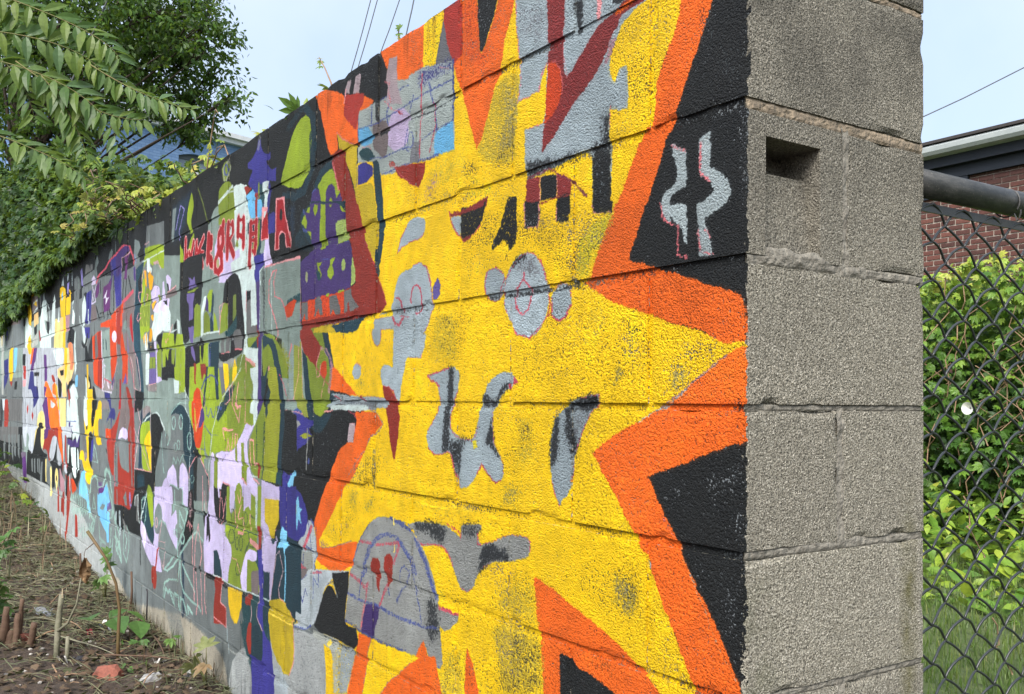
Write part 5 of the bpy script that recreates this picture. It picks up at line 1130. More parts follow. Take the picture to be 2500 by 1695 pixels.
P|K2|0|0|0|1|4911 -423 4760 -422 4800 -474 4905 -494
P|Y3|0|0|0|1|4770 -473 4744 -431 4687 -422 4636 -436 4631 -490 4799 -493
P|BR2|0|0|0|1|4629 -427 4560 -421 4477 -426 4446 -487 4624 -490
P|G2|0|0|0|1|3773 -113 3701 -99 3675 -184 3613 -196 3694 -198 3757 -193
P|GWt|0|0|0|1|3679 -110 3629 -103 3596 -153 3614 -186 3670 -184
P|Y2|0|0|0|1|3709 -124 3680 -106 3686 -161
P|Y2|0|0|0|1|3654 -114 3629 -103 3619 -181
P|Y2|0|0|0|1|3587 -142 3571 -87 3532 -92 3521 -121 3547 -153
P|LI|0|0|0|1|3762 -113 3776 -66 3572 -78 3590 -103 3680 -98 3740 -134
P|GWt|0|0|0|1|3533 -80 3373 -90 3354 -114 3445 -128 3462 -150 3509 -148
P|K2|0|0|0|1|3453 -146 3417 -127 3349 -121 3346 -165 3357 -210 3386 -186 3405 -169
P|K3b|0|0|0|1|3612 -148 3557 -157 3500 -151 3492 -191 3574 -190 3600 -172
P|OL2|0|0|0|1|3443 -160 3405 -171 3385 -191 3362 -205 3360 -315 3424 -312 3446 -253
P|LI|0|0|0|1|3360 -164 3336 -120 3300 -122 3291 -271 3340 -270
P|LVp|0|0|0|1|3495 -151 3452 -153 3433 -312 3378 -313 3350 -327 3394 -343 3450 -340 3466 -229
P|GWt|0|0|0|1|3653 -199 3583 -202 3594 -345 3649 -347
P|PUs|0|0|0|1|3574 -197 3487 -198 3476 -222 3573 -219
P|OL2|0|0|0|1|3573 -219 3481 -222 3473 -271 3579 -271
P|PUs|0|0|0|1|3579 -274 3464 -274 3450 -340 3579 -343
P|BR2|0|0|0|1|3599 -348 3445 -344 3439 -375 3592 -376
L|BR2|0|0|13.5|1|3538 -374 3536 -403
L|BR2|0|0|13.2|1|3486 -374 3484 -407
L|PKl|0|0|3.4 2.9|0.8|3584 -348 3526 -344 3450 -340
P|K2|0|0|0|1|3353 -272 3256 -274 3253 -331 3350 -327
P|G2|0|0|0|1|3715 -197 3658 -204 3649 -350 3602 -379 3285 -382 3201 -338 3194 -469 3707 -476 3669 -422 3688 -296
P|G2|0|0|0|1|3441 -342 3350 -329 3253 -333 3249 -404 3437 -393
P|BR2|0|0|0|1|3687 -460 3628 -441 3548 -445 3537 -474 3707 -476
L|K3|0|0|9.6|0.7|3523 -228 3521 -266
L|Y2|0|0|3.1|0.8|3561 -175 3532 -174
L|GL2|0|0|5.7|0.8|3556 -165 3537 -161
P|G3|0|0|0|1|5334 -480 3867 -463 3847 -750 3851 -857 5287 -978
P|Y3|0|0|0|1|5202 -791 5143 -695 5083 -631 5150 -621 5163 -478 4906 -475 4934 -521 4913 -580 4830 -474 4633 -472 4628 -526 4693 -522 4728 -540 4721 -627 4832 -634 4843 -584 4894 -618 4911 -604 4973 -603 5019 -629 4998 -688 4990 -779 4939 -812 4861 -825 4903 -878 4931 -907 4994 -912 5093 -886 5130 -842 5165 -826
P|GWt|0|0|0|1|5180 -478 5056 -477 5032 -571 5088 -579 5157 -540
P|K2|0|0|0|1|5088 -579 5032 -571 5046 -596 5078 -597
P|K2|0|0|0|1|4906 -475 4815 -474 4868 -564 4913 -580 4932 -536
P|K2|0|0|0|1|5003 -622 4957 -608 4894 -618 4876 -647 4912 -774 4909 -807 4956 -804 5003 -719
P|BL|0|0|0|1|4922 -655 4861 -641 4868 -742 4896 -773 4943 -776
P|Y3|0|0|0|1|4802 -633 4677 -628 4631 -667 4753 -675
P|GD2|0|0|0|1|5216 -635 5082 -649 5040 -751 5102 -785 5186 -784
P|BR2|0|0|0|1|5207 -735 5058 -731 5039 -760 5102 -785 5177 -780
P|Y3|0|0|0|1|5168 -792 4990 -779 4923 -820 5148 -831
L|MT|0|0|11.9 11.9 11.9 3.7|0.8|4861 -730 4843 -676 4788 -703 4731 -770 4881 -772
L|MT|0|0|9.3 9.3|0.7|4861 -730 4822 -751 4825 -710
P|BLd|0|0|0|1|4458 -498 4395 -463 4317 -463 4289 -495 4312 -528 4377 -515 4387 -565 4400 -566 4404 -516 4457 -517 4509 -543
P|O2|0|0|0|1|4527 -575 4466 -573 4399 -577 4402 -624 4516 -628
P|R|0|0|0|1|4405 -577 4348 -561 4286 -538 4179 -466 4167 -461 4211 -534 4279 -619 4298 -712 4303 -815 4367 -814 4439 -747 4502 -633 4402 -624
P|CR|0|0|0|1|4502 -633 4402 -626 4458 -670 4492 -666
P|K2|0|0|0|1|4525 -679 4484 -688 4468 -715
P|BR|0|0|0|1|4179 -466 3979 -459 3941 -514 3995 -549 4018 -560 4136 -558 4218 -601 4187 -520
P|G3|0|0|0|1|4205 -616 4002 -616 3967 -630 3951 -770 4002 -778 4049 -769 4145 -764 4198 -707
P|LVp|0|0|0|1|4217 -617 4183 -578 4124 -557 4017 -563 3988 -577 3991 -608 4025 -617 4132 -608 4192 -618
P|R|0|0|0|1|3973 -459 3867 -457 3838 -562 3848 -738 3848 -888 4194 -919 4227 -654 4145 -757 4049 -769 3991 -778 3951 -770 3966 -643 3985 -608 3973 -546 3941 -509
P|G3|0|0|0|1|3946 -527 3917 -692 3879 -841 3901 -842 3947 -591
P|R|0|0|0|1|4204 -795 3956 -778 3907 -843 4188 -834
L|BR|0|0|15.5|0.8|3922 -552 3885 -841
L|PKd|0|0|13 13|0.6|3867 -457 3855 -563 3848 -741
L|PKs|0|0|12.2|0.5|4302 -658 4285 -873
P|G3|0|0|0|1|4066 -856 4032 -843 3995 -870 4064 -892
L|PKd|0|0|16.9|0.8|4290 -817 4271 -893
L|PKd|0|0|8.8 8.8|0.4|4549 -556 4488 -638 4481 -722
P|TD3|0|0|0|1|3766 -684 3753 -560 3708 -461 3682 -460 3675 -485 3722 -559 3727 -633 3689 -735 3762 -743
P|BR2|0|0|0|1|3687 -460 3548 -454 3547 -473 3614 -491 3684 -504
P|G2|0|0|0|1|3528 -454 3195 -450 3187 -587 3296 -546 3367 -491 3442 -471 3517 -477
P|TD2|0|0|0|1|3674 -509 3615 -484 3547 -466 3544 -518 3692 -534
L|GWt|0|0|12.4 8.6 7.6 10.5 14.1|0.9|3683 -526 3604 -498 3526 -484 3442 -472 3395 -482 3296 -539
P|LI|0|0|0|1|3736 -584 3723 -542 3673 -523 3554 -511 3541 -558 3599 -574 3647 -605 3655 -634 3592 -674 3530 -730 3520 -744 3668 -744 3715 -656
P|Y|0|0|0|1|3647 -605 3599 -574 3551 -556 3526 -565 3506 -738 3530 -730 3583 -662 3645 -629
P|K|0|0|0|1|3531 -482 3442 -474 3376 -491 3310 -542 3361 -594 3410 -688 3439 -823 3840 -856 3836 -752 3638 -747 3505 -743
P|G3s|0|0|0|1|3296 -546 3236 -611 3229 -744 3313 -795 3438 -838 3444 -736 3402 -664 3352 -593
L|PKs|0|0|8.7|0.7|3547 -459 3510 -741
L|PKl|0|0|6.2 4.1 4.3|0.8|3842 -745 3761 -747 3638 -744 3510 -742
L|PKs|0|0|9.4 9.4 9.5|0.8|3781 -461 3724 -522 3792 -611 3847 -746
L|PKs|0|0|8.8 8.4 8.7|0.7|3861 -550 3727 -637 3622 -686 3539 -738
L|MT|0|0|8 7.9 7.8|0.6|3336 -558 3336 -638 3309 -705 3285 -732
P|OL2|0|0|0|1|3603 -818 3565 -801 3505 -822 3504 -843 3601 -852
P|G3|0|0|0|1|3828 -712 3769 -634 3762 -743 3837 -745
P|TD2|0|21|0|1|3781 -771 3647 -762 3641 -855 3775 -867
P|LVp|0|0|0|1|3283 -759 3229 -744 3173 -828 3347 -815
L|MTs|0|0|20.5 20.4 14.1 20.5 8.4 18.8 20.5 18.8 20.5 20.5|0.8|4914 -924 4902 -887 4828 -852 4768 -857 4720 -902 4633 -901 4538 -865 4529 -808 4482 -791 4420 -815 4361 -900
P|SB2|0|0|0|1|5196 -853 5124 -910 5086 -961 5286 -998
P|PU2|0|0|0|0.6|4722 -879 4579 -869 4577 -891 4690 -906
P|PU2|0|0|0|1|4661 -909 4549 -897 4630 -941 4673 -945
P|SB2|0|0|0|1|4536 -893 4469 -869 4439 -907 4438 -924 4519 -931
L|MTs|0|0|12.2 12.5|0.8|4575 -918 4522 -892 4470 -863
L|TDs|0|0|15.7|0.7|5089 -932 4928 -948
P|R|0|0|0|1|4292 -870 3844 -834 3839 -901 3910 -961 4065 -949 4285 -959
P|G3|0|0|0|1|4077 -908 4018 -871 3988 -938 4030 -946
L|BR|0|0|25.1|0.9|4224 -889 4210 -959
L|LVs|0|0|36.4 36.6|0.7|3932 -887 3894 -952 3890 -997
P|K|0|0|0|1|4285 -963 4065 -949 3910 -961 3842 -857 3725 -825 3588 -814 3688 -917 3712 -1010 3709 -1059 3936 -1063 4043 -1013 4242 -1023
P|K2|0|0|0|1|4242 -1023 3941 -995 3936 -1063 4075 -1064 4162 -1098 4241 -1043
P|GD2|0|0|0|1|3833 -878 3753 -868 3737 -995 3793 -994 3781 -926 3829 -927
L|GWt|0|0|9.5 3.4 9.5 9.5|0.7|3830 -923 3817 -877 3761 -868 3756 -945 3729 -998
L|GLb|0|0|25.1|1|4235 -1002 4239 -1063
L|GLb|0|0|38.9|0.8|4152 -997 4136 -1086
P|GD2|0|0|0|1|4088 -1010 3936 -1063 3986 -1076 4058 -1054
P|TDs|0|0|0|1|3690 -873 3601 -847 3457 -831 3442 -1066 3544 -1044 3606 -1002 3683 -989
P|LI|0|0|0|1|3601 -844 3485 -830 3455 -974 3490 -992 3552 -921
L|MTs|0|0|13.6 11.1 12.6 13.6 13.3|0.7|3684 -967 3690 -888 3645 -869 3598 -890 3609 -963 3636 -998
L|GWt|0|0|13.3|0.7|3601 -851 3699 -972
P|LVp|0|0|0|1|3699 -980 3621 -1000 3574 -1041 3463 -1072 3438 -1017 3454 -988 3459 -804 3205 -783 3152 -819 3160 -908 3076 -870 3055 -919 3108 -941 3106 -977 3051 -983 3061 -1032 3142 -1001 3233 -956 3300 -940 3316 -894 3372 -865 3438 -910 3448 -980 3404 -1010 3363 -1001 3373 -1057 3329 -1112 3300 -1162 3408 -1172 3423 -1153 3479 -1158 3583 -1120 3678 -1068 3714 -1029
P|G3s|0|0|0|1|3438 -910 3378 -866 3316 -887 3307 -930 3352 -969 3418 -1008 3448 -980
P|G3s|0|0|0|1|3363 -1001 3300 -940 3233 -956 3167 -997 3079 -1031 3054 -1047 3329 -1119 3373 -1057
L|PKs|1|0|11 10.9 10.5 7.5 7.5 10.5 10.9 11 11 10.9 10.5 7.5 7.5 10.5 10.9 11|1|3388 -956 3389 -964 3393 -971 3399 -976 3406 -979 3413 -978 3420 -974 3424 -968 3426 -960 3425 -952 3422 -945 3416 -940 3408 -938 3401 -938 3394 -942 3390 -948 3388 -956
L|PKs|0|0|10.5 3.7 10.6|0.8|3313 -941 3361 -1035 3255 -1028 3254 -1042
L|PKs|0|0|3.1 9.3 8.9|0.7|3373 -1064 3253 -1055 3274 -1145 3316 -1117
P|R|0|0|0|1|3478 -1176 3458 -1159 3409 -1151 3385 -1196 3396 -1242 3423 -1259 3459 -1242 3478 -1211
L|R|0|0|19.2|1|3409 -1158 3379 -1072
L|K2|0|0|15.5|0.8|3701 -1060 3688 -1182
L|MTs|0|0|12 4.6 11.2|0.7|3366 -960 3340 -944 3286 -941 3233 -956
L|MTs|0|0|11.6 6.9 10.9|0.7|3274 -1265 3263 -1230 3224 -1217 3191 -1231
L|MTs|0|0|7.3 11.2|0.7|3167 -1220 3104 -1223 3096 -1269
L|MTs|0|0|7.9 10.6|0.7|3092 -1224 3044 -1228 3006 -1262
L|MTs|0|0|11.2 6.4 3.5|0.7|3269 -1231 3245 -1194 3182 -1174 3048 -1158
L|MTs|0|0|15.4 14.6 15.2 15.4 14.9|0.7|4049 -1053 4048 -1185 3976 -1217 3930 -1149 3935 -1078 3989 -1042
L|MTs|0|0|15.3 14.8|0.7|4015 -1165 3976 -1106 4012 -1087
L|MTs|0|0|16 15.6 16 15.8 16|0.7|4258 -1061 4235 -1114 4140 -1154 4098 -1231 4212 -1175 4235 -1114
L|MTs|0|0|16 14.9 15.8 16|0.7|4182 -1203 4140 -1158 4196 -1141 4231 -1170 4182 -1203
L|MTs|0|0|8.4 16.3 16.3|0.7|4383 -1198 4307 -1180 4304 -1212 4290 -1145
L|MTs|0|0|6.6 16.5 6.6|0.7|4399 -1002 4340 -992 4337 -1037 4395 -1047
L|MTs|0|0|16.4|0.7|4352 -1096 4347 -1161
L|MTs|0|0|16.4 16.4|0.7|4348 -899 4301 -997 4258 -1061
P|SB2|0|0|0|1|5284 -948 5202 -850 5131 -858 5038 -929 4918 -957 4925 -1071 4991 -1078 5031 -1005 5279 -1001
P|G3|0|0|0|1|5003 -939 4814 -849 4719 -867 4705 -1036 4926 -1059
P|SB2|0|0|0|1|4713 -939 4681 -949 4508 -886 4481 -867 4420 -926 4389 -964 4469 -1013 4398 -1017 4394 -1173 4442 -1179 4460 -1129 4533 -1114 4640 -1078 4704 -1048
P|PU2|0|0|0|1|4684 -913 4509 -881 4563 -927 4682 -937
P|PU2|0|0|0|0.6|4472 -978 4362 -956 4331 -999 4469 -1013
P|G3s|0|0|0|1|4645 -1018 4588 -989 4500 -986 4556 -1021
L|MTs|0|0|19.7 20.1|0.75|4935 -952 5003 -939 5111 -882
L|MTs|0|0|19 15.2 17 19 6.2 19 4.2 19|0.75|4919 -951 4909 -874 4814 -849 4719 -867 4700 -908 4566 -891 4487 -796 4430 -793 4398 -843
L|MTs|0|0|19.5 19.5 6.1|0.75|4846 -1038 4821 -961 4767 -1030 4846 -1041
L|MTs|0|0|17.8 17.8 17.8 17.8|0.75|4481 -867 4362 -944 4317 -997 4164 -1093 4090 -1233
L|MTs|0|0|6.5 18|0.75|4413 -1007 4318 -992 4328 -1038
L|MTs|0|0|19.5 19.5 19.5|0.75|4924 -1077 4792 -1107 4764 -1073 4836 -1161
L|MTs|0|0|18.7 14.9 6.4 18.7 12.8|0.75|4670 -1081 4632 -1180 4484 -1190 4600 -1200 4594 -1276 4535 -1277
L|MTs|0|0|19.6 19.6|0.75|4825 -1104 4901 -1157 4880 -1204
L|MTs|0|0|17.9 17.1|0.75|4337 -1091 4370 -1199 4300 -1218
L|MTs|0|0|17.6 16.4 14.3|0.75|4242 -1103 4209 -1189 4135 -1145 4267 -1128
L|MTs|0|0|18.5 18.5 18.5|0.7|5560 -1053 5524 -1015 5524 -1132 5457 -1098
L|MTs|0|0|18.3 18.3 18.3|0.7|5482 -1042 5447 -1009 5445 -1150 5382 -1091
L|MTs|0|0|18.1 18.1 18.1|0.7|5406 -1031 5371 -1002 5370 -1133 5308 -1084
L|MTs|0|0|17.9 17.9 17.9|0.7|5332 -1020 5298 -996 5297 -1117 5235 -1076
L|MTs|0|0|17.7 17.7 17.7|0.7|5260 -1010 5225 -990 5223 -1133 5164 -1069
L|MTs|0|0|17.5 17.5 17.5|0.7|5189 -1000 5155 -984 5153 -1117 5095 -1063
L|MTs|0|0|16.9 17.4 17.4|0.7|5119 -990 5085 -978 5084 -1102 5027 -1056
L|MTs|0|0|12.9 17.2 17.2|0.7|5051 -980 5017 -972 5017 -1086 4960 -1049
L|MTs|0|0|5.4 17 17|0.7|4984 -970 4951 -966 4949 -1103 4895 -1043
L|MTs|0|0|14.7 14.7|0.6|5245 -1170 5222 -1220 5154 -1186
L|MTs|0|0|14.6 14.6|0.6|5181 -1163 5155 -1247 5091 -1179
L|MTs|0|0|14.4 14.4|0.6|5118 -1156 5093 -1234 5030 -1171
L|MTs|0|0|14.3 14.3|0.6|5056 -1149 5032 -1222 4970 -1165
L|MTs|0|0|14.2 14.2|0.6|4995 -1142 4972 -1211 4911 -1158
L|MTs|0|0|14 14|0.6|4936 -1135 4914 -1199 4853 -1151
L|MTs|0|0|13.9 13.9|0.6|4877 -1129 4856 -1187 4796 -1144
P|R|0|0|0|1|5708 -1187 5674 -909 5532 -927 5579 -1055 5647 -1187 5722 -1337 5761 -1285
P|R|0|0|0|1|5891 -1054 5812 -990 5813 -1191 5902 -1157
P|R|0|0|0|1|5397 -1126 5322 -1132 5292 -1255 5384 -1266
P|R|0|0|0|1|5533 -920 5395 -957 5469 -977
P|K2|0|0|0|1|5538 -865 5325 -898 5319 -964 5514 -911
P|GWt|0|0|0|1|5542 -831 5389 -821 5381 -902 5476 -909
P|K2|0|0|0|1|5389 -821 5260 -814 5321 -938
L|GLb|0|0|37.5|0.8|5614 -905 5586 -986
L|GLb|0|0|32|0.7|5793 -967 5764 -1043
L|GLb|0|0|24.6|0.3|5596 -1091 5441 -1273
P|K|0|0|0|1|10304 747 5325 560 5296 237 10228 305
P|K|0|0|0|1|10060 477 5311 405 5292 199 10024 266
P|G3|0|0|0|1|9024 381 8061 346 7893 80 7883 3 9265 61 9002 233
P|BR|0|0|0|1|8944 385 8164 350 8147 227 8924 252
P|GLc|0|0|0|1|9753 340 9486 363 9267 343 9244 197 9439 68 9710 79
L|YO|0|0|47.3|0.9|9629 280 9579 113
P|BLd|0|0|0|1|9267 348 8985 387 9069 139 9232 122
P|Y3|0|0|0|1|7737 347 7584 352 7513 271 7530 163 7687 198
P|GWt|0|0|0|1|7852 252 7742 262 7654 183 7498 153 7486 60 7598 -9 7851 2
P|Y3|0|0|0|1|7670 69 7552 105 7477 -14 7723 -4
P|Y3|0|0|0|1|7533 424 7385 423 7407 367 7494 353
P|BR|0|0|0|1|7499 396 7156 398 7140 264 7452 254
L|GWt|0|0|15.8|1|7404 338 7177 343
L|GWt|0|0|16.8|1|7394 262 7170 282
P|Y3|0|0|0|1|7403 329 7233 348 7200 301
P|PE|0|0|0|1|7363 244 7138 252 7127 163 7350 144
P|K2|0|0|0|1|7349 135 7210 160 7200 78 7314 80
P|GLc|0|0|0|1|7468 151 7379 137 7368 54 7148 104 7135 2 7418 -16
L|GD2|0|0|47.3|0.9|7047 396 7006 282
P|GLb|0|0|0|1|6884 358 6837 397 6777 318 6853 316
P|GWt|0|0|0|1|6974 232 6929 299 6828 322 6724 298 6670 149 6810 166 6752 100 6622 47 6506 93 6462 9 6454 -57 7022 -33 7023 196
P|CR|0|0|0|1|7121 106 7038 101 6975 19 7055 19
P|K2|0|0|0|1|6732 149 6559 134 6574 52 6622 47
L|GWt|0|0|17.2 17.2|0.8|6751 308 6594 234 6476 28
P|GWt|0|0|0|1|6466 158 6432 266 6345 318 6316 257 6326 145 6212 122 6170 138 6156 215 6124 113 6062 137 5978 132 5967 26 6313 23 6474 17
P|LIw|0|0|0|1|6326 141 6236 138 6188 103 5977 124 5935 -78 6327 -62
P|PE|0|0|0|1|6104 133 5977 128 5945 18 6072 25
P|Y3|0|0|0|1|6126 338 6020 342 5893 312 5877 249 5728 249 5773 301 5713 285 5670 238 5688 128 5876 135 5854 -82 5946 -78 5977 128 6062 134 6116 241
P|SB2|0|0|0|1|6056 285 5996 308 6011 250 6052 246
L|K2|0|0|18.8|1|5862 240 5872 138
P|GLb|0|0|0|1|6063 349 5995 406 5958 339
P|LVs|0|0|0|1|5828 265 5836 341 5757 344 5789 268
P|GLb|0|0|0|1|5840 383 5804 420 5781 383 5817 353
L|GLb|0|0|39.8|0.7|5667 405 5650 326
P|GP|0|0|0|1|5875 131 5697 126 5726 26 5864 21
P|GWt|0|0|0|1|5610 206 5554 208 5625 167 5527 120 5539 52 5624 64 5602 132
P|G3|0|0|0|1|5586 346 5440 354 5365 308 5400 118 5411 37 5518 31 5556 228
P|LVs|0|0|0|1|5371 373 5309 385 5257 265 5327 278
L|G2|0|0|17.8|0.8|5438 331 5433 276
P|O3|0|0|0|1|5756 -60 5680 -50 5602 -67 5579 -114 5752 -108
P|GWt|0|0|0|1|5552 -3 5517 11 5488 -97 5543 -95
L|GWt|0|0|20.3 20.3|0.8|5362 86 5321 16 5329 -79
P|K2|0|0|0|1|5709 56 5554 13 5564 -69 5699 -49 5797 -51
P|G3|0|0|0|1|5500 27 5304 28 5264 -106 5488 -97
P|G2|0|0|0|1|9995 91 7851 2 7760 -679 9854 -742
P|GLw2|0|0|0|1|8015 9 5894 -80 5837 -643 7917 -711
P|G3|0|0|0|1|9659 -233 7982 -239 7958 -411 7917 -711 9849 -775
P|GLc|0|0|0|1|9618 75 9395 66 9323 -388 9476 -388
P|BLd|0|0|0|1|9353 -61 8999 -48 8973 -223 9287 -338
P|Y3|0|0|0|1|8951 -98 8893 45 8659 35 8628 -177 8691 -265 8886 -263
P|SB2|0|0|0|1|8583 32 8363 23 8379 -114 8445 -158 8568 -202
P|R|0|0|0|1|8886 -268 8653 -266 8721 -322
P|K2|0|0|0|1|8502 -272 8321 -270 8346 -343 8510 -342
P|K2|0|0|0|1|8008 -45 7811 -52 7831 -146 7995 -138
P|CR2|0|0|0|1|7962 -143 7798 -152 7784 -260 7913 -258
P|PKl|0|0|0|1|7945 -266 7751 -269 7776 -320 7938 -319
P|Y3|0|0|0|1|7691 -5 7418 -16 7471 -64 7591 -64
P|O|0|0|0|1|7520 -146 7418 -16 7301 -21 7322 -82 7402 -141
P|PU2|0|0|0|1|7330 -20 7159 -27 7231 -130 7314 -144 7337 -196 7513 -197 7378 -101
P|BLd|0|0|0|1|7513 -201 7307 -205 7263 -324 7095 -325 7031 -409 7083 -429 7299 -495 7341 -389 7435 -343 7616 -347 7537 -246
P|GLw|0|0|0|1|7272 -251 7160 -252 7179 -325 7250 -316
P|K2|0|0|0|1|7277 -214 7027 -219 7037 -247 7273 -243
P|PU2|0|0|0|1|6793 -93 6667 -97 6620 -291 6757 -290
P|K3b|0|0|0|1|9627 -429 9358 -438 9399 -728 9577 -733
P|GLw|0|0|0|1|9447 -428 9273 -428 9256 -537 9385 -539
P|R|0|0|0|1|9272 -438 8982 -427 8918 -581 8938 -714 9227 -723
P|GD2|0|0|0|1|8941 -427 7990 -424 7964 -608 8911 -629
P|O|0|0|0|1|6754 -320 6707 -290 6607 -295 6481 -345 6359 -390 6335 -404 6242 -426 6201 -397 6360 -382 6367 -324 6278 -303 6220 -318 6188 -411 6196 -444 6079 -513 6022 -649 6448 -639 6559 -502 6619 -408 6719 -401
P|R|0|0|0|1|6445 -249 6329 -251 6233 -303 6346 -302
P|PU2|0|0|0|1|6778 -328 6627 -337 6743 -409 6618 -412 6531 -539 6448 -639 6399 -661 6663 -670 6703 -542 6864 -471 6766 -428
P|GLw|0|0|0|1|6448 -427 6307 -448 6238 -462 6349 -485 6443 -478
P|Y3|0|0|0|1|6221 -311 6164 -326 6112 -408 6060 -495 6125 -489 6188 -411
P|PE|0|0|0|1|6176 -218 5924 -193 5854 -82 5581 -93 5531 -226 5655 -304 5749 -329 5831 -301 5801 -404 5943 -404 5996 -292 6148 -269
P|Y3|0|0|0|1|5894 -80 5793 -84 5796 -254 5872 -294 5901 -218
P|O3|0|0|0|1|5715 -87 5581 -93 5553 -186 5586 -232 5681 -230
P|K2|0|0|0|1|6067 -228 5920 -224 5917 -259 6020 -264
P|K2|0|0|0|1|6148 -269 6017 -299 5973 -320 5985 -404 6090 -411
P|GWt|0|0|0|1|6371 -78 5977 -76 5909 -135 5965 -192 6200 -193 6273 -137
P|SB2|0|0|0|1|5436 -267 5373 -269 5393 -342 5492 -341 5488 -293
L|K2|0|0|36.2 32.8 12.6|1|5766 -356 5691 -323 5597 -308 5513 -312
P|R|0|0|0|1|5766 -356 5727 -353 5663 -410 5656 -484 5717 -457 5741 -407
P|GWt|0|0|0|1|5644 -410 5688 -357 5559 -318 5428 -352 5369 -410 5296 -625 5777 -641 5779 -424 5701 -424 5666 -484
L|BLs|0|0|5.3|0.9|5765 -564 5408 -556
P|PU|0|0|0|1|5686 -568 5610 -566 5626 -593 5533 -587 5528 -633 5679 -638
P|G3|0|0|0|1|5404 -410 5237 -409 5111 -619 5279 -624
P|G3|0|0|0|1|5525 -95 5156 -111 5130 -403 5370 -390 5382 -268 5437 -254
P|GWt|0|0|0|1|5543 -95 5488 -97 5439 -229 5508 -266
P|LIw|0|0|0|1|6068 -415 5820 -414 5797 -641 6001 -648
P|LIw|0|0|0|1|7091 -589 7016 -532 6886 -506 6756 -520 6698 -580 6688 -671 7106 -685
P|K2|0|0|0|1|7007 -606 6902 -596 6810 -602 6814 -675 7052 -683
P|CR2|0|0|0|1|7631 -465 7579 -507 7620 -550 7689 -500
P|CR2|0|0|0|1|7354 -520 7292 -552 7344 -594 7393 -554
L|K3b|0|0|16.4|0.6|8299 -425 8243 -693
L|K3b|0|0|15.8|0.6|7956 -424 7905 -683
L|K3b|0|0|15.7|0.6|7874 -423 7823 -681
L|K3b|0|0|15.5|0.6|7762 -423 7712 -677
L|K3b|0|0|15.1|0.6|7499 -422 7453 -670
L|K3b|0|0|14.5|0.6|7139 -421 7096 -659
L|K3b|0|0|11.5|0.6|5368 -416 5341 -606
L|K3b|0|0|15.5|0.6|7723 -4 7592 -410
L|K3b|0|0|14.6|0.6|7216 -25 7099 -409
L|K3b|0|0|14.2|0.6|6969 -35 6859 -409
L|K3b|0|0|13|0.6|6259 -65 6166 -408
P|K|0|0|0|1|9856 -731 7925 -658 7876 -1012 9805 -1032
P|GD2|0|0|0|1|9582 -703 8195 -665 8175 -803 8801 -829 9560 -835
P|G3|0|0|0|1|9304 -775 9116 -759 9095 -1022 9232 -961
P|G3|0|0|0|1|8930 -762 8754 -747 8744 -945 8863 -942
P|G3|0|0|0|1|8695 -754 8527 -739 8509 -988 8631 -930
P|G3|0|0|0|1|8507 -747 8345 -733 8334 -932 8445 -920
P|G3|0|0|0|1|8255 -739 8100 -725 8088 -937 8196 -907
P|G3|0|0|0|1|7981 -729 7835 -716 7826 -905 7925 -893
P|LVg|0|0|0|1|7993 -883 7896 -865 7672 -859 7665 -913 7888 -926
P|PU2|0|0|0|1|7889 -917 7731 -891 7647 -929 7608 -1108 7797 -1114 7860 -1011
P|GLw2|0|0|0|1|7925 -658 7058 -634 7232 -804 7369 -860 7491 -837 7557 -798 7504 -734 7634 -675 7679 -812 7772 -821 7882 -726
P|K|0|0|0|1|7111 -651 6769 -626 6888 -711 6853 -787 6721 -815 6571 -823 6617 -855 6598 -1019 6381 -1032 6746 -1034 6901 -1038 7347 -1031 7619 -1029 7612 -843 7492 -829 7369 -860 7258 -818 7211 -743
P|LIw|0|0|0|1|6896 -645 6716 -640 6733 -717 6682 -722 6800 -796 6870 -749
P|LIw|0|0|0|1|7165 -661 7083 -650 7158 -721 7232 -804
P|G3|0|0|0|1|7364 -897 7293 -885 7265 -993 7338 -989
P|G3|0|0|0|1|7221 -889 7152 -877 7124 -995 7194 -992
P|G3|0|0|0|1|7055 -880 6989 -868 6962 -980 7030 -977
P|G3|0|0|0|1|6961 -874 6896 -863 6868 -985 6935 -982
P|G3|0|0|0|1|6840 -891 6764 -879 6772 -1036 6875 -1040
P|LIw|0|0|0|1|6636 -856 6580 -853 6573 -1017 6610 -1020
P|LIw|0|0|0|1|6418 -914 6374 -886 6323 -926 6346 -1029 6307 -1070 6338 -1105 6408 -1100 6371 -1020
P|G3|0|0|0|1|6525 -910 6466 -899 6454 -1008 6512 -1028
P|G3|0|0|0|1|6305 -889 6216 -876 6199 -1025 6286 -1061
P|R|0|0|0|1|6688 -669 6449 -632 5964 -604 5934 -693 5857 -840 5872 -896 5986 -799 6103 -700 6148 -680 6260 -673 6349 -695 6479 -788 6447 -861 6519 -857 6575 -793 6675 -783 6773 -803 6707 -723
P|PU2|0|0|0|1|6715 -647 6520 -634 6561 -699 6708 -716
P|O|0|0|0|1|6134 -609 6006 -605 5932 -710 5867 -841 5942 -818 6058 -715
P|GLw2|0|0|0|1|6475 -825 6349 -691 6260 -673 6148 -684 6144 -719 6265 -836 6330 -868 6425 -845
P|GLw2|0|0|0|1|6135 -807 6102 -710 5987 -782 5940 -831 6000 -866 6086 -861
P|K|0|0|0|1|6446 -868 6265 -836 6123 -715 6155 -826 6084 -871 5958 -867 5940 -838 5896 -863 5861 -998 6006 -1009 6060 -895 6148 -889 6211 -919 6199 -1025 6311 -1041 6327 -890
P|LIw|1|0|0|1|6070 -944 6072 -966 6084 -985 6102 -999 6124 -1005 6148 -1002 6169 -992 6185 -974 6192 -953 6189 -931 6178 -912 6159 -898 6137 -892 6113 -895 6092 -906 6077 -923
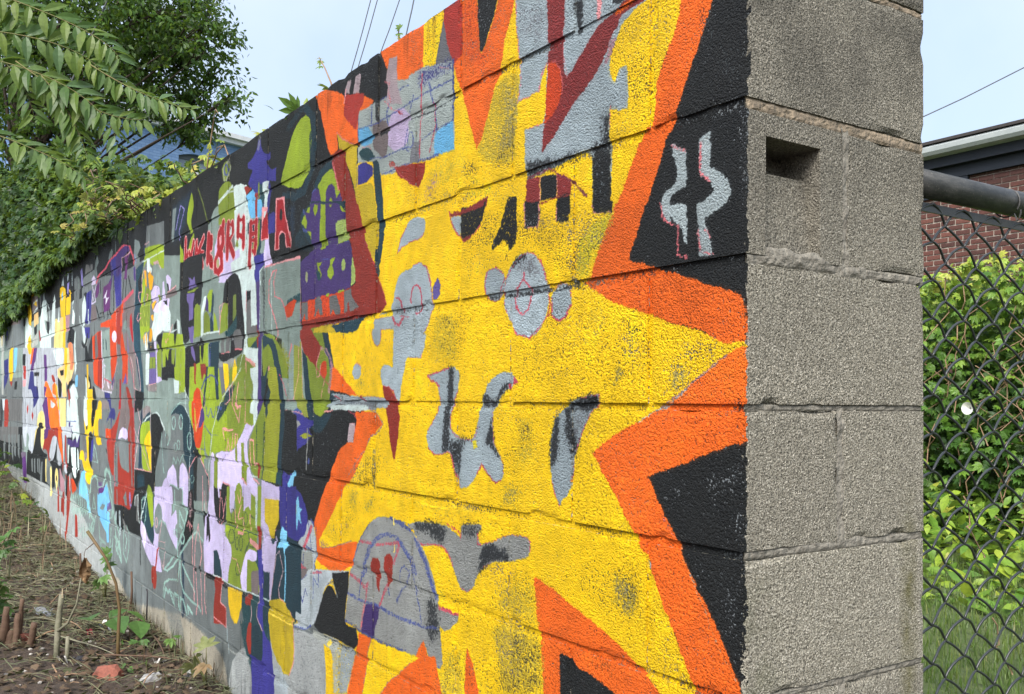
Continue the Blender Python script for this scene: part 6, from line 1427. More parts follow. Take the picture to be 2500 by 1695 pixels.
P|K|1|0|0|1|6108 -958 6109 -964 6113 -970 6119 -975 6127 -977 6136 -976 6143 -973 6149 -967 6151 -961 6150 -954 6146 -948 6139 -943 6131 -942 6123 -942 6115 -946 6110 -951
P|LIw|0|0|0|1|6159 -986 6073 -980 6130 -1055
P|GP|0|0|0|1|6018 -888 5977 -886 5889 -931 5806 -946 5818 -1028 5961 -1033
P|R|0|0|0|1|6070 -1004 6025 -1028 5988 -1173 6073 -1182
P|R|0|0|0|1|5916 -1071 5835 -1057 5825 -1157 5926 -1167
P|R|0|0|0|1|5790 -911 5633 -913 5639 -1046 5666 -1162 5724 -1168 5726 -953
P|GLw2|0|0|0|1|5985 -605 5588 -594 5599 -680 5715 -668 5816 -654 5859 -827 5917 -658
P|CR2|0|0|0|1|5815 -661 5776 -653 5743 -786 5693 -891 5751 -905 5792 -789
P|K|0|0|0|1|5735 -668 5346 -654 5295 -636 5289 -794 5254 -886 5352 -960 5446 -919 5524 -873 5616 -896 5690 -917 5717 -1047 5776 -1045 5716 -852 5691 -717
P|PU|0|0|0|1|5715 -671 5580 -679 5487 -675 5312 -643 5323 -713 5614 -723 5731 -705
P|GWt|0|0|0|1|5594 -726 5429 -718 5401 -826 5376 -895 5411 -910 5485 -893 5545 -842
P|GWt|0|0|0|1|5375 -719 5330 -733 5294 -832 5343 -874 5367 -799
P|GWt|0|0|0|1|5691 -714 5643 -715 5661 -829 5699 -831
P|O2|0|0|0|1|5538 -916 5446 -923 5352 -967 5491 -1017 5533 -972
P|Y3|0|0|0|1|5269 -730 5167 -725 5129 -785 5299 -782
P|SB2|0|0|0|1|5197 -845 5090 -844 5077 -996 5280 -983 5250 -933
P|GWt|0|0|0|1|5588 -594 5352 -587 5298 -605 5329 -641 5395 -691 5454 -642 5523 -687 5547 -632
P|GLw2|0|0|0|1|5837 -839 5778 -829 5712 -895 5751 -905 5812 -892
L|MTs|0|0|13.3|0.5|5623 -1012 5604 -1109
L|MTs|0|0|13.2|0.5|5581 -1018 5561 -1120
L|MTs|0|0|13.2|0.5|5541 -1005 5521 -1109
L|MTs|0|0|13.1|0.5|5499 -1012 5482 -1097
L|MTs|0|0|13|0.5|5460 -999 5440 -1109
L|MTs|0|0|12.9|0.5|5419 -1006 5402 -1097
L|MTs|0|0|12.9|0.5|5381 -993 5363 -1086
L|MTs|0|0|12.8|0.5|5341 -1000 5323 -1097
L|MTs|0|0|12.7|0.5|5304 -987 5286 -1086
L|MTs|0|0|12.7|0.5|5265 -994 5249 -1075
L|MTs|0|0|12.6|0.5|5228 -982 5210 -1086
L|MTs|0|0|12.5|0.5|5190 -988 5174 -1075"""
import math
def box1(m,r,ax):
    if r<1: return m
    k=2*r+1; p=[(0,0),(0,0)]; p[ax]=(r+1,r); c=np.cumsum(np.pad(m,p,mode='edge'),axis=ax,dtype=np.float32)
    return (c[k:,:]-c[:-k,:])/k if ax==0 else (c[:,k:]-c[:,:-k])/k
def blur(m,rx,ry):
    for _ in range(2): m=box1(box1(m,int(rx),1),int(ry),0)
    return m
def smooth_noise(rng,h,w,ry,rx):
    m=blur(rng.random((h,w),dtype=np.float32)-.5,rx,ry); return m/(m.std()+1e-9)
def poly_mask(pts,h,w):
    acc=np.zeros((h,w+1),np.int8); n=len(pts)
    for i in range(n):
        x0,y0=pts[i]; x1,y1=pts[(i+1)%n]
        if y0==y1: continue
        if y0>y1: x0,y0,x1,y1=x1,y1,x0,y0
        a=max(0,int(np.ceil(y0-.5))); b=min(h-1,int(np.ceil(y1-.5))-1)
        if b<a: continue
        r=np.arange(a,b+1); c=x0+(r+.5-y0)*(x1-x0)/(y1-y0); c=np.clip(np.ceil(c-.5),0,w).astype(int)
        acc[r,c]+=1
    return (np.cumsum(acc[:,:w],axis=1)&1).astype(np.float32)
def rounded(p):
    o=[]; n=len(p)
    for i in range(n):
        p0,p1,p2,p3=p[i-1],p[i],p[(i+1)%n],p[(i+2)%n]
        for t in (0,.25,.5,.75):
            t2,t3=t*t,t*t*t
            o.append(tuple(.5*(2*p1[k]+(p2[k]-p0[k])*t+(2*p0[k]-5*p1[k]+4*p2[k]-p3[k])*t2+(3*p1[k]-p0[k]-3*p2[k]+p3[k])*t3) for k in (0,1)))
    return o
def soften(p):
    # hand-painted outlines: blunt corners get rounded off, sharp points stay
    o=[]; n=len(p)
    for i in range(n):
        a,b,c=p[i-1],p[i],p[(i+1)%n]; u=(a[0]-b[0],a[1]-b[1]); v=(c[0]-b[0],c[1]-b[1]); lu=math.hypot(*u); lv=math.hypot(*v)
        if lu<1e-6 or lv<1e-6: continue
        if (u[0]*v[0]+u[1]*v[1])/(lu*lv)<-.3:
            o.append((b[0]+u[0]*.28,b[1]+u[1]*.28)); o.append((b[0]+(u[0]+v[0])*.06,b[1]+(u[1]+v[1])*.06)); o.append((b[0]+v[0]*.28,b[1]+v[1]*.28))
        else: o.append(b)
    return o
def line_mask(pts,wds,h,w,mx,mz):
    m=np.zeros((h,w),np.float32)
    for (x0,y0),(x1,y1),wd in zip(pts,pts[1:],wds):
        rx=wd/mx+2; ry=wd/mz+2
        a=max(0,int(min(x0,x1)-rx)); b=min(w,int(max(x0,x1)+rx)+1); c=max(0,int(min(y0,y1)-ry)); d=min(h,int(max(y0,y1)+ry)+1)
        if b<=a or d<=c: continue
        X=(np.arange(a,b)+.5)[None,:]*mx; Z=(np.arange(c,d)+.5)[:,None]*mz
        dx,dz=(x1-x0)*mx,(y1-y0)*mz; L=dx*dx+dz*dz+1e-9
        t=np.clip(((X-x0*mx)*dx+(Z-y0*mz)*dz)/L,0,1)
        D=np.sqrt((X-x0*mx-t*dx)**2+(Z-y0*mz-t*dz)**2)
        m[c:d,a:b]=np.maximum(m[c:d,a:b],np.clip((wd/2-D)/mx+.5,0,1))
    return m
def raster(shapes,pal,s0,s1,z0,z1,mx,mz,seed=3):
    # s grows to the left along the wall in mm, z in mm; row 0 = z0 (bottom)
    w=int((s1-s0)/mx); h=int((z1-z0)/mz); rng=np.random.default_rng(seed)
    img=np.zeros((h,w,4),np.float32); img[:,:,:3]=pal['G3']
    jx=smooth_noise(rng,h,w,int(max(1,1/mz)),int(max(1,1/mx)))*.9/mx+smooth_noise(rng,h,w,int(6/mz),int(6/mx))*.7/mx
    jz=smooth_noise(rng,h,w,int(max(1,1/mz)),int(max(1,1/mx)))*.9/mz+smooth_noise(rng,h,w,int(6/mz),int(6/mx))*.7/mz
    g=smooth_noise(rng,h,w,1,1)*.28+.5
    tone=smooth_noise(rng,h,w,int(45/mz),int(30/mx))*.6+smooth_noise(rng,h,w,int(8/mz),int(8/mx))*.4
    for kind,col,flag,soft,wd,a,p in shapes:
        q=[((x-s0)/mx,(z-z0)/mz) for x,z in p]
        if kind=='P': q=rounded(q) if flag else soften(q)
        pad=12+soft*2; wds=wd; wd=max(wds) if kind=='L' else 0
        bx0=min(x for x,_ in q)-(wd+pad)/mx; bx1=max(x for x,_ in q)+(wd+pad)/mx; by0=min(y for _,y in q)-(wd+pad)/mz; by1=max(y for _,y in q)+(wd+pad)/mz
        a0,a1,b0,b1=max(0,int(bx0)),min(w,int(bx1)+1),max(0,int(by0)),min(h,int(by1)+1)
        if a1<=a0 or b1<=b0: continue
        H,W=b1-b0,a1-a0; q=[(x-a0,y-b0) for x,y in q]
        m=line_mask(q,wds,H,W,mx,mz) if kind=='L' else poly_mask(q,H,W)
        iy=np.clip(np.arange(H)[:,None]+jz[b0:b1,a0:a1],0,H-1).astype(int); ix=np.clip(np.arange(W)[None,:]+jx[b0:b1,a0:a1],0,W-1).astype(int)
        m=m[iy,ix]
        if soft>0: m=blur(m,max(1,soft/2/mx),max(1,soft/2/mz))
        if kind=='W':
            img[b0:b1,a0:a1,3]=np.maximum(img[b0:b1,a0:a1,3],m*a); continue
        if a<1 or soft>0:
            t=m*a; n=g[b0:b1,a0:a1]; m=np.clip((t-n)*2.2+.5,0,1)*(t>.02)*.75+t*.25
        if kind=='P' and a>=1 and soft==0:
            m=np.maximum(m,blur(m,max(1,4/mx),max(1,4/mz))*(g[b0:b1,a0:a1]>.52)*.55)
        c=np.array(pal[col],np.float32)*(1+.035*rng.normal())
        img[b0:b1,a0:a1,:3]+=(c-img[b0:b1,a0:a1,:3])*m[:,:,None]
        if a>=1 and soft==0 and col not in('Y','YO','O','K','YG'): img[b0:b1,a0:a1,3]*=1-m*.8
    # water streaks, and coats rubbed thin along the joints
    st=smooth_noise(rng,h,w,int(120/mz),int(5/mx)); img[:,:,:3]*=(1+tone*.05+np.clip(st-.9,0,2)*-.09)[:,:,None]
    zz=z0+(np.arange(h)+.5)*mz; ln=np.zeros(h,np.float32)
    for L_ in (478,268,36,-193,-413,-630,-845,-1066): ln=np.maximum(ln,np.clip(1-np.abs(zz-L_)/14,0,1))
    patch=np.clip(smooth_noise(rng,h,w,int(20/mz),int(60/mx))*.8+.1,0,1)
    img[:,:,3]=np.clip(np.maximum(img[:,:,3]*.8,ln[:,None]*patch*.9),0,1)
    return img
shapes = []
for ln in SH.strip().split('\n'):
    k, col, fl, so_, wd, a, pts = ln.split('|'); q = [int(v) for v in pts.split()]
    shapes.append((k, col, int(fl), int(so_), [float(v) for v in wd.split()], float(a), list(zip(q[::2], q[1::2]))))
pal = {k: np.array(v, np.float32)/255 for k, v in PAL.items()}
def mural_image(name, s0, s1, mm):
    A = raster(shapes, pal, s0, s1, -1500, 560, mm, mm)
    h, w_ = A.shape[:2]; im = bpy.data.images.new(name, w_, h, alpha=True); im.alpha_mode = 'CHANNEL_PACKED'
    im.pixels.foreach_set(np.clip(A, 0, 1).ravel()); im.update(); im.pack(); return im
IMN = mural_image('mural_near', -40, 3600, 1.0); IMF = mural_image('mural_far', 3600, 11400, 2.0)
GZ = 1.45

def wallmat():
    m, t, b = mat('painted_block'); g = nd(t, 'ShaderNodeNewGeometry'); P = g.outputs['Position']
    sp = nd(t, 'ShaderNodeSeparateXYZ'); t.links.new(P, sp.inputs[0]); X, Y, Z = sp.outputs
    sn = nd(t, 'ShaderNodeSeparateXYZ'); t.links.new(g.outputs['True Normal'], sn.inputs[0])
    s = mth(t, 'MULTIPLY', X, -1.)
    def img(im, s0, s1):
        u = mth(t, 'DIVIDE', mth(t, 'SUBTRACT', s, s0), s1-s0); v = mth(t, 'DIVIDE', mth(t, 'SUBTRACT', Z, GZ-1.5), 2.06)
        c = nd(t, 'ShaderNodeCombineXYZ'); t.links.new(u, c.inputs[0]); t.links.new(v, c.inputs[1])
        n = nd(t, 'ShaderNodeTexImage', image=im, extension='EXTEND', interpolation='Cubic'); t.links.new(c.outputs[0], n.inputs[0]); return n
    a, f = img(IMN, -.04, 3.6), img(IMF, 3.6, 11.4); far = mth(t, 'GREATER_THAN', s, 3.6)
    paint = mixc(t, far, a.outputs[0], f.outputs[0])
    wr = nd(t, 'ShaderNodeMix', data_type='FLOAT'); t.links.new(far, wr.inputs[0]); t.links.new(a.outputs[1], wr.inputs[2]); t.links.new(f.outputs[1], wr.inputs[3]); wear = wr.outputs[0]
    fine = noi(t, P, 300, 3, .6); med = noi(t, P, 150, 3, .65); big = noi(t, P, 7, 4, .6); mid = noi(t, P, 38, 3, .6)
    # open pores and worn spots let the older coat show: dark under light paint (pore shadow painted in too), pale under dark paint
    lum = nd(t, 'ShaderNodeRGBToBW'); t.links.new(paint, lum.inputs[0])
    light = mth(t, 'GREATER_THAN', lum.outputs[0], .10)
    und = mixc(t, light, (.26, .29, .31), (.020, .023, .024))
    und2 = mixc(t, rmp(t, big, .5, .56), und, mixc(t, light, (.05, .06, .065), (.17, .16, .13)))
    # amount
    base = mth(t, 'ADD', mth(t, 'MULTIPLY', light, .06), .04)
    amt = mth(t, 'ADD', mth(t, 'MULTIPLY', wear, .33), base)
    amt = mth(t, 'MULTIPLY', amt, rmp(t, mid, .3, .7, .55, 1.35))
    pit = mth(t, 'ADD', mth(t, 'MULTIPLY', fine, .55), mth(t, 'MULTIPLY', med, .45))
    th = mth(t, 'ADD', mth(t, 'MULTIPLY', amt, .42), .335)
    d = mth(t, 'SUBTRACT', th, pit); msk = mth(t, 'MULTIPLY', rmp(t, d, -.014, .03), .88)
    col = mixc(t, msk, paint, und2)
    col = mixc(t, rmp(t, big, .35, .75, 0, .07), col, (.10, .10, .085), 'MIX')
    # bare aggregate for the end
    vor = nd(t, 'ShaderNodeTexVoronoi', feature='F1'); vor.inputs['Scale'].default_value = 430; t.links.new(P, vor.inputs['Vector'])
    hs = nd(t, 'ShaderNodeSeparateXYZ'); t.links.new(vor.outputs['Color'], hs.inputs[0])
    rr = nd(t, 'ShaderNodeValToRGB'); e = rr.color_ramp.elements; e[0].color = (.22, .205, .165, 1); e[1].color = (.50, .47, .385, 1); e[1].position = .85; e.new(.42).color = (.355, .33, .265, 1); e.new(.965).color = (.68, .64, .54, 1)
    t.links.new(hs.outputs[0], rr.inputs[0])
    bare = mixc(t, rmp(t, mth(t, 'ADD', mth(t, 'MULTIPLY', fine, .5), mth(t, 'MULTIPLY', med, .5)), .37, .45, .8, 0), rr.outputs[0], (.07, .065, .052))
    oi = nd(t, 'ShaderNodeObjectInfo'); bare = mixc(t, .0, bare, bare); bare = mixc(t, mth(t, 'MULTIPLY', oi.outputs['Random'], .22), bare, (.15, .14, .12))
    zup = rmp(t, Z, 1.0, 1.7, .0, .70); stain = mth(t, 'MULTIPLY', zup, rmp(t, noi(t, P, 5, 4, .6), .34, .58, .35, 1))
    bare = mixc(t, stain, bare, (.06, .058, .052))
    # greenish run near the far edge of the end face
    gy = mth(t, 'ABSOLUTE', mth(t, 'SUBTRACT', Y, .405)); al = mth(t, 'MULTIPLY', rmp(t, gy, .03, .004), rmp(t, Z, .93, .78)); al = mth(t, 'MULTIPLY', al, rmp(t, noi(t, P, 26, 3), .35, .6, .2, .75)); bare = mixc(t, al, bare, (.15, .14, .045))
    moss = mth(t, 'MULTIPLY', rmp(t, Y, .10, .0), mth(t, 'MULTIPLY', rmp(t, Z, .86, .60), rmp(t, noi(t, P, 18, 4), .42, .62))); bare = mixc(t, mth(t, 'MULTIPLY', moss, .7), bare, (.10, .115, .05))
    # which faces carry paint; ragged line round the corner, splashes on the end
    rag = mth(t, 'MULTIPLY', mth(t, 'SUBTRACT', noi(t, P, 70, 4, .7), .5), .05); low = rmp(t, Z, .84, .6, 0., .010)
    onf = mth(t, 'MULTIPLY', mth(t, 'LESS_THAN', sn.outputs[1], -.3), mth(t, 'LESS_THAN', Y, .03))
    edge = mth(t, 'GREATER_THAN', mth(t, 'ADD', s, rag), mth(t, 'SUBTRACT', low, .004))
    nearc = mth(t, 'LESS_THAN', mth(t, 'ADD', Y, mth(t, 'MULTIPLY', rag, .5)), .005)
    pk = mth(t, 'MAXIMUM', mth(t, 'MULTIPLY', onf, edge), mth(t, 'MULTIPLY', mth(t, 'SUBTRACT', 1., onf), nearc))
    top = mth(t, 'GREATER_THAN', sn.outputs[2], .5); pk = mth(t, 'MULTIPLY', pk, mth(t, 'SUBTRACT', 1., mth(t, 'MULTIPLY', top, rmp(t, Y, .01, .03))))
    fin = mixc(t, pk, bare, col); t.links.new(fin, b.inputs['Base Color'])
    b.inputs['Roughness'].default_value = .78; b.inputs['Specular IOR Level'].default_value = .22
    rf = nd(t, 'ShaderNodeMix', data_type='FLOAT'); t.links.new(pk, rf.inputs[0]); rf.inputs[2].default_value = .95; rf.inputs[3].default_value = .62; t.links.new(rf.outputs[0], b.inputs['Roughness'])
    h = mth(t, 'ADD', rmp(t, pit, .32, .62), mth(t, 'MULTIPLY', mid, .35)); h = mth(t, 'SUBTRACT', h, mth(t, 'MULTIPLY', msk, .25))
    # coarse near the corner, smoother blocks further down the wall
    bp = bump(t, b, h, 1., .007); st = rmp(t, s, 1.6, 4.5, 1., .30); t.links.new(st, bp.inputs['Strength'])
    return m, (pit, P)
WALL, _ = wallmat()
def mortarmat():
    m = WALL.copy(); m.name = 'painted_mortar'; return m
MORT = mortarmat()
TAN = simple('tan_mortar', (.27, .215, .15), .95, (.12, .10, .075), 60, .9)
GREYM = simple('grey_mortar', (.23, .215, .18), .95, (.13, .12, .10), 70, .9)

wall = tag(empty('block_wall', (0, 0, 0)), 'long concrete block wall covered in a bright graffiti mural with a yellow star, bare grey end', 'wall')
LV = [.478, .268, .036, -.193, -.413, -.630, -.845, -1.066, -1.270, -1.480]
JT = [0, .011, .018, .014, .009, .012, .010, .010, .010, .010]
def block_mesh(name, sx, sy, sz, n, chip, front=True):
    # a block as a rounded, slightly chipped box; n = spacing of the surface grid
    bm = bmesh.new(); cx, cy, cz = max(1, int(sx/n)), max(1, int(sy/n)), max(1, int(sz/n)); vm = {}
    def V(i, j, k):
        key = (i, j, k)
        if key not in vm: vm[key] = bm.verts.new((i/cx*sx, j/cy*sy, k/cz*sz))
        return vm[key]
    for i in range(cx):
        for k in range(cz): bm.faces.new((V(i, 0, k), V(i+1, 0, k), V(i+1, 0, k+1), V(i, 0, k+1))); bm.faces.new((V(i, cy, k), V(i, cy, k+1), V(i+1, cy, k+1), V(i+1, cy, k)))
    for j in range(cy):
        for k in range(cz): bm.faces.new((V(0, j, k), V(0, j, k+1), V(0, j+1, k+1), V(0, j+1, k))); bm.faces.new((V(cx, j, k), V(cx, j+1, k), V(cx, j+1, k+1), V(cx, j, k+1)))
    for i in range(cx):
        for j in range(cy): bm.faces.new((V(i, j, 0), V(i, j+1, 0), V(i+1, j+1, 0), V(i+1, j, 0))); bm.faces.new((V(i, j, cz), V(i+1, j, cz), V(i+1, j+1, cz), V(i, j+1, cz)))
    o = rng.random(3)*50; c = Vector((sx/2, sy/2, sz/2))
    for v in bm.verts:
        p = v.co.copy(); d = sorted((min(p.x, sx-p.x), min(p.y, sy-p.y), min(p.z, sz-p.z)))
        q = p+Vector(o); r = mn.noise(q*55)*.5+mn.noise(q*130)*.35
        e = max(0, 1-d[1]/(n*.6)) if n < .05 else (1 if d[1] < 1e-5 else 0)
        dirv = Vector((-1 if p.x < 1e-5 else (1 if p.x > sx-1e-5 else 0), -1 if p.y < 1e-5 else (1 if p.y > sy-1e-5 else 0), -1 if p.z < 1e-5 else (1 if p.z > sz-1e-5 else 0)))
        if dirv.length: dirv.normalize()
        cc = max(0, mn.noise(q*18)-.12)*chip*3.2*e
        v.co = p+dirv*(r*chip*.24 - e*chip*.26 - cc)
    me = bpy.data.meshes.new(name); bm.to_mesh(me); bm.free(); me.update(); return me
shared = {}
def put_block(x0, x1, y0, y1, z0, z1):
    # x0..x1 with x1 the end nearer the corner
    g = .0
    near = -x1 < 2.0; sx, sy, sz = x1-x0, y1-y0, z1-z0
    dy = (rng.random()-.5)*.0035
    if near: me = block_mesh('block', sx, sy, sz, .011 if -x1 < 1.2 else .016, .0042)
    else:
        key = (round(sx, 3), round(sy, 3), round(sz, 3), int(rng.integers(4)))
        if key not in shared: shared[key] = block_mesh('block', sx, sy, sz, .10, .004)
        me = shared[key]
    o = link('block', me, WALL, wall, (x0, y0+dy*(1 if y0 < .01 else 0), z0+GZ)); return o
ji = .0055
for ci in range(9):
    zt, zb = LV[ci], LV[ci+1]; ht, hb = JT[ci]/2, JT[ci+1]/2
    z0, z1 = zb+hb, zt-ht; odd = ci % 2 == 0       # courses -1, AB, CD...
    s = 0.
    edges = [0.] + ([.4064*k for k in range(1, 28)] if odd else [.2032+.4064*k for k in range(0, 28)])
    for a, b_ in zip(edges, edges[1:]):
        if a > 10.9: break
        jl = (rng.random()-.5)*.003
        x1 = -(a+(ji if a > 0 else 0)); x0 = -(b_-ji)
        if a == 0 and not odd: put_block(x0, 0, 0, .449, z0, z1)                 # end stretcher turned across the pier
        elif a == 0:
            if ci == 2:                                                         # the block with the open core in its end
                d = .052; yl, yr, zc = .044, .170, z1-.034
                parts = [(x0, 0, 0, yl), (x0, 0, yr, .226), (x0, -d, yl, yr)]
                mb = MB(); mb.box(x0, 0, 0, yl, z0+GZ, z1+GZ); mb.box(x0, 0, yr, .226, z0+GZ, z1+GZ); mb.box(x0, 0, yl, yr, zc+GZ, z1+GZ); k = len(mb.v); pr = [(x0, z0), (-.018, z0), (-.030, zc-.046), (-.075, zc-.030), (-.085, zc), (x0, zc)]
                mb.v += [(a_, y_, z_+GZ) for y_ in (yl, yr) for a_, z_ in pr]; mb.f += [(k, k+1, k+2, k+3, k+4, k+5), (k+11, k+10, k+9, k+8, k+7, k+6)]+[(k+i, k+6+i, k+6+(i+1) % 6, k+(i+1) % 6) for i in range(6)]
                bm = bmesh.new(); vs_ = [bm.verts.new(p) for p in mb.v]
                for f in mb.f: bm.faces.new([vs_[i] for i in f])
                bmesh.ops.recalc_face_normals(bm, faces=bm.faces)
                me = bpy.data.meshes.new('block'); bm.to_mesh(me); bm.free(); me.update(); link('block', me, WALL, wall)
            else: put_block(x0, 0, 0, .226 if ci != 4 else .216, z0, z1)
            y2 = .238 if ci != 4 else .228
            put_block(x0, 0, y2, .449, z0, z1)
        elif a < .41 and odd is False and a < .25 and a > 0 and False: pass
        else: put_block(x0, x1, 0, .19, z0, z1)
# mortar set back from the faces: one bed under each course and the upright joints
mm_ = MB(); mm_.box(-10.95, -.16, .0048, .18, -1.5+GZ, .470+GZ)
for j in range(1, 9): mm_.box(-.16, -.006, .0048, .444, LV[j]-JT[j]/2-.001+GZ, LV[j]+JT[j]/2+.001+GZ)
for y_, a_, b_ in ((.232, .036, -.193), (.222, -.413, -.630), (.232, .478, .268), (.225, -.845, -1.066)): mm_.box(-.16, -.006, y_-.009, y_+.009, b_+.012+GZ, a_-.012+GZ)
mo = mm_.build('mortar', MORT, wall)
def bed(name, y0, y1, zc, t, m, out):
    # a struck mortar bed with an uneven face across the pier end
    n = 60; v = []; f = []
    for i in range(n+1):
        y = y0+(y1-y0)*i/n
        for k in range(5):
            z = zc+(k/4-.5)*t*1.02; w_ = out+nm(y, z, zc, 90)*.0022+nm(y, z, 3, 300)*.0012
            v.append((w_ if 0 < k < 4 else w_-.0015, y, z+GZ))
    for i in range(n):
        for k in range(4): a = i*5+k; f.append((a, a+5, a+6, a+1))
    for side in (0, 1): pass
    return link(name, mesh(name, v, f), m, wall)
for j, (mtl, out) in enumerate([(None, 0), (TAN, -.003), (TAN, -.0022), (GREYM, -.001), (GREYM, -.004), (GREYM, -.003), (GREYM, -.003), (GREYM, -.003), (GREYM, -.003)]):
    if j: bed('mortar_bed', .004, .447, LV[j], JT[j], mtl, out)
for y, a, b_ in ((.232, .036, -.193), (.222, -.413, -.630), (.232, .478, .268), (.225, -.845, -1.066)):
    m2 = MB(); v = []; f = []
    for i in range(26):
        z = b_+(a-b_)*i/25
        for k in range(4):
            yy = y+(k/3-.5)*.019; v.append((-.0012+nm(yy, z, 1, 120)*.002+nm(yy, z, 8, 35)*.003, yy, z+GZ))
    for i in range(25):
        for k in range(3): q = i*4+k; f.append((q, q+1, q+5, q+4))
    link('mortar_joint', mesh('mortar_joint', v, f), GREYM, wall)
# squeezed-out lump of mortar under the open core, and the rough patch high in the fourth course joint
def lump(name, y0, y1, zc, hgt, out, m):
    v = []; f = []; n = 48; q = 12
    for i in range(n+1):
        t_ = i/n; y = y0+(y1-y0)*t_; env = min(1, 5*t_, 5*(1-t_))
        for k in range(q+1):
            a = math.pi*k/q; rr = env*(1+.5*nm(y, k*.01, zc, 45)+.25*nm(y, k*.02, 2, 140))
            v.append((-.004+math.sin(a)*out*rr, y, zc+GZ+math.cos(a)*hgt*.5*(.6+.5*env)*(1+.4*nm(y, 5, zc, 40))))
    for i in range(n):
        for k in range(q): a = i*(q+1)+k; f.append((a, a+1, a+q+2, a+q+1))
    return link(name, mesh(name, v, f), m, wall, smooth=True)
lump('mortar_lump', .030, .215, -.187, .026, .0055, GREYM); lump('mortar_lump', .205, .30, -.193, .026, .005, GREYM); lump('mortar_lump', .222, .275, -.438, .034, .003, GREYM); lump('mortar_lump', .10, .30, -.628, .017, .0035, GREYM)
lump('mortar_lump', .205, .255, -.205, .022, .004, GREYM)

# ------------------------------------------------------------------ ground
def gh(x, y):
    h = float(np.interp(-x, [-5, 2.6, 5.1, 7, 9.5, 14, 60], [.02, .02, .07, .22, .42, .5, .6]))
    if y < .3: h += max(0, -y-.35)*.05
    return h+nm(x, y, 0, 2.1)*.025+nm(x, y, 4, 9)*.008
def terrain():
    xs = np.concatenate([np.linspace(-90, -12, 16), np.linspace(-11.5, 2.5, 170), np.linspace(4, 60, 12)]); ys = np.concatenate([np.linspace(-60, -4, 10), np.linspace(-3.6, 7, 120), np.linspace(9, 90, 14)])
    v = [(x, y, gh(x, y)) for x in xs for y in ys]; ny = len(ys)
    f = [(i*ny+j, (i+1)*ny+j, (i+1)*ny+j+1, i*ny+j+1) for i in range(len(xs)-1) for j in range(ny-1)]
    m, t, b = mat('soil'); g = nd(t, 'ShaderNodeNewGeometry'); P = g.outputs['Position']; sp = nd(t, 'ShaderNodeSeparateXYZ'); t.links.new(P, sp.inputs[0])
    n1 = noi(t, P, 4, 6, .7); n2 = noi(t, P, 60, 5, .7); n3 = noi(t, P, 14, 4, .6)
    dirt = mixc(t, rmp(t, n1, .3, .7), (.050, .033, .023), (.105, .074, .052)); dirt = mixc(t, rmp(t, n2, .35, .7), dirt, (.026, .018, .013)); dirt = mixc(t, rmp(t, n3, .62, .74, 0, .35), dirt, (.16, .13, .11))
    gr = mixc(t, rmp(t, n3, .3, .7), (.045, .075, .02), (.10, .13, .04)); k = rmp(t, sp.outputs[1], .3, .9); c = mixc(t, k, dirt, gr); t.links.new(c, b.inputs['Base Color']); b.inputs['Roughness'].default_value = .95
    bump(t, b, mth(t, 'ADD', n2, n3), .8, .02)
    o = link('ground', mesh('ground', v, f), m, smooth=True); tag(o, kind='structure')
terrain()

# ------------------------------------------------------------------ leaves
def leaf_ovate(wd=.45, droop=.18, fold=.12, nseg=5):
    v = []; f = []; prof = [0, .62, 1, .86, .5, 0][:nseg+1] if nseg == 5 else [0, .9, .8, 0]
    for i in range(nseg+1):
        y = i/nseg; w_ = prof[i]*wd/2; z = -droop*y*y
        v += [(-w_, y, z+w_*fold*2), (0, y, z), (w_, y, z+w_*fold*2)]
    for i in range(nseg):
        a = i*3; f += [(a, a+1, a+4, a+3), (a+1, a+2, a+5, a+4)]
    return np.array(v), f
def leaf_palm(n=5, spread=62, wd=.42):
    V = []; F = []
    for i in range(n):
        a = math.radians((i-(n-1)/2)*spread*2/(n-1)); L = 1-.16*abs(i-(n-1)/2)
        v, f = leaf_ovate(wd, .22, .14, 3); v = v*L; R = np.array([[math.cos(a), math.sin(a), 0], [-math.sin(a), math.cos(a), 0], [0, 0, 1]])
        k = len(V); V += [tuple(p) for p in v@R.T]; F += [tuple(j+k for j in q) for q in f]
    return np.array(V), F
def leaf_maple():
    o = [(0, 0), (.28, -.06), (.5, .12), (.36, .26), (.58, .5), (.30, .52), (.22, .72), (0, 1.0), (-.22, .72), (-.30, .52), (-.58, .5), (-.36, .26), (-.5, .12), (-.28, -.06)]
    v = [(0, .35, .03)]+[(x, y, -.16*y*y-.12*abs(x)) for x, y in o]; n = len(o); return np.array(v), [(0, 1+i, 1+(i+1) % n) for i in range(n)]
LO, LP, LM = leaf_ovate(), leaf_palm(), leaf_maple(); LG = leaf_ovate(.30, .25, .15)
def frames(n, out, updir=.6, spread=.55):
    # leaf normals scattered round `out` (n x 3), tips hanging outward and down
    nn = out*(1-updir)+np.array([0, 0, updir])+rng.normal(0, spread, (n, 3)); nn /= np.linalg.norm(nn, axis=1)[:, None]+1e-9
    tip = rng.normal(0, .6, (n, 3))+out*.5+np.array([0, 0, -.55]); tip -= nn*(tip*nn).sum(1)[:, None]; tip /= np.linalg.norm(tip, axis=1)[:, None]+1e-9
    side = np.cross(tip, nn); return side, tip, nn
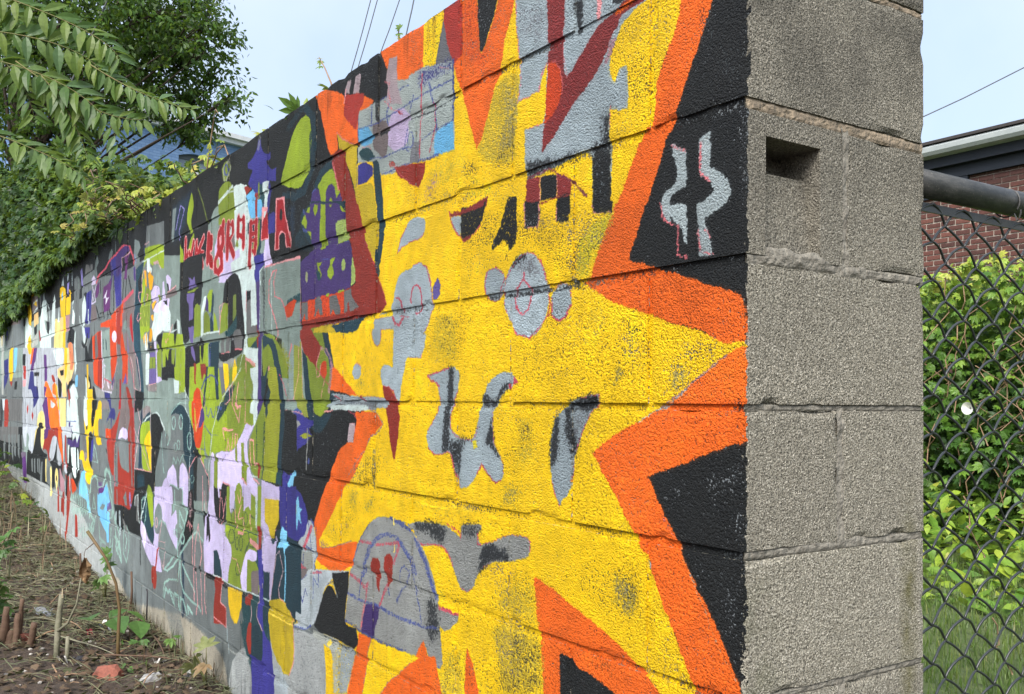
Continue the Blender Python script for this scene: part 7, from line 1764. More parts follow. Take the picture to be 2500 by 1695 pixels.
def mass(name, leaf, pos, size, out, tint, m, parent, updir=.6, spread=.55):
    v, f = leaf; n = len(pos); S, T_, Nn = frames(n, out, updir, spread)
    W = pos[:, None, :]+size[:, None, None]*(v[None, :, 0, None]*S[:, None, :]+v[None, :, 1, None]*T_[:, None, :]+v[None, :, 2, None]*Nn[:, None, :])
    W = W.reshape(-1, 3); k = len(v); fl = [len(q) for q in f]; loops = np.concatenate([np.array([j for q in f for j in q])[None, :]+k*np.arange(n)[:, None]]).ravel()
    me = bpy.data.meshes.new(name); me.vertices.add(len(W)); me.vertices.foreach_set('co', W.ravel()); me.loops.add(len(loops)); me.loops.foreach_set('vertex_index', loops.astype(np.int32))
    tot = np.tile(np.array(fl), n); me.polygons.add(len(tot)); st = np.concatenate([[0], np.cumsum(tot)[:-1]]); me.polygons.foreach_set('loop_start', st.astype(np.int32)); me.polygons.foreach_set('loop_total', tot.astype(np.int32))
    me.update(calc_edges=True); at = me.attributes.new('tint', 'FLOAT', 'POINT'); at.data.foreach_set('value', np.repeat(np.clip(tint, 0, 1), k).astype(np.float32))
    o = link(name, me, m, parent); o['kind'] = 'stuff'; return o
leafmesh = {}
def one_leaf(name, key, leaf, pos, size, out, m, parent, updir=.6, spread=.5, rows=None):
    if key not in leafmesh: leafmesh[key] = mesh(name, leaf[0], leaf[1]); leafmesh[key].materials.append(m)
    if rows is None:
        S, T_, Nn = frames(1, np.array([out]), updir, spread); S, T_, Nn = S[0], T_[0], Nn[0]
    else: S, T_, Nn = rows
    o = bpy.data.objects.new(name, leafmesh[key]); C.objects.link(o)
    Mx = Matrix(((S[0]*size, T_[0]*size, Nn[0]*size, pos[0]), (S[1]*size, T_[1]*size, Nn[1]*size, pos[1]), (S[2]*size, T_[2]*size, Nn[2]*size, pos[2]), (0, 0, 0, 1)))
    if parent: o.parent = parent; o.matrix_local = parent.matrix_world.inverted() @ Mx if parent.type == 'EMPTY' and parent.parent is None and parent.location.length == 0 else Mx
    else: o.matrix_world = Mx
    return o
TREE = leafmat('tree_leaf', [(.014, .040, .008), (.04, .10, .015), (.085, .18, .024), (.16, .27, .04)], .4)
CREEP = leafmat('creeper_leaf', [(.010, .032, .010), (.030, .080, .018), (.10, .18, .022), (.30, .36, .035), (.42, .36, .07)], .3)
CREEPO = leafmat('creeper_leaf_single', [(.10, .19, .03), (.24, .32, .04), (.36, .40, .05), (.45, .36, .08)], .3, obj=True)
DARKO = leafmat('creeper_leaf_dark', [(.018, .05, .015), (.04, .09, .02), (.08, .14, .03)], .25, obj=True)
AIL = leafmat('tree_of_heaven_leaf', [(.04, .09, .02), (.07, .14, .03), (.14, .20, .03), (.09, .17, .08)], .35, obj=True)
BARK = simple('bark', (.035, .026, .020), .9, (.07, .055, .042), 30, .6)
VINE = simple('vine_stem', (.30, .20, .12), .8, (.17, .10, .06), 40)
GREENSTEM = simple('green_stem', (.10, .13, .03), .7, (.16, .12, .05), 20)

# big tree beyond the wall
CL = [(-13.841, 0.484, 6.362, 1.0), (-14.396, 1.079, 6.75, 1.0), (-14.021, 1.633, 6.695, 1.0), (-12.844, 1.952, 6.434, 0.9), (-13.373, 2.588, 6.705, 0.6), (-13.202, 2.837, 6.829, 0.45), (-12.267, 2.807, 6.3, 0.28), (-13.482, 2.447, 6.096, 0.6), (-13.823, 1.945, 6.091, 0.8), (-13.301, 1.301, 5.741, 0.9), (-14.572, 0.838, 6.141, 1), (-13.295, 2.725, 6.039, 0.33), (-12.335, 2.72, 5.898, 0.22), (-13.385, 2.607, 5.582, 0.5), (-13.13, 2.986, 5.495, 0.33), (-12.149, 3.016, 5.214, 0.16), (-13.219, 2.865, 5.19, 0.28), (-13.624, 2.255, 5.609, 0.5), (-13.112, 1.591, 5.4, 0.5), (-13.357, 2.666, 5.066, 0.25), (-13.239, 2.845, 4.916, 0.16), (-12.89, 1.929, 5.06, 0.3), (-14.341, 1.202, 5.476, 0.7), (-14.649, 0.752, 5.35, 0.7), (-13.763, 0.657, 4.589, 0.5), (-14.416, 1.114, 4.747, 0.35), (-14.125, 1.538, 4.933, 0.3), (-13.896, 0.476, 4.129, 0.35), (-14.524, 0.972, 4.26, 0.25), (-13.059, 3.08, 5.86, 0.2), (-12.429, 2.573, 6.126, 0.35), (-13.546, 2.341, 6.46, 0.6), (-14.145, 1.412, 7.847, 1.3), (-12.576, 2.314, 7.411, 0.8), (-14.825, 0.404, 8.018, 1.4), (-15.353, -0.323, 6.432, 1.2), (-14.403, -0.295, 4.865, 0.9), (-13.792, 1.893, 9.066, 1.3), (-14.607, 0.682, 9.357, 1.5)]
tree = tag(empty('broadleaf_tree', (-14.4, .9, .5)), 'large dense green broadleaf tree rising behind the wall at the upper left', 'tree')
def rel(p, e): return (p[0]-e.location[0], p[1]-e.location[1], p[2]-e.location[2])
tb = MB(); tb.tube([(0, 0, -.4), (.1, -.1, 1.5), (-.1, -.2, 3.2), (.1, -.3, 5.2)], [.2, .16, .13, .08], 10); tb.build('trunk', BARK, tree, True)
allp = []; allo = []; alls = []; allt = []
for i, (x, y, z, r) in enumerate(CL):
    cz = min(4.8, max(2.6, z-2.2)); a = Vector((.05, -.25, cz-.6)); b2 = Vector(rel((x, y, z), tree)); mid_ = a.lerp(b2, .5)+Vector((rng.normal(0, .15), rng.normal(0, .15), .25))
    bb = MB(); bb.tube([a, a.lerp(mid_, .6), mid_, mid_.lerp(b2, .6), b2], [.045, .03, .02, .012, .005], 6)
    for q in range(7):
        d = Vector(rng.normal(0, 1, 3)).normalized()*r*.8; bb.tube([b2.lerp(mid_, .2), b2+d*.5+Vector((0, 0, .05)), b2+d], [.012, .008, .003], 4)
    bb.build('branch', BARK, tree, True)
    n = int(2300*r**2)+160
    # sprays of leaves along short twigs inside the clump: gaps stay between sprays
    ns = max(6, int(n/13)); cen = rng.normal(0, .52, (ns, 3))*r*np.array([1, 1, .85]); idx = rng.integers(0, ns, n)
    dirs = rng.normal(0, 1, (ns, 3)); dirs /= np.linalg.norm(dirs, axis=1)[:, None]; tt = rng.random(n)[:, None]*.38
    p = cen[idx]+dirs[idx]*tt*np.array([1, 1, .5])+rng.normal(0, .035, (n, 3))
    o_ = p/np.linalg.norm(p, axis=1)[:, None]
    allp.append(p+np.array(b2)); allo.append(o_); alls.append(rng.uniform(.055, .11, n)); allt.append(rng.normal(.42, .2, n)+p[:, 2]/r*.12)
mass('crown', LO, np.concatenate(allp), np.concatenate(alls), np.concatenate(allo), np.concatenate(allt), TREE, tree, .45, .6)

# dark shrub between the tree and the creeper
sh = tag(empty('dark_shrub', (-7.9, 2.0, .1)), 'dark glossy shrub with drooping leaves in front of the blue house', 'shrub')
n = 1500; p = rng.normal(0, .38, (n, 3))*np.array([1.0, .8, .75])+np.array([0, 0, 2.55]); o_ = p-np.array([0, 0, 2.4]); o_ /= np.linalg.norm(o_, axis=1)[:, None]
mass('foliage', LG, p, rng.uniform(.10, .17, n), o_, rng.normal(.25, .2, n), TREE, sh, .5, .5)
b_ = MB()
for k in range(9): q = Vector((rng.normal(0, .35), rng.normal(0, .3), 2.2+rng.random()*.7)); b_.tube([(0, 0, -.3), q*.5+Vector((0, 0, .2)), q], [.03, .02, .008], 5)
b_.build('stem', BARK, sh)

# creeper thicket behind and over the wall
th = tag(empty('creeper_thicket', (0, 0, 0)), 'mass of virginia creeper piled behind the wall and hanging over its far top edge', 'climbing plant')
SS = [3.1, 3.5, 4.2, 5.5, 7.3, 9, 12]; HH = [1.93, 1.96, 2.08, 2.46, 2.9, 3.2, 3.5]
def top(s, y): return np.interp(s, SS, HH)*1.0+.12*np.sin(s*3.1)+.07*np.sin(s*7.7+1)-.10*np.abs(y-.7)
n = 34000; s = 3.15+rng.random(n)**.8*8.6; y = .08+rng.random(n)*1.5; hh = top(s, y); dep = rng.random(n)**1.8*.95; z = hh-dep*(hh-1.55)
back = (y > .5)|(z > 1.93); z = np.where(z < 1.97, 1.97-rng.random(n)*.1, z); y = np.where(rng.random(n) < .45, .02+rng.random(n)*.25, y)
p = np.stack([-s, y, z], 1); o_ = np.tile(np.array([.45, -.65, .3]), (n, 1)); lsz = rng.uniform(.045, .085, n)*np.interp(s, [3.3, 5.5], [.66, 1.])
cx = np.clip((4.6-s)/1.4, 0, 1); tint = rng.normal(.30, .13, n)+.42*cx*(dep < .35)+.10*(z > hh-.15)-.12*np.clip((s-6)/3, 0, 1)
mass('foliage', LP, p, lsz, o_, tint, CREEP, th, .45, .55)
# leaves draped over the top edge, longer where the wall is far
n = 2600; s = 4.4+rng.random(n)**.7*6.6; lim = np.interp(s, [4.4, 6, 8, 11], [.02, .06, .20, .34])*(1+.5*np.sin(s*5)); p = np.stack([-s, -.015-rng.random(n)*.07, 1.95-rng.random(n)**1.3*lim+.03], 1)
mass('foliage', LP, p, rng.uniform(.05, .08, n), np.tile(np.array([.3, -.9, .2]), (n, 1)), rng.normal(.33, .12, n), CREEP, th, .3, .35)
for k in range(40):                                                            # bare tan vines sweeping over the top
    s0 = rng.uniform(3.3, 5.4); y0 = rng.uniform(-.03, .4); z0 = float(top(s0, y0))-rng.uniform(-.06, .22); L = rng.uniform(.35, 1.0); pts = []
    for i in range(9): t_ = i/8; pts.append((-s0+L*t_, y0-.25*t_*rng.uniform(.8, 1.1), max(1.945, z0-.10*t_-.28*t_*t_*L+nm(k, i, 0, .9)*.04)))
    MB().tube(pts, [.0045-.0003*i for i in range(9)], 5).build('vine', VINE, th, True)
    for i in range(2, 9):
        if rng.random() < .98: one_leaf('leaf', 'cl', LP, (pts[i][0]+rng.normal(0, .01), pts[i][1]-.01, pts[i][2]+.012), rng.uniform(.028, .048), (.4, -.6, .3), CREEPO, th, .5, .5)
for k in range(70):
    s0 = rng.uniform(4.0, 8.5); one_leaf('leaf', 'cd', LP, (-s0, rng.uniform(-.06, .05), 1.95+rng.uniform(-.05, .10)), rng.uniform(.06, .09), (.3, -.8, .2), DARKO, th, .4, .4)

# sprigs growing out of the wall top
def sprig(x, y, pts, leaves, label, sz=.05, m=None):
    e = tag(empty('vine_sprig', (x, y, 1.925)), label, 'plant sprig', 'sprigs growing from the wall top'); MB().tube(pts, [.0032*(1-.6*i/(len(pts)-1)) for i in range(len(pts))], 5).build('stem', VINE, e, True)
    for q in leaves: one_leaf('leaf', 'sp', leaf_palm(5, 70, .4) if 'sp' not in leafmesh else None, q[:3], q[3] if len(q) > 3 else sz, (.5, -.7, .0), m or CREEPO, e, .35, .4)
sprig(-1.62, .05, [(0, 0, 0), (-.02, 0, .05), (-.07, 0, .11), (-.115, 0, .155)], [(0, 0, .01, .045), (.01, -.02, .02, .04), (-.09, 0, .12, .025), (-.115, 0, .15, .022), (-.10, 0, .14, .02)], 'thin upright sprig with curled reddish tip on the black wall top left of the cables')
sprig(-1.80, .05, [(0, 0, 0), (-.05, 0, .02), (-.09, -.01, .015)], [(-.03, 0, .01, .08), (-.06, -.02, .02, .07)], 'low sprig of broad green leaves on the wall top above the orange corner')
sprig(-2.12, .05, [(0, 0, -.01), (-.04, 0, .02), (-.12, 0, .03)], [(-.02, 0, .01, .06), (-.07, 0, .015, .06), (-.11, 0, .02, .055), (.04, 0, .005, .05)], 'leafy sprig hanging over the wall top above the pointed lime leaf')
sprig(-2.62, .06, [(0, 0, -.02), (-.02, 0, .05), (-.07, 0, .10), (-.16, 0, .11), (-.23, 0, .07)], [(0, 0, .0, .11), (-.03, 0, .02, .10), (.06, 0, .0, .09), (.02, 0, .03, .09), (-.20, 0, .08, .03)], 'arching sprig with long drooping leaves over the wall top beside the blue house')
sprig(-2.93, .06, [(0, 0, -.03), (.02, 0, .08), (.08, 0, .20), (.12, 0, .27), (.16, 0, .24)], [(0, 0, .01, .05), (.01, 0, .04, .045), (.06, 0, .14, .03), (.005, 0, .06, .05)], 'tall bare bent sprig with yellow leaves at its foot on the wall top')
sprig(-1.20, .05, [(0, 0, 0), (-.005, 0, .03), (-.012, 0, .06), (-.005, 0, .08)], [(-.03, 0, .0, .04), (0, 0, .045, .018), (-.01, 0, .06, .02), (.0, 0, .07, .02)], 'tiny dark sprig on the wall top beside the orange and yellow stripes')

LA = leaf_ovate(.34, .3, .16)
# tree of heaven fronds reaching in from the left
toh = tag(empty('tree_of_heaven', (-6.0, -2.6, .2)), 'young tree with long feathery leaf fronds reaching in at the upper left corner', 'tree')
MB().tube([(0, 0, -.3), (.05, .05, 1.2), (.1, .3, 2.3), (.5, .9, 3.0)], [.045, .035, .025, .015], 8).build('trunk', BARK, toh, True)
FR = [((-4.35, -.70, 3.06), (-4.05, -.26, 2.86), (-3.93, -.08, 2.70), .085), ((-4.45, -.80, 2.86), (-4.12, -.37, 2.78), (-3.96, -.14, 2.62), .095), ((-4.42, -.78, 2.74), (-4.06, -.30, 2.56), (-3.93, -.08, 2.28), .095), ((-4.45, -.80, 2.42), (-4.15, -.42, 2.25), (-4.02, -.22, 2.12), .085),
      ((-3.98, -.20, 2.66), (-3.85, .00, 2.53), (-3.72, .21, 2.45), .075), ((-4.2, -.50, 2.68), (-4.0, -.20, 2.46), (-3.85, .02, 2.40), .08), ((-4.5, -.85, 2.95), (-4.28, -.55, 2.70), (-4.18, -.42, 2.42), .085), ((-4.55, -.9, 3.1), (-4.35, -.62, 3.05), (-4.25, -.48, 2.88), .085), ((-4.1, -.40, 2.60), (-4.05, -.28, 2.42), (-4.0, -.20, 2.20), .08)]
for a, b2, c2, ll in FR:
    a, b2, c2 = [Vector(rel(q, toh)) for q in (a, b2, c2)]; pts = []
    for i in range(17): t_ = i/16; pts.append(a*(1-t_)**2+(b2*2-(a+c2)/2)*2*t_*(1-t_)+c2*t_*t_)
    fk = rng.uniform(.45, .8)
    fr = MB().tube(pts, [.0035-.00018*i for i in range(17)], 5).build('frond', GREENSTEM, toh, True)
    for i in range(1, 17):
        tg = (pts[i]-pts[i-1]).normalized(); vw = (Vector((.95, -1.05, 1.04))-toh.location-pts[i]).normalized(); pn = (vw*fk+Vector((0, 0, 1.-fk))).normalized(); sd_ = tg.cross(pn).normalized()
        for sg in (-1, 1):
            tip = (sd_*sg*.85+tg*.5+Vector((0, 0, -.14))+Vector(rng.normal(0, .13, 3))).normalized(); nn_ = (pn+Vector(rng.normal(0, .3, 3))+sd_*sg*.25); nn_ = (nn_-tip*nn_.dot(tip)).normalized(); side = tip.cross(nn_)
            one_leaf('leaflet', 'ai', LA, pts[i], ll*rng.uniform(.9, 1.2)*(1.35 if i < 12 else 1.0), None, AIL, fr, rows=(side, tip, nn_))

# ------------------------------------------------------------------ blue painted house far behind
M_BLUE, t, b = mat('blue_painted_brick'); g = nd(t, 'ShaderNodeNewGeometry'); br = nd(t, 'ShaderNodeTexBrick'); mp = nd(t, 'ShaderNodeTexCoord'); mpp = nd(t, 'ShaderNodeMapping'); t.links.new(mp.outputs['Object'], mpp.inputs[0]); mpp.inputs['Rotation'].default_value = (math.pi/2, 0, 0)
t.links.new(mpp.outputs[0], br.inputs['Vector']); br.inputs['Scale'].default_value = 1; br.inputs['Brick Width'].default_value = .22; br.inputs['Row Height'].default_value = .075; br.inputs['Mortar Size'].default_value = .006
br.inputs['Color1'].default_value = (.11, .20, .36, 1); br.inputs['Color2'].default_value = (.15, .25, .42, 1); br.inputs['Mortar'].default_value = (.08, .15, .29, 1); t.links.new(br.outputs[0], b.inputs['Base Color']); b.inputs['Roughness'].default_value = .7; bump(t, b, noi(t, g.outputs['Position'], 9, 4), .5, .03)
WHITE = simple('white_trim', (.62, .64, .65), .5, (.52, .54, .56), 6); SLATE = simple('grey_trim', (.10, .12, .13), .6); GLASSD, t, b = mat('dull_pane'); b.inputs['Base Color'].default_value = (.19, .23, .26, 1); b.inputs['Roughness'].default_value = .25
ang = math.atan2(3.186, -.981); hx, hy = -25.203-3*math.cos(ang), 4.688-3*math.sin(ang)
bh = tag(empty('blue_house', (hx, hy, .5), ang), 'blue painted brick house with white cornice and arched window behind the creeper', 'house')
# local x runs along the facade, local -y faces the camera; the wall is built round the window opening
wx0, wx1, wz0, wz1, WH_, WL = 4.17, 5.33, 6.83, 7.22, 7.86, 9.5
mb = MB(); mb.box(0, wx0, 0, 6, 0, WH_); mb.box(wx1, WL, 0, 6, 0, WH_); mb.box(wx0, wx1, 0, 6, 0, wz0); mb.box(wx0, wx1, .25, 6, wz0, WH_)
n = 10; k0 = len(mb.v)
for i in range(n+1):                                                           # arch soffit band above the window
    x = wx0+(wx1-wx0)*i/n; zz = wz1+.12*math.sin(math.pi*i/n); mb.v += [(x, 0, zz), (x, 0, WH_), (x, .25, zz)]
for i in range(n): a = k0+3*i; mb.f += [(a, a+3, a+4, a+1), (a, a+2, a+5, a+3)]
mb.build('wall', M_BLUE, bh)
win = MB(); win.box(wx0+.01, wx1-.01, .12, .2, wz0+.01, wz0+.09); win.box(wx0+.01, wx0+.09, .12, .2, wz0+.09, wz1+.1); win.box(wx1-.09, wx1-.01, .12, .2, wz0+.09, wz1+.1); win.box(wx0+.09, wx1-.09, .12, .2, wz1-.05, wz1+.16); wi = win.build('window', SLATE, bh)
MB().box(wx0+.09, wx1-.09, .15, .17, wz0+.09, wz1-.05).build('pane', GLASSD, wi); MB().box(wx0-.12, wx1+.12, -.06, .12, wz0-.14, wz0-.003).build('sill', WHITE, bh)
co = MB(); co.box(-.15, WL+.15, -.16, 6, WH_+.003, WH_+.13); co.box(-.22, WL+.22, -.26, 6, WH_+.133, WH_+.26); co.build('cornice', WHITE, bh)

# ------------------------------------------------------------------ brick building behind the ivy hedge on the right
bb_ = tag(empty('brick_building', (-6.4, 11.4, 0)), 'low red brick building with pale gutter and dark blue trim beyond the fence', 'building')
MORTB = simple('brick_mortar', (.46, .40, .34), .95, (.24, .21, .18), 30, .4)
BRK, t, b = mat('red_brick'); oi = nd(t, 'ShaderNodeObjectInfo'); r = nd(t, 'ShaderNodeValToRGB'); e = r.color_ramp.elements; e[0].color = (.045, .018, .014, 1); e[1].color = (.14, .05, .036, 1); e.new(.5).color = (.09, .030, .022, 1); t.links.new(oi.outputs['Random'], r.inputs[0])
g = nd(t, 'ShaderNodeNewGeometry'); n_ = noi(t, g.outputs['Position'], 40, 4, .6); t.links.new(mixc(t, rmp(t, n_, .4, .75, 0, .6), r.outputs[0], (.06, .03, .03)), b.inputs['Base Color']); b.inputs['Roughness'].default_value = .85; bump(t, b, n_, .5, .01)
MB().box(-7, 12, .012, 5, 0, 4.60).build('wall', MORTB, bb_)
bm_ = {}
far_bricks = MB(); cnt = 0
for row in range(57):
    z = .04+row*.0765; x = -7+(.11 if row % 2 else 0)
    while x < 6:
        L = .205; X = -6.4+x; zz = z+rng.normal(0, .0012)
        if -7.25 < X < -4.9 and z > 1.95 and z < 4.2 and cnt < 300:
            key = int(rng.integers(4))
            if key not in bm_: bm_[key] = block_mesh('brick', L-.004, .05, .060, .03, .003); bm_[key].materials.append(BRK)
            o = link('brick', bm_[key], None, bb_, (x, -.002+rng.normal(0, .0015)+.002, zz)); cnt += 1
        else: far_bricks.box(x, x+L, -.001, .05, zz, zz+.064)
        x += .2175
fb = far_bricks.build('brickwork', BRK, bb_); fb['kind'] = 'stuff'
NAVY = simple('navy_paint', (.008, .012, .019), .5, (.012, .016, .024), 5); GUT = simple('gutter_metal', (.42, .46, .46), .35, (.34, .38, .39), 8); ROOFD = simple('dark_roof', (.05, .045, .045), .9)
f = MB(); f.box(-7.1, 12.1, -.06, .0, 4.20, 4.36); f.box(-7.1, 12.1, -.16, .0, 4.363, 4.52); f.build('fascia', NAVY, bb_)
MB().box(-7.1, .03, -.035, -.004, 3.965, 4.197).build('trim_panel', NAVY, bb_); MB().box(.033, .16, -.05, -.004, 3.90, 4.197).build('trim_board', NAVY, bb_)
gp = [(-.16, 4.50), (-.30, 4.515), (-.335, 4.56), (-.345, 4.62), (-.33, 4.645), (-.16, 4.645)]; v = []; fs = []
for x in (-7.2, 12.2): v += [(x, a, b2) for a, b2 in gp]
k = len(gp); fs = [(i, (i+1) % k, (i+1) % k+k, i+k) for i in range(k)]+[tuple(range(k))[::-1], tuple(range(k, 2*k))]
link('gutter', mesh('gutter', v, fs), GUT, bb_); MB().box(-7.25, 12.25, -.36, 5.2, 4.66, 4.70).build('roof', ROOFD, bb_)

# ------------------------------------------------------------------ ivy hedge beyond the fence
hg = tag(empty('ivy_hedge', (-3, 5.9, 0)), 'thick bright green virginia creeper hedge behind the chain link fence', 'hedge')
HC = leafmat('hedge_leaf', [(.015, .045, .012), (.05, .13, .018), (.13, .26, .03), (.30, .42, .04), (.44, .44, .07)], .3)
n = 26000; x = rng.uniform(-4.2, 4.2, n); zt = 2.08+.04*np.sin(x*2.3)+.03*np.sin(x*6); z = zt*(rng.random(n)**.8); y = -.35*rng.random(n)**.6+.08*np.sin(z*5+x*3)+(rng.random(n) < .4)*rng.random(n)*.5
open_ = (z > .95)&(z < 1.35)&(np.sin(x*2.9+z*4) > .35)&(rng.random(n) < .6); keep = ~open_
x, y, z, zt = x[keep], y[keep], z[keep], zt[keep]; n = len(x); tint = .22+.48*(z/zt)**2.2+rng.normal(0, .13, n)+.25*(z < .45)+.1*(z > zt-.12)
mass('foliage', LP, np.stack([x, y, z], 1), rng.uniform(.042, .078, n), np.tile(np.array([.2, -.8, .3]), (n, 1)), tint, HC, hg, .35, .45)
HO = leafmat('hedge_leaf_single', [(.06, .15, .02), (.13, .26, .03), (.26, .38, .05)], .3, obj=True)
for k in range(150):
    zz = rng.uniform(.05, 2.0); one_leaf('leaf', 'hl', LP, (rng.uniform(-1.0, 1.2), -.38+rng.normal(0, .03), zz), rng.uniform(.055, .085), (.2, -.8, .3), HO, None, .35, .35).parent = hg
st = MB()
for k in range(70):
    x0 = rng.uniform(-3, 3); z0 = rng.uniform(0, 1.2); pts = [(x0+nm(k, i, 0, 1.3)*.3+i*.03, -.36+nm(k, i, 5, 1.1)*.1, z0+i*.14) for i in range(8)]; st.tube(pts, .004, 4)
s_ = st.build('stems', VINE, hg); s_['kind'] = 'stuff'
core = MB()
for i in range(60):
    pass
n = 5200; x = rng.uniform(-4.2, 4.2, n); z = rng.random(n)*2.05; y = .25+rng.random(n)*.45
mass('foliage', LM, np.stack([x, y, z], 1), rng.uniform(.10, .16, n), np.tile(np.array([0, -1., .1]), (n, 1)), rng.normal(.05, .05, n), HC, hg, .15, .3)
PETAL = simple('white_petal', (.7, .7, .68), .6, (.6, .6, .55), 20)
for (x, z, r_, lb) in ((-.36, 1.02, .045, 'white trumpet flower low in the ivy beside the concrete pier'), (.25, .78, .05, 'white flower half hidden in the ivy near the right edge')):
    fl = tag(empty('bindweed_flower', (-3+x+.55, 5.44, z)), lb, 'flower'); mb = MB(); q = 14
    for rr_, yy in ((.004, .04), (.012, .02), (.6*r_, 0), (r_, -.012)):
        mb.v += [(rr_*math.cos(2*math.pi*i/q), yy, rr_*math.sin(2*math.pi*i/q)) for i in range(q)]
    for a in range(3): mb.f += [(a*q+i, a*q+(i+1) % q, (a+1)*q+(i+1) % q, (a+1)*q+i) for i in range(q)]
    mb.build('petals', PETAL, fl, True); MB().tube([(0, .04, 0), (.01, .1, -.03)], .003, 4).build('stem', GREENSTEM, fl)

# ground cover and grass on the far side of the fence
n = 3400; x = rng.uniform(-4.5, 1.5, n); y = 5.4-rng.random(n)**1.4*2.0; z = np.array([gh(a, b2) for a, b2 in zip(x, y)])+rng.random(n)*.42*np.clip((y-3.9)/1.2, .1, 1)
gc = mass('ground_cover', LO, np.stack([x, y, z], 1), rng.uniform(.08, .16, n), np.tile(np.array([.1, -.5, .6]), (n, 1)), rng.normal(.62, .16, n), HC, None, .6, .4); tag(gc, 'broad leaved green ground cover below the ivy hedge', 'ground cover')
GRASS = leafmat('grass_blade', [(.05, .10, .015), (.09, .16, .03), (.16, .22, .05), (.26, .25, .10)], .3)
n = 42000; x = rng.uniform(-4.0, .8, n); y = .9+4.1*rng.random(n); z = np.array([gh(a, b2) for a, b2 in zip(x, y)])
bv = np.array([(-.045, 0, 0), (.045, 0, 0), (.03, .5, -.04), (-.03, .5, -.04), (0, 1, -.22)]); bf = [(0, 1, 2, 3), (3, 2, 4)]
def blades(name, p, size, tint, m, wsc=1.):
    n = len(p); a = rng.random(n)*6.283; ti = rng.normal(0, .35, n); T_ = np.stack([np.cos(a)*np.sin(ti), np.sin(a)*np.sin(ti), np.cos(ti)], 1); S = np.stack([-np.sin(a), np.cos(a), np.zeros(n)], 1)*wsc; Nn = np.cross(S/wsc, T_)
    W = p[:, None, :]+size[:, None, None]*(bv[None, :, 0, None]*S[:, None, :]+bv[None, :, 1, None]*T_[:, None, :]+bv[None, :, 2, None]*Nn[:, None, :]); W = W.reshape(-1, 3)
    F = [tuple(i*5+j for j in q) for i in range(n) for q in bf]; me = mesh(name, W, F); at = me.attributes.new('tint', 'FLOAT', 'POINT'); at.data.foreach_set('value', np.repeat(np.clip(tint, 0, 1), 5).astype(np.float32)); o = link(name, me, m); o['kind'] = 'stuff'; return o
tag(blades('grass', np.stack([x, y, z], 1), rng.uniform(.025, .085, n), rng.normal(.45, .25, n), GRASS), 'short green grass growing beyond the chain link fence', 'grass')

# ------------------------------------------------------------------ chain link fence
FBLK = simple('black_vinyl', (.014, .017, .018), .38, (.022, .026, .028), 50, .15, spec=.6); RAILM, t, b = mat('weathered_rail'); g = nd(t, 'ShaderNodeNewGeometry'); P = g.outputs['Position']; mpn = nd(t, 'ShaderNodeMapping'); t.links.new(P, mpn.inputs[0]); mpn.inputs['Scale'].default_value = (1, .25, 1)
n1 = noi(t, mpn.outputs[0], 60, 5, .7); n2 = noi(t, P, 240, 3, .6); c = mixc(t, rmp(t, n1, .45, .75, 0, .65), (.016, .018, .018), (.085, .085, .08)); c = mixc(t, rmp(t, n2, .62, .75, 0, .6), c, (.16, .15, .13)); t.links.new(c, b.inputs['Base Color']); b.inputs['Roughness'].default_value = .5; bump(t, b, n2, .25, .002)
fe = tag(empty('chain_link_fence', (-.05, .449, 0)), 'black vinyl chain link fence with dark pipe rail fixed to the concrete pier', 'fence')
MB().tube([(0, .002+.3*i, 1.446+.006*i/3) for i in range(13)], .0255, 20).build('top_rail', RAILM, fe, True)
MB().tube([(0, .001, 1.446), (0, .028, 1.446)], .031, 20).build('rail_cup', FBLK, fe, True); MB().box(-.012, .012, .003, .010, 1.29, 1.42).build('bracket', FBLK, fe)
for yy in (.36, .78, 1.5): MB().tube([(.027*math.cos(a), yy+.0006*a, 1.446+.0275*math.sin(a)-(.0 if a < 5.5 else .02)) for a in np.linspace(-.6, 6.4, 26)], .0016, 5).build('tie_wire', simple('galvanised_wire', (.07, .07, .07), .5, metal=.3), fe)
v = []; bar = MB()
for i in range(13): yy = .012+.3*i; zc = 1.404+.002*i/3; bar.v += [(-.002, yy, zc-.008), (-.002, yy, zc+.008), (.002, yy, zc+.008), (.002, yy, zc-.008)]
for i in range(12):
    for j in range(4): bar.f.append((4*i+j, 4*i+(j+1) % 4, 4*i+4+(j+1) % 4, 4*i+4+j))
bar.f += [(0, 1, 2, 3), (51, 50, 49, 48)]; bar.build('tension_bar', FBLK, fe)
def wire_mesh():
    px, pz = .0525, .035; pts = []
    nz = int(1.36/pz); z = 1.412
    for i in range(nz):
        a = (0 if i % 2 == 0 else px); b2 = px-a; z0 = z-i*pz
        for t_ in (0., .12, .3, .5, .7, .88):
            # each run bulges outward in the middle and turns tightly at the knuckles
            y_ = a+(b2-a)*t_; sgn = 1 if i % 2 == 0 else -1; bow = math.sin(math.pi*t_)
            pts.append((sgn*.0030*math.cos(math.pi*t_)+0, y_+(.004*bow if i % 2 == 0 else -.0015*bow), z0-pz*(t_ if i % 2 else t_**1.25)+(.0035*bow if True else 0)))
    return pts
W0 = MB().tube(wire_mesh(), .0025, 6); wm = mesh('wire', W0.v, W0.f); wm.materials.append(FBLK); wm.polygons.foreach_set('use_smooth', [True]*len(wm.polygons))
for k in range(52):
    o = bpy.data.objects.new('wire', wm); C.objects.link(o); o.parent = fe
    o.location = (rng.normal(0, .0004), -.004+k*.0525*.985, (0 if k % 2 == 0 else 0)+rng.normal(0, .0006))
    if k % 2: o.scale = (1, -1, 1); o.location.y += .0525
MB().tube([(0, 3.6, -.3), (0, 3.6, 1.5)], .03, 14).build('post', RAILM, fe, True)
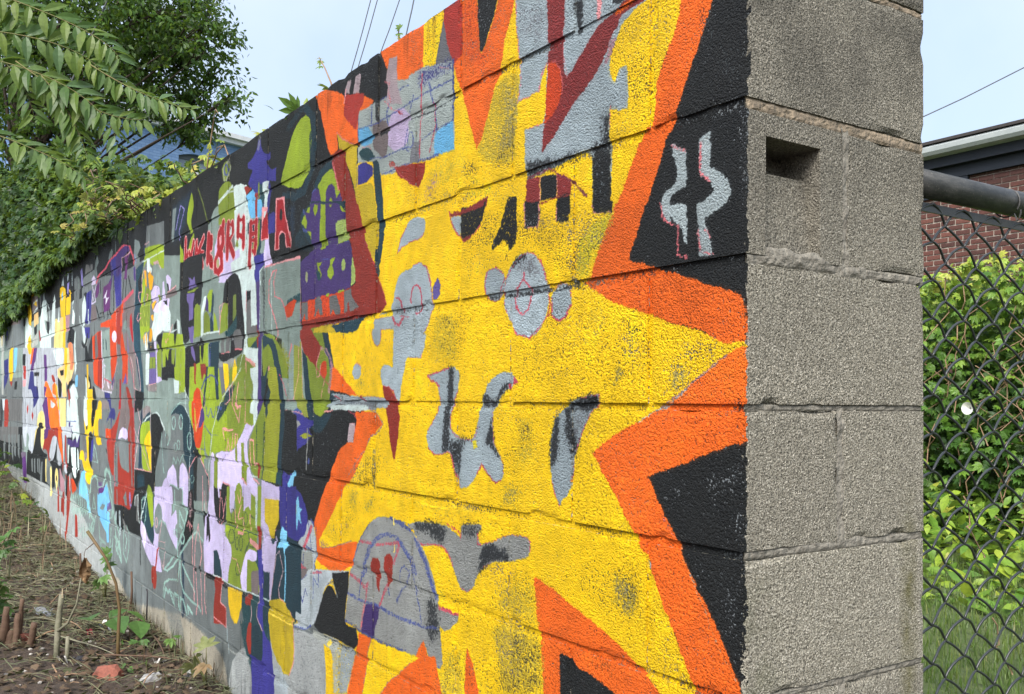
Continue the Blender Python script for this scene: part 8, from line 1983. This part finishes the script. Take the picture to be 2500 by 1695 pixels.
# dead tendrils caught in the mesh
for (y_, z_, lb) in ((.30, .62, 'curled dead tendril caught in the fence mesh beside the pier, the lower right one'), (.20, .86, 'small curled dead tendril caught in the fence mesh, the upper one')):
    te = tag(MB().tube([(-.052+nm(i, 2, y_, .7)*.012, .449+y_+.02*math.sin(i*.9)+i*.008, z_+.012*math.cos(i*1.1)-i*.011) for i in range(12)], .0013, 4).build('tendril', VINE, None, True), lb, 'dead tendril', 'dead tendrils in the fence mesh')

# ------------------------------------------------------------------ overhead cables
CAB = simple('cable', (.10, .11, .12), .6)
def cable(a, b2, r_, label, ext=1.):
    a, b2 = Vector(a), Vector(b2); d = (b2-a); pts = [a+d*t_+Vector((0, 0, -.03*math.sin(math.pi*min(1, max(0, t_))))) for t_ in np.linspace(-2.5*ext, 3.5*ext, 14)]
    o = MB().tube(pts, r_, 5).build('utility_cable', CAB, None, True); tag(o, label, 'cable', 'overhead cables')
cable((-15.381, 6.691, 8.666), (-15.591, 6.423, 7.375), .010, 'leftmost thin overhead cable above the black wall top', .6)
cable((-15.31, 6.795, 8.667), (-15.516, 6.532, 7.455), .010, 'second thin overhead cable from the left above the wall', .6)
cable((-15.074, 7.144, 8.671), (-15.267, 6.888, 7.747), .010, 'third overhead cable from the left, apart from the close pair', .8)
cable((-14.92, 7.37, 8.673), (-14.982, 7.294, 8.204), .013, 'thickest overhead cable, nearest the orange top corner of the mural', 1.2)
cable((-9.456, 15.496, 6.571), (-8.403, 17.018, 7.484), .012, 'single cable crossing the sky to the right of the concrete pier', 1.4)
cable((-12.3, 1.69, 7.05), (-12.62, 1.25, 5.75), .012, 'dark cable slanting down in front of the tree leaves', .5)

# ------------------------------------------------------------------ litter, twigs and plants at the foot of the wall
STRAW = leafmat('straw', [(.045, .025, .015), (.095, .055, .034), (.19, .125, .08), (.42, .34, .24)], .05, .85); DEAD = leafmat('dead_leaf', [(.035, .020, .013), (.075, .043, .028), (.14, .09, .06)], .1, .8)
n = 9500; x = -1.9-rng.random(n)**.9*6.4; y = .0-rng.random(n)**1.25*1.5-.01
bare_ = (x > -3.3)&(y > -.9)&(y < -.06)&(nm(0, 0, 0, 1)*0+rng.random(n) < .72); x, y = x[~bare_], y[~bare_]; n = len(x)
gz = np.array([gh(a, b2) for a, b2 in zip(x, y)]); v = []; f = []; tn = []
for i in range(n):
    L = rng.uniform(.03, .17); a = rng.normal(.15, .9); tl = rng.normal(0, .10); w_ = rng.uniform(.0009, .0024); c0 = np.array([x[i], y[i], gz[i]+.006+rng.random()*.022]); d = np.array([math.cos(a)*math.cos(tl), math.sin(a)*math.cos(tl), math.sin(tl)])*L/2; s2 = np.array([-math.sin(a), math.cos(a), 0])*w_; bnd = np.array([0, 0, rng.uniform(0, .012)])
    if c0[1]+abs(d[1]) > -.004: c0[1] = -.004-abs(d[1])
    k = len(v); v += [c0-d-s2, c0-d+s2, c0+bnd+s2, c0+bnd-s2, c0+d+s2*.5, c0+d-s2*.5, c0+bnd+np.array([0, 0, w_])]; f += [(k, k+1, k+6), (k, k+6, k+3), (k+1, k+2, k+6), (k+2, k+4, k+6), (k+3, k+6, k+5), (k+6, k+4, k+5)]; tn += [rng.normal(.36, .26)]*7
me = mesh('dead_straw', v, f); at_ = me.attributes.new('tint', 'FLOAT', 'POINT'); at_.data.foreach_set('value', np.clip(tn, 0, 1).astype(np.float32)); o = link('dead_straw', me, STRAW); tag(o, 'dry straw and broken stems matted on the ground along the wall', 'dead straw', kind='stuff')
n = 9000; x = -2.0-rng.random(n)*6.3; y = -.02-rng.random(n)**1.1*1.5; z = np.array([gh(a, b2) for a, b2 in zip(x, y)])+.006+rng.random(n)*.02
o = mass('dead_leaves', LM, np.stack([x, y, z], 1), rng.uniform(.010, .034, n), np.tile(np.array([0, 0, 1.]), (n, 1)), rng.normal(.45, .3, n), DEAD, None, .8, .35); tag(o, 'brown crumpled dead leaves scattered over the dirt', 'dead leaves')
STONE = simple('chip', (.42, .40, .37), .85, (.25, .23, .21), 30)
def rock(name, x, y, r_, m, sq=.55, seed=0, sub=2, lift=.3):
    bm = bmesh.new(); bmesh.ops.create_icosphere(bm, subdivisions=sub, radius=1)
    for v_ in bm.verts: v_.co *= 1+.45*mn.noise(v_.co*1.3+Vector((seed, 0, 0))); v_.co.x *= r_; v_.co.y *= r_*.75; v_.co.z *= r_*sq
    me = bpy.data.meshes.new(name); bm.to_mesh(me); bm.free(); o = link(name, me, m, None, (x, y, gh(x, y)+r_*sq*lift)); o.rotation_euler = (0, 0, rng.random()*6); return o
pb = MB(); 
bmg = bmesh.new()
for i in range(420):
    x, y = -2.1-rng.random()*4, -.03-rng.random()*1.3; r_ = rng.uniform(.003, .010); mt = Matrix.Translation((x, y, gh(x, y)+r_*.3)) @ Matrix.Rotation(rng.random()*6, 4, 'Z') @ Matrix.Diagonal((r_*1.3, r_, r_*.7, 1)); bmesh.ops.create_icosphere(bmg, subdivisions=1, radius=1, matrix=mt)
me = bpy.data.meshes.new('pebbles'); bmg.to_mesh(me); bmg.free(); tag(link('pebbles', me, STONE), 'pale pebbles and chips strewn over the dirt', 'pebbles', kind='stuff')
REDB = simple('brick_fragment', (.26, .085, .055), .9, (.15, .055, .04), 40, .5); WPAP = simple('paper', (.72, .70, .66), .7, (.6, .58, .55), 30); CRIM = simple('red_scrap', (.32, .03, .06), .6); GREYC = simple('grey_scrap', (.33, .35, .37), .6); BLKC = simple('black_scrap', (.03, .03, .035), .5); GREYROCK = simple('grey_rock', (.36, .36, .36), .9, (.22, .22, .22), 25, .5)
tag(rock('brick_fragment', -2.79, -.31, .062, REDB, .55, 3), 'rough piece of red brick lying in the dirt at the bottom of the picture', 'brick piece')
tag(rock('brick_fragment', -3.39, -.535, .05, REDB, .5, 9), 'broken brown brick corner in the dirt beside the brown stubs', 'brick piece')
tag(rock('stone', -2.66, -.19, .045, GREYROCK, .45, 5), 'flat pale grey stone lying right of the red brick piece', 'stone')
tag(rock('stone', -3.05, -.36, .022, BLKC, .6, 6), 'small black lump in the dirt below the bent stalk', 'stone')
tag(rock('stone', -2.62, .0-.05, .03, GREYROCK, .6, 8), 'grey lump of rubble against the foot of the wall', 'stone')
def scrap(x, y, L, w_, rz, m, label, cat, lift=.01):
    n = 7; v = []; f = []
    for i in range(n+1):
        for j in range(4): v.append((L*(i/n-.5), w_*(j/3-.5)*(1-.35*abs(i/n-.5)), lift+.016*math.sin(i*1.3+j)+nm(i, j, L*50, .6)*.014))
    for i in range(n):
        for j in range(3): a = i*4+j; f.append((a, a+4, a+5, a+1))
    o = link(cat.replace(' ', '_'), mesh(cat.replace(' ', '_'), v, f), m, None, (x, y, gh(x, y)), True); o.rotation_euler = (0, 0, rz); tag(o, label, cat)
scrap(-3.48, -.14, .13, .045, .75, WPAP, 'crumpled white paper scrap beside the broad green leaf', 'paper scrap'); scrap(-3.40, -.20, .10, .035, .3, GREYC, 'grey plastic scrap tucked under the white paper', 'plastic scrap')
scrap(-3.45, -.07, .10, .04, 1.0, CRIM, 'crimson wrapper scrap next to the foot of the bent stalk', 'wrapper'); scrap(-3.38, -.27, .05, .018, .1, CRIM, 'thin bright red scrap left of the white paper', 'wrapper')
scrap(-3.02, -.43, .05, .022, .5, WPAP, 'small white curl of paper below the pale cut stem', 'paper scrap'); scrap(-3.9, -.37, .16, .07, .2, GREYC, 'dusty grey plastic bag lying on the straw', 'plastic bag'); scrap(-2.85, -.12, .05, .03, .9, WPAP, 'white flake on the dirt near the lower small weeds', 'paper scrap')
# stems and stumps
PALE = simple('pale_wood', (.19, .18, .13), .8, (.14, .14, .09), 50, .4); BRN = simple('brown_wood', (.10, .062, .038), .8, (.08, .045, .03), 50, .4); STK = simple('stalk', (.13, .07, .035), .6, (.10, .08, .028), 12)
cs = tag(empty('cut_stem', (-3.10, -.44, gh(-3.1, -.44))), 'pale upright cut stem with a snapped top and a thin side shoot', 'plant stump'); MB().tube([(0, 0, -.05), (.005, 0, .06), (-.005, .005, .12), (.003, .01, .20), (.012, .014, .245)], [.012, .0105, .0125, .0095, .0105], 8).build('stem', PALE, cs, True)
MB().tube([(.018, .014, .235), (.019, .014, .272)], [.0045, .0012], 4).build('splinter', simple('split_wood', (.5, .42, .28), .8), cs); MB().tube([(0, 0, .10), (.05, .03, .14), (.09, .055, .22), (.105, .065, .32)], [.006, .005, .004, .002], 6).build('shoot', PALE, cs, True); MB().tube([(.05, .03, -.03), (.055, .03, .09)], [.010, .007], 7).build('stub', PALE, cs, True)
bs = tag(empty('bent_stalk', (-2.99, -.236, gh(-2.99, -.236))), 'bent brown stalk arching up in front of the grey paint', 'dead stalk')
SP = [(0, 0, -.02), (.002, -.002, .07), (.006, .001, .20), (-.001, -.012, .30), (-.021, -.045, .395), (-.062, -.109, .505)]
MB().tube(SP, [.0075, .0068, .006, .0056, .0052, .0066], 8).build('stalk', STK, bs, True)
MB().tube([(-.045, -.085, .46), (-.065, -.115, .43), (-.072, -.12, .38)], [.002, .0015, .001], 4).build('tendril', BRN, bs)
dm = simple('withered_leaf', (.24, .15, .075), .8, (.13, .08, .04), 60)
v = []; f = []
for i in range(10):
    for j in range(6): a = j/5*4.4; r_ = .022*math.sin(math.pi*(i+.5)/10)*(1+.5*nm(i, j, 3, .8)); v.append((-.066+r_*math.cos(a), -.112+r_*math.sin(a), .40-.011*i+.008*nm(i, j, 9, .9)))
for i in range(9):
    for j in range(5): a = i*6+j; f.append((a, a+1, a+7, a+6))
link('withered_leaf', mesh('withered_leaf', v, f), dm, bs, smooth=False)
sb = tag(empty('brown_stubs', (-3.36, -.60, gh(-3.36, -.6))), 'cluster of thick brown cut stubs at the left edge of the dirt', 'plant stump')
for q in ((0, 0, .016, .15, .02), (.05, .04, .012, .12, -.03), (.07, .09, .013, .09, .03), (-.03, .06, .010, .17, .02), (.03, -.04, .008, .10, .04), (.01, .02, .02, .05, .0)): MB().tube([(q[0]+q[4]*i/6+.006*nm(i, q[2]*99, 0, .9), q[1]+.01*i/6+.006*nm(i, 7, q[2]*99, .9), -.03+(q[3]+.03)*i/6) for i in range(7)], [q[2]*(1.25-.07*i)*(1+.35*nm(i, q[3]*50, 3, .9)) for i in range(7)], 9).build('stub', BRN, sb, True)
ds = [(-3.47, -.02, .18, 'broken reddish stem standing before the grey concrete foot of the wall'), (-4.2, -.12, .16, 'short dry stem standing in the straw left of the bent stalk')]
for x, y, h_, lb in ds: e = tag(MB().tube([(0, 0, -.02), (.004, .002, h_*.5), (-.004, 0, h_)], [.007, .006, .0055], 6).build('dead_stem', BRN, None, True), lb, 'dead stem'); e.location = (x-.3, y, gh(x-.3, y))
e = tag(MB().tube([(0, 0, -.01), (.003, 0, .06), (-.004, .002, .12), (-.012, 0, .13)], [.0035, .003, .003, .004], 5).build('dead_stem', BLKC, None, True), 'thin black stem with a hooked tip against the wall', 'dead stem'); e.location = (-3.42, -.03, gh(-3.42, -.03)+.03)
tws = MB()
for k in range(60):
    x, y = -2.2-rng.random()*4.6, -.06-rng.random()*1.0; L = rng.uniform(.10, .40); a = rng.normal(.3, .8)
    if y+abs(math.sin(a)*L/2) > -.01: y = -.01-abs(math.sin(a)*L/2)
    z0 = gh(x, y); tws.tube([(x+math.cos(a)*L*(t_-.5), y+math.sin(a)*L*(t_-.5), z0+.012+.02*math.sin(t_*4+k)+.012*rng.random()) for t_ in np.linspace(0, 1, 6)], [.0032, .003, .0027, .0023, .0018, .001], 5)
tag(tws.build('fallen_twigs', VINE, None, True), 'thin dry twigs lying all over the litter at the foot of the wall', 'twigs', kind='stuff')
for (a, b2, r_, m_, lb) in (((-3.45, -.46), (-2.95, -.22), .004, PALE, 'long pale twig lying across the straw left of the withered leaf'), ((-3.05, -.30), (-2.72, -.02), .0045, BRN, 'brown twig lying from the black lump toward the wall on bare dirt'), ((-3.2, -.06), (-2.85, -.09), .004, BRN, 'reddish brown twig along the concrete foot of the wall'), ((-3.7, -.52), (-3.5, -.30), .0035, PALE, 'short pale twig propped over the grey plastic bag')):
    a, b2 = Vector((*a, 0)), Vector((*b2, 0)); o = MB().tube([(lambda p, q: (p.x, p.y, gh(p.x, p.y)+.012+.02*math.sin(q*3.1)))(a.lerp(b2, q), q) for q in np.linspace(0, 1, 8)], [r_*(1-.6*i/7) for i in range(8)], 6).build('twig', m_, None, True); tag(o, lb, 'twig')
# green weeds
WEED = leafmat('weed_leaf', [(.05, .12, .03), (.09, .19, .04), (.14, .25, .06)], .3, obj=True); PALEW = leafmat('pale_weed_leaf', [(.20, .24, .09), (.30, .25, .12), (.26, .17, .09)], .3, obj=True)
def weed(x, y, spec, label, m, key, leaf, nm_='weed', stemr=.002):
    e = tag(empty(nm_, (x, y, gh(x, y))), label, 'weed'); 
    for (dx, dy, dz, s_, ox, oy) in spec:
        MB().tube([(0, 0, -.01), (dx*.4, dy*.4, dz*.7), (dx, dy, dz)], [stemr, stemr*.8, stemr*.5], 5).build('stem', GREENSTEM, e, True)
        one_leaf('leaf', key, leaf, (dx, dy, dz), s_, (ox, oy, .1), m, e, .6, .25)
LW = leaf_ovate(.75, .25, .1)
weed(-3.30, -.17, [(-.06, -.10, .07, .13, -.3, -.6), (.03, -.03, .09, .13, .2, -.6), (.09, .05, .08, .12, .6, -.2), (-.02, .03, .10, .10, 0, -.4), (-.10, -.02, .06, .10, -.6, -.2)], 'low weed with broad wavy green leaves behind the white paper scrap', WEED, 'wd', LW, 'broadleaf_weed')
weed(-2.83, -.21, [(-.04, -.03, .025, .05, -.5, -.4), (.03, .03, .035, .055, .4, .3), (.0, -.02, .02, .035, 0, -.5)], 'small broad leaved seedling with two pale green leaves on bare dirt', WEED, 'wd', LW, 'seedling')
weed(-2.95, -.03, [(.0, -.02, .06, .045, .3, -.5), (.02, .0-.01, .07, .04, .5, -.2), (-.02, -.02, .055, .035, -.4, -.4)], 'small bright green seedling against the concrete foot of the wall', WEED, 'wp', LP, 'seedling')
weed(-2.42, -.06, [(-.03, -.03, .11, .065, -.4, -.5), (.03, -.01, .15, .075, .3, -.4), (.06, -.02, .10, .06, .6, -.3), (-.06, -.03, .07, .06, -.6, -.3), (.0, -.02, .06, .05, 0, -.6)], 'pale yellowish sapling with palmate leaves at the wall foot, bottom of the picture', PALEW, 'wpp', leaf_palm(5, 80, .4), 'seedling')
weed(-3.95, -.10, [(-.03, 0, .17, .07, -.3, -.5), (.02, .02, .22, .07, .3, -.4), (.05, -.02, .14, .06, .5, -.3), (-.06, -.02, .11, .06, -.5, -.3), (.06, .0, .25, .05, .4, -.3), (.0, -.03, .08, .05, 0, -.6)], 'leafy green weed behind the bent stalk before the wall', WEED, 'wp', LP, 'weed')
weed(-3.1, -.14, [(-.04, -.05, .03, .05, -.4, -.5), (.02, .02, .035, .045, .4, -.3), (.05, -.02, .03, .04, .6, -.2)], 'patch of tiny weeds on the dirt below the concrete foot', WEED, 'wp', LP, 'weed')
fn = tag(empty('leafy_weed', (-3.62, -.66, gh(-3.62, -.66))), 'tall leafy green weed at the left edge above the brown stubs', 'weed')
for k in range(16):
    a = rng.random()*6.28; r_ = rng.uniform(.03, .15); h_ = rng.uniform(.08, .42); MB().tube([(0, 0, 0), (r_*.4*math.cos(a), r_*.4*math.sin(a), h_*.6), (r_*math.cos(a), r_*math.sin(a), h_)], .002, 4).build('stem', GREENSTEM, fn)
    for q in range(3): one_leaf('leaf', 'wp', LP, (r_*math.cos(a)*(1-.2*q), r_*math.sin(a)*(1-.2*q), h_-.05*q), rng.uniform(.05, .085), (math.cos(a)*.5, -.4, .1), WEED, fn, .6, .3)
n = 1500; x = -4.6-rng.random(n)*6; y = -.05-rng.random(n)**1.0*1.4; kk = nm(0, 0, 0, 1); dens = np.array([mn.noise(Vector((a*1.1, b2*2.2, 0))) for a, b2 in zip(x, y)]) > np.interp(-x, [4.6, 6.5, 8], [.22, -.15, -.6]); x, y = x[dens], y[dens]; n = len(x)
z = np.array([gh(a, b2) for a, b2 in zip(x, y)])+rng.random(n)*np.interp(-x, [4.6, 8], [.06, .26]); gcv = mass('low_weeds', LP, np.stack([x, y, z], 1), rng.uniform(.035, .075, n), np.tile(np.array([.4, -.4, .6]), (n, 1)), rng.normal(.42, .15, n), CREEP, None, .65, .4); tag(gcv, 'low green weeds spreading over the dirt at the far foot of the wall', 'weeds')
n = 900; x = -4.6-rng.random(n)*5; y = -.05-rng.random(n)*1.4; z = np.array([gh(a, b2) for a, b2 in zip(x, y)]); g2 = blades('dry_grass', np.stack([x, y, z], 1), rng.uniform(.06, .2, n), rng.normal(.6, .2, n), STRAW, .5); tag(g2, 'dry pale grass blades standing in the straw along the wall', 'dry grass')
n = 260; x = rng.uniform(-3.9, -2.4, n); y = -.01-rng.random(n)**2*.2; z = np.array([gh(a, b2) for a, b2 in zip(x, y)]); g3 = blades('wall_foot_grass', np.stack([x, y, z], 1), rng.uniform(.03, .10, n), rng.normal(.2, .2, n), STRAW, .6); tag(g3, 'brown dry stems bristling along the concrete foot of the wall', 'dry grass')
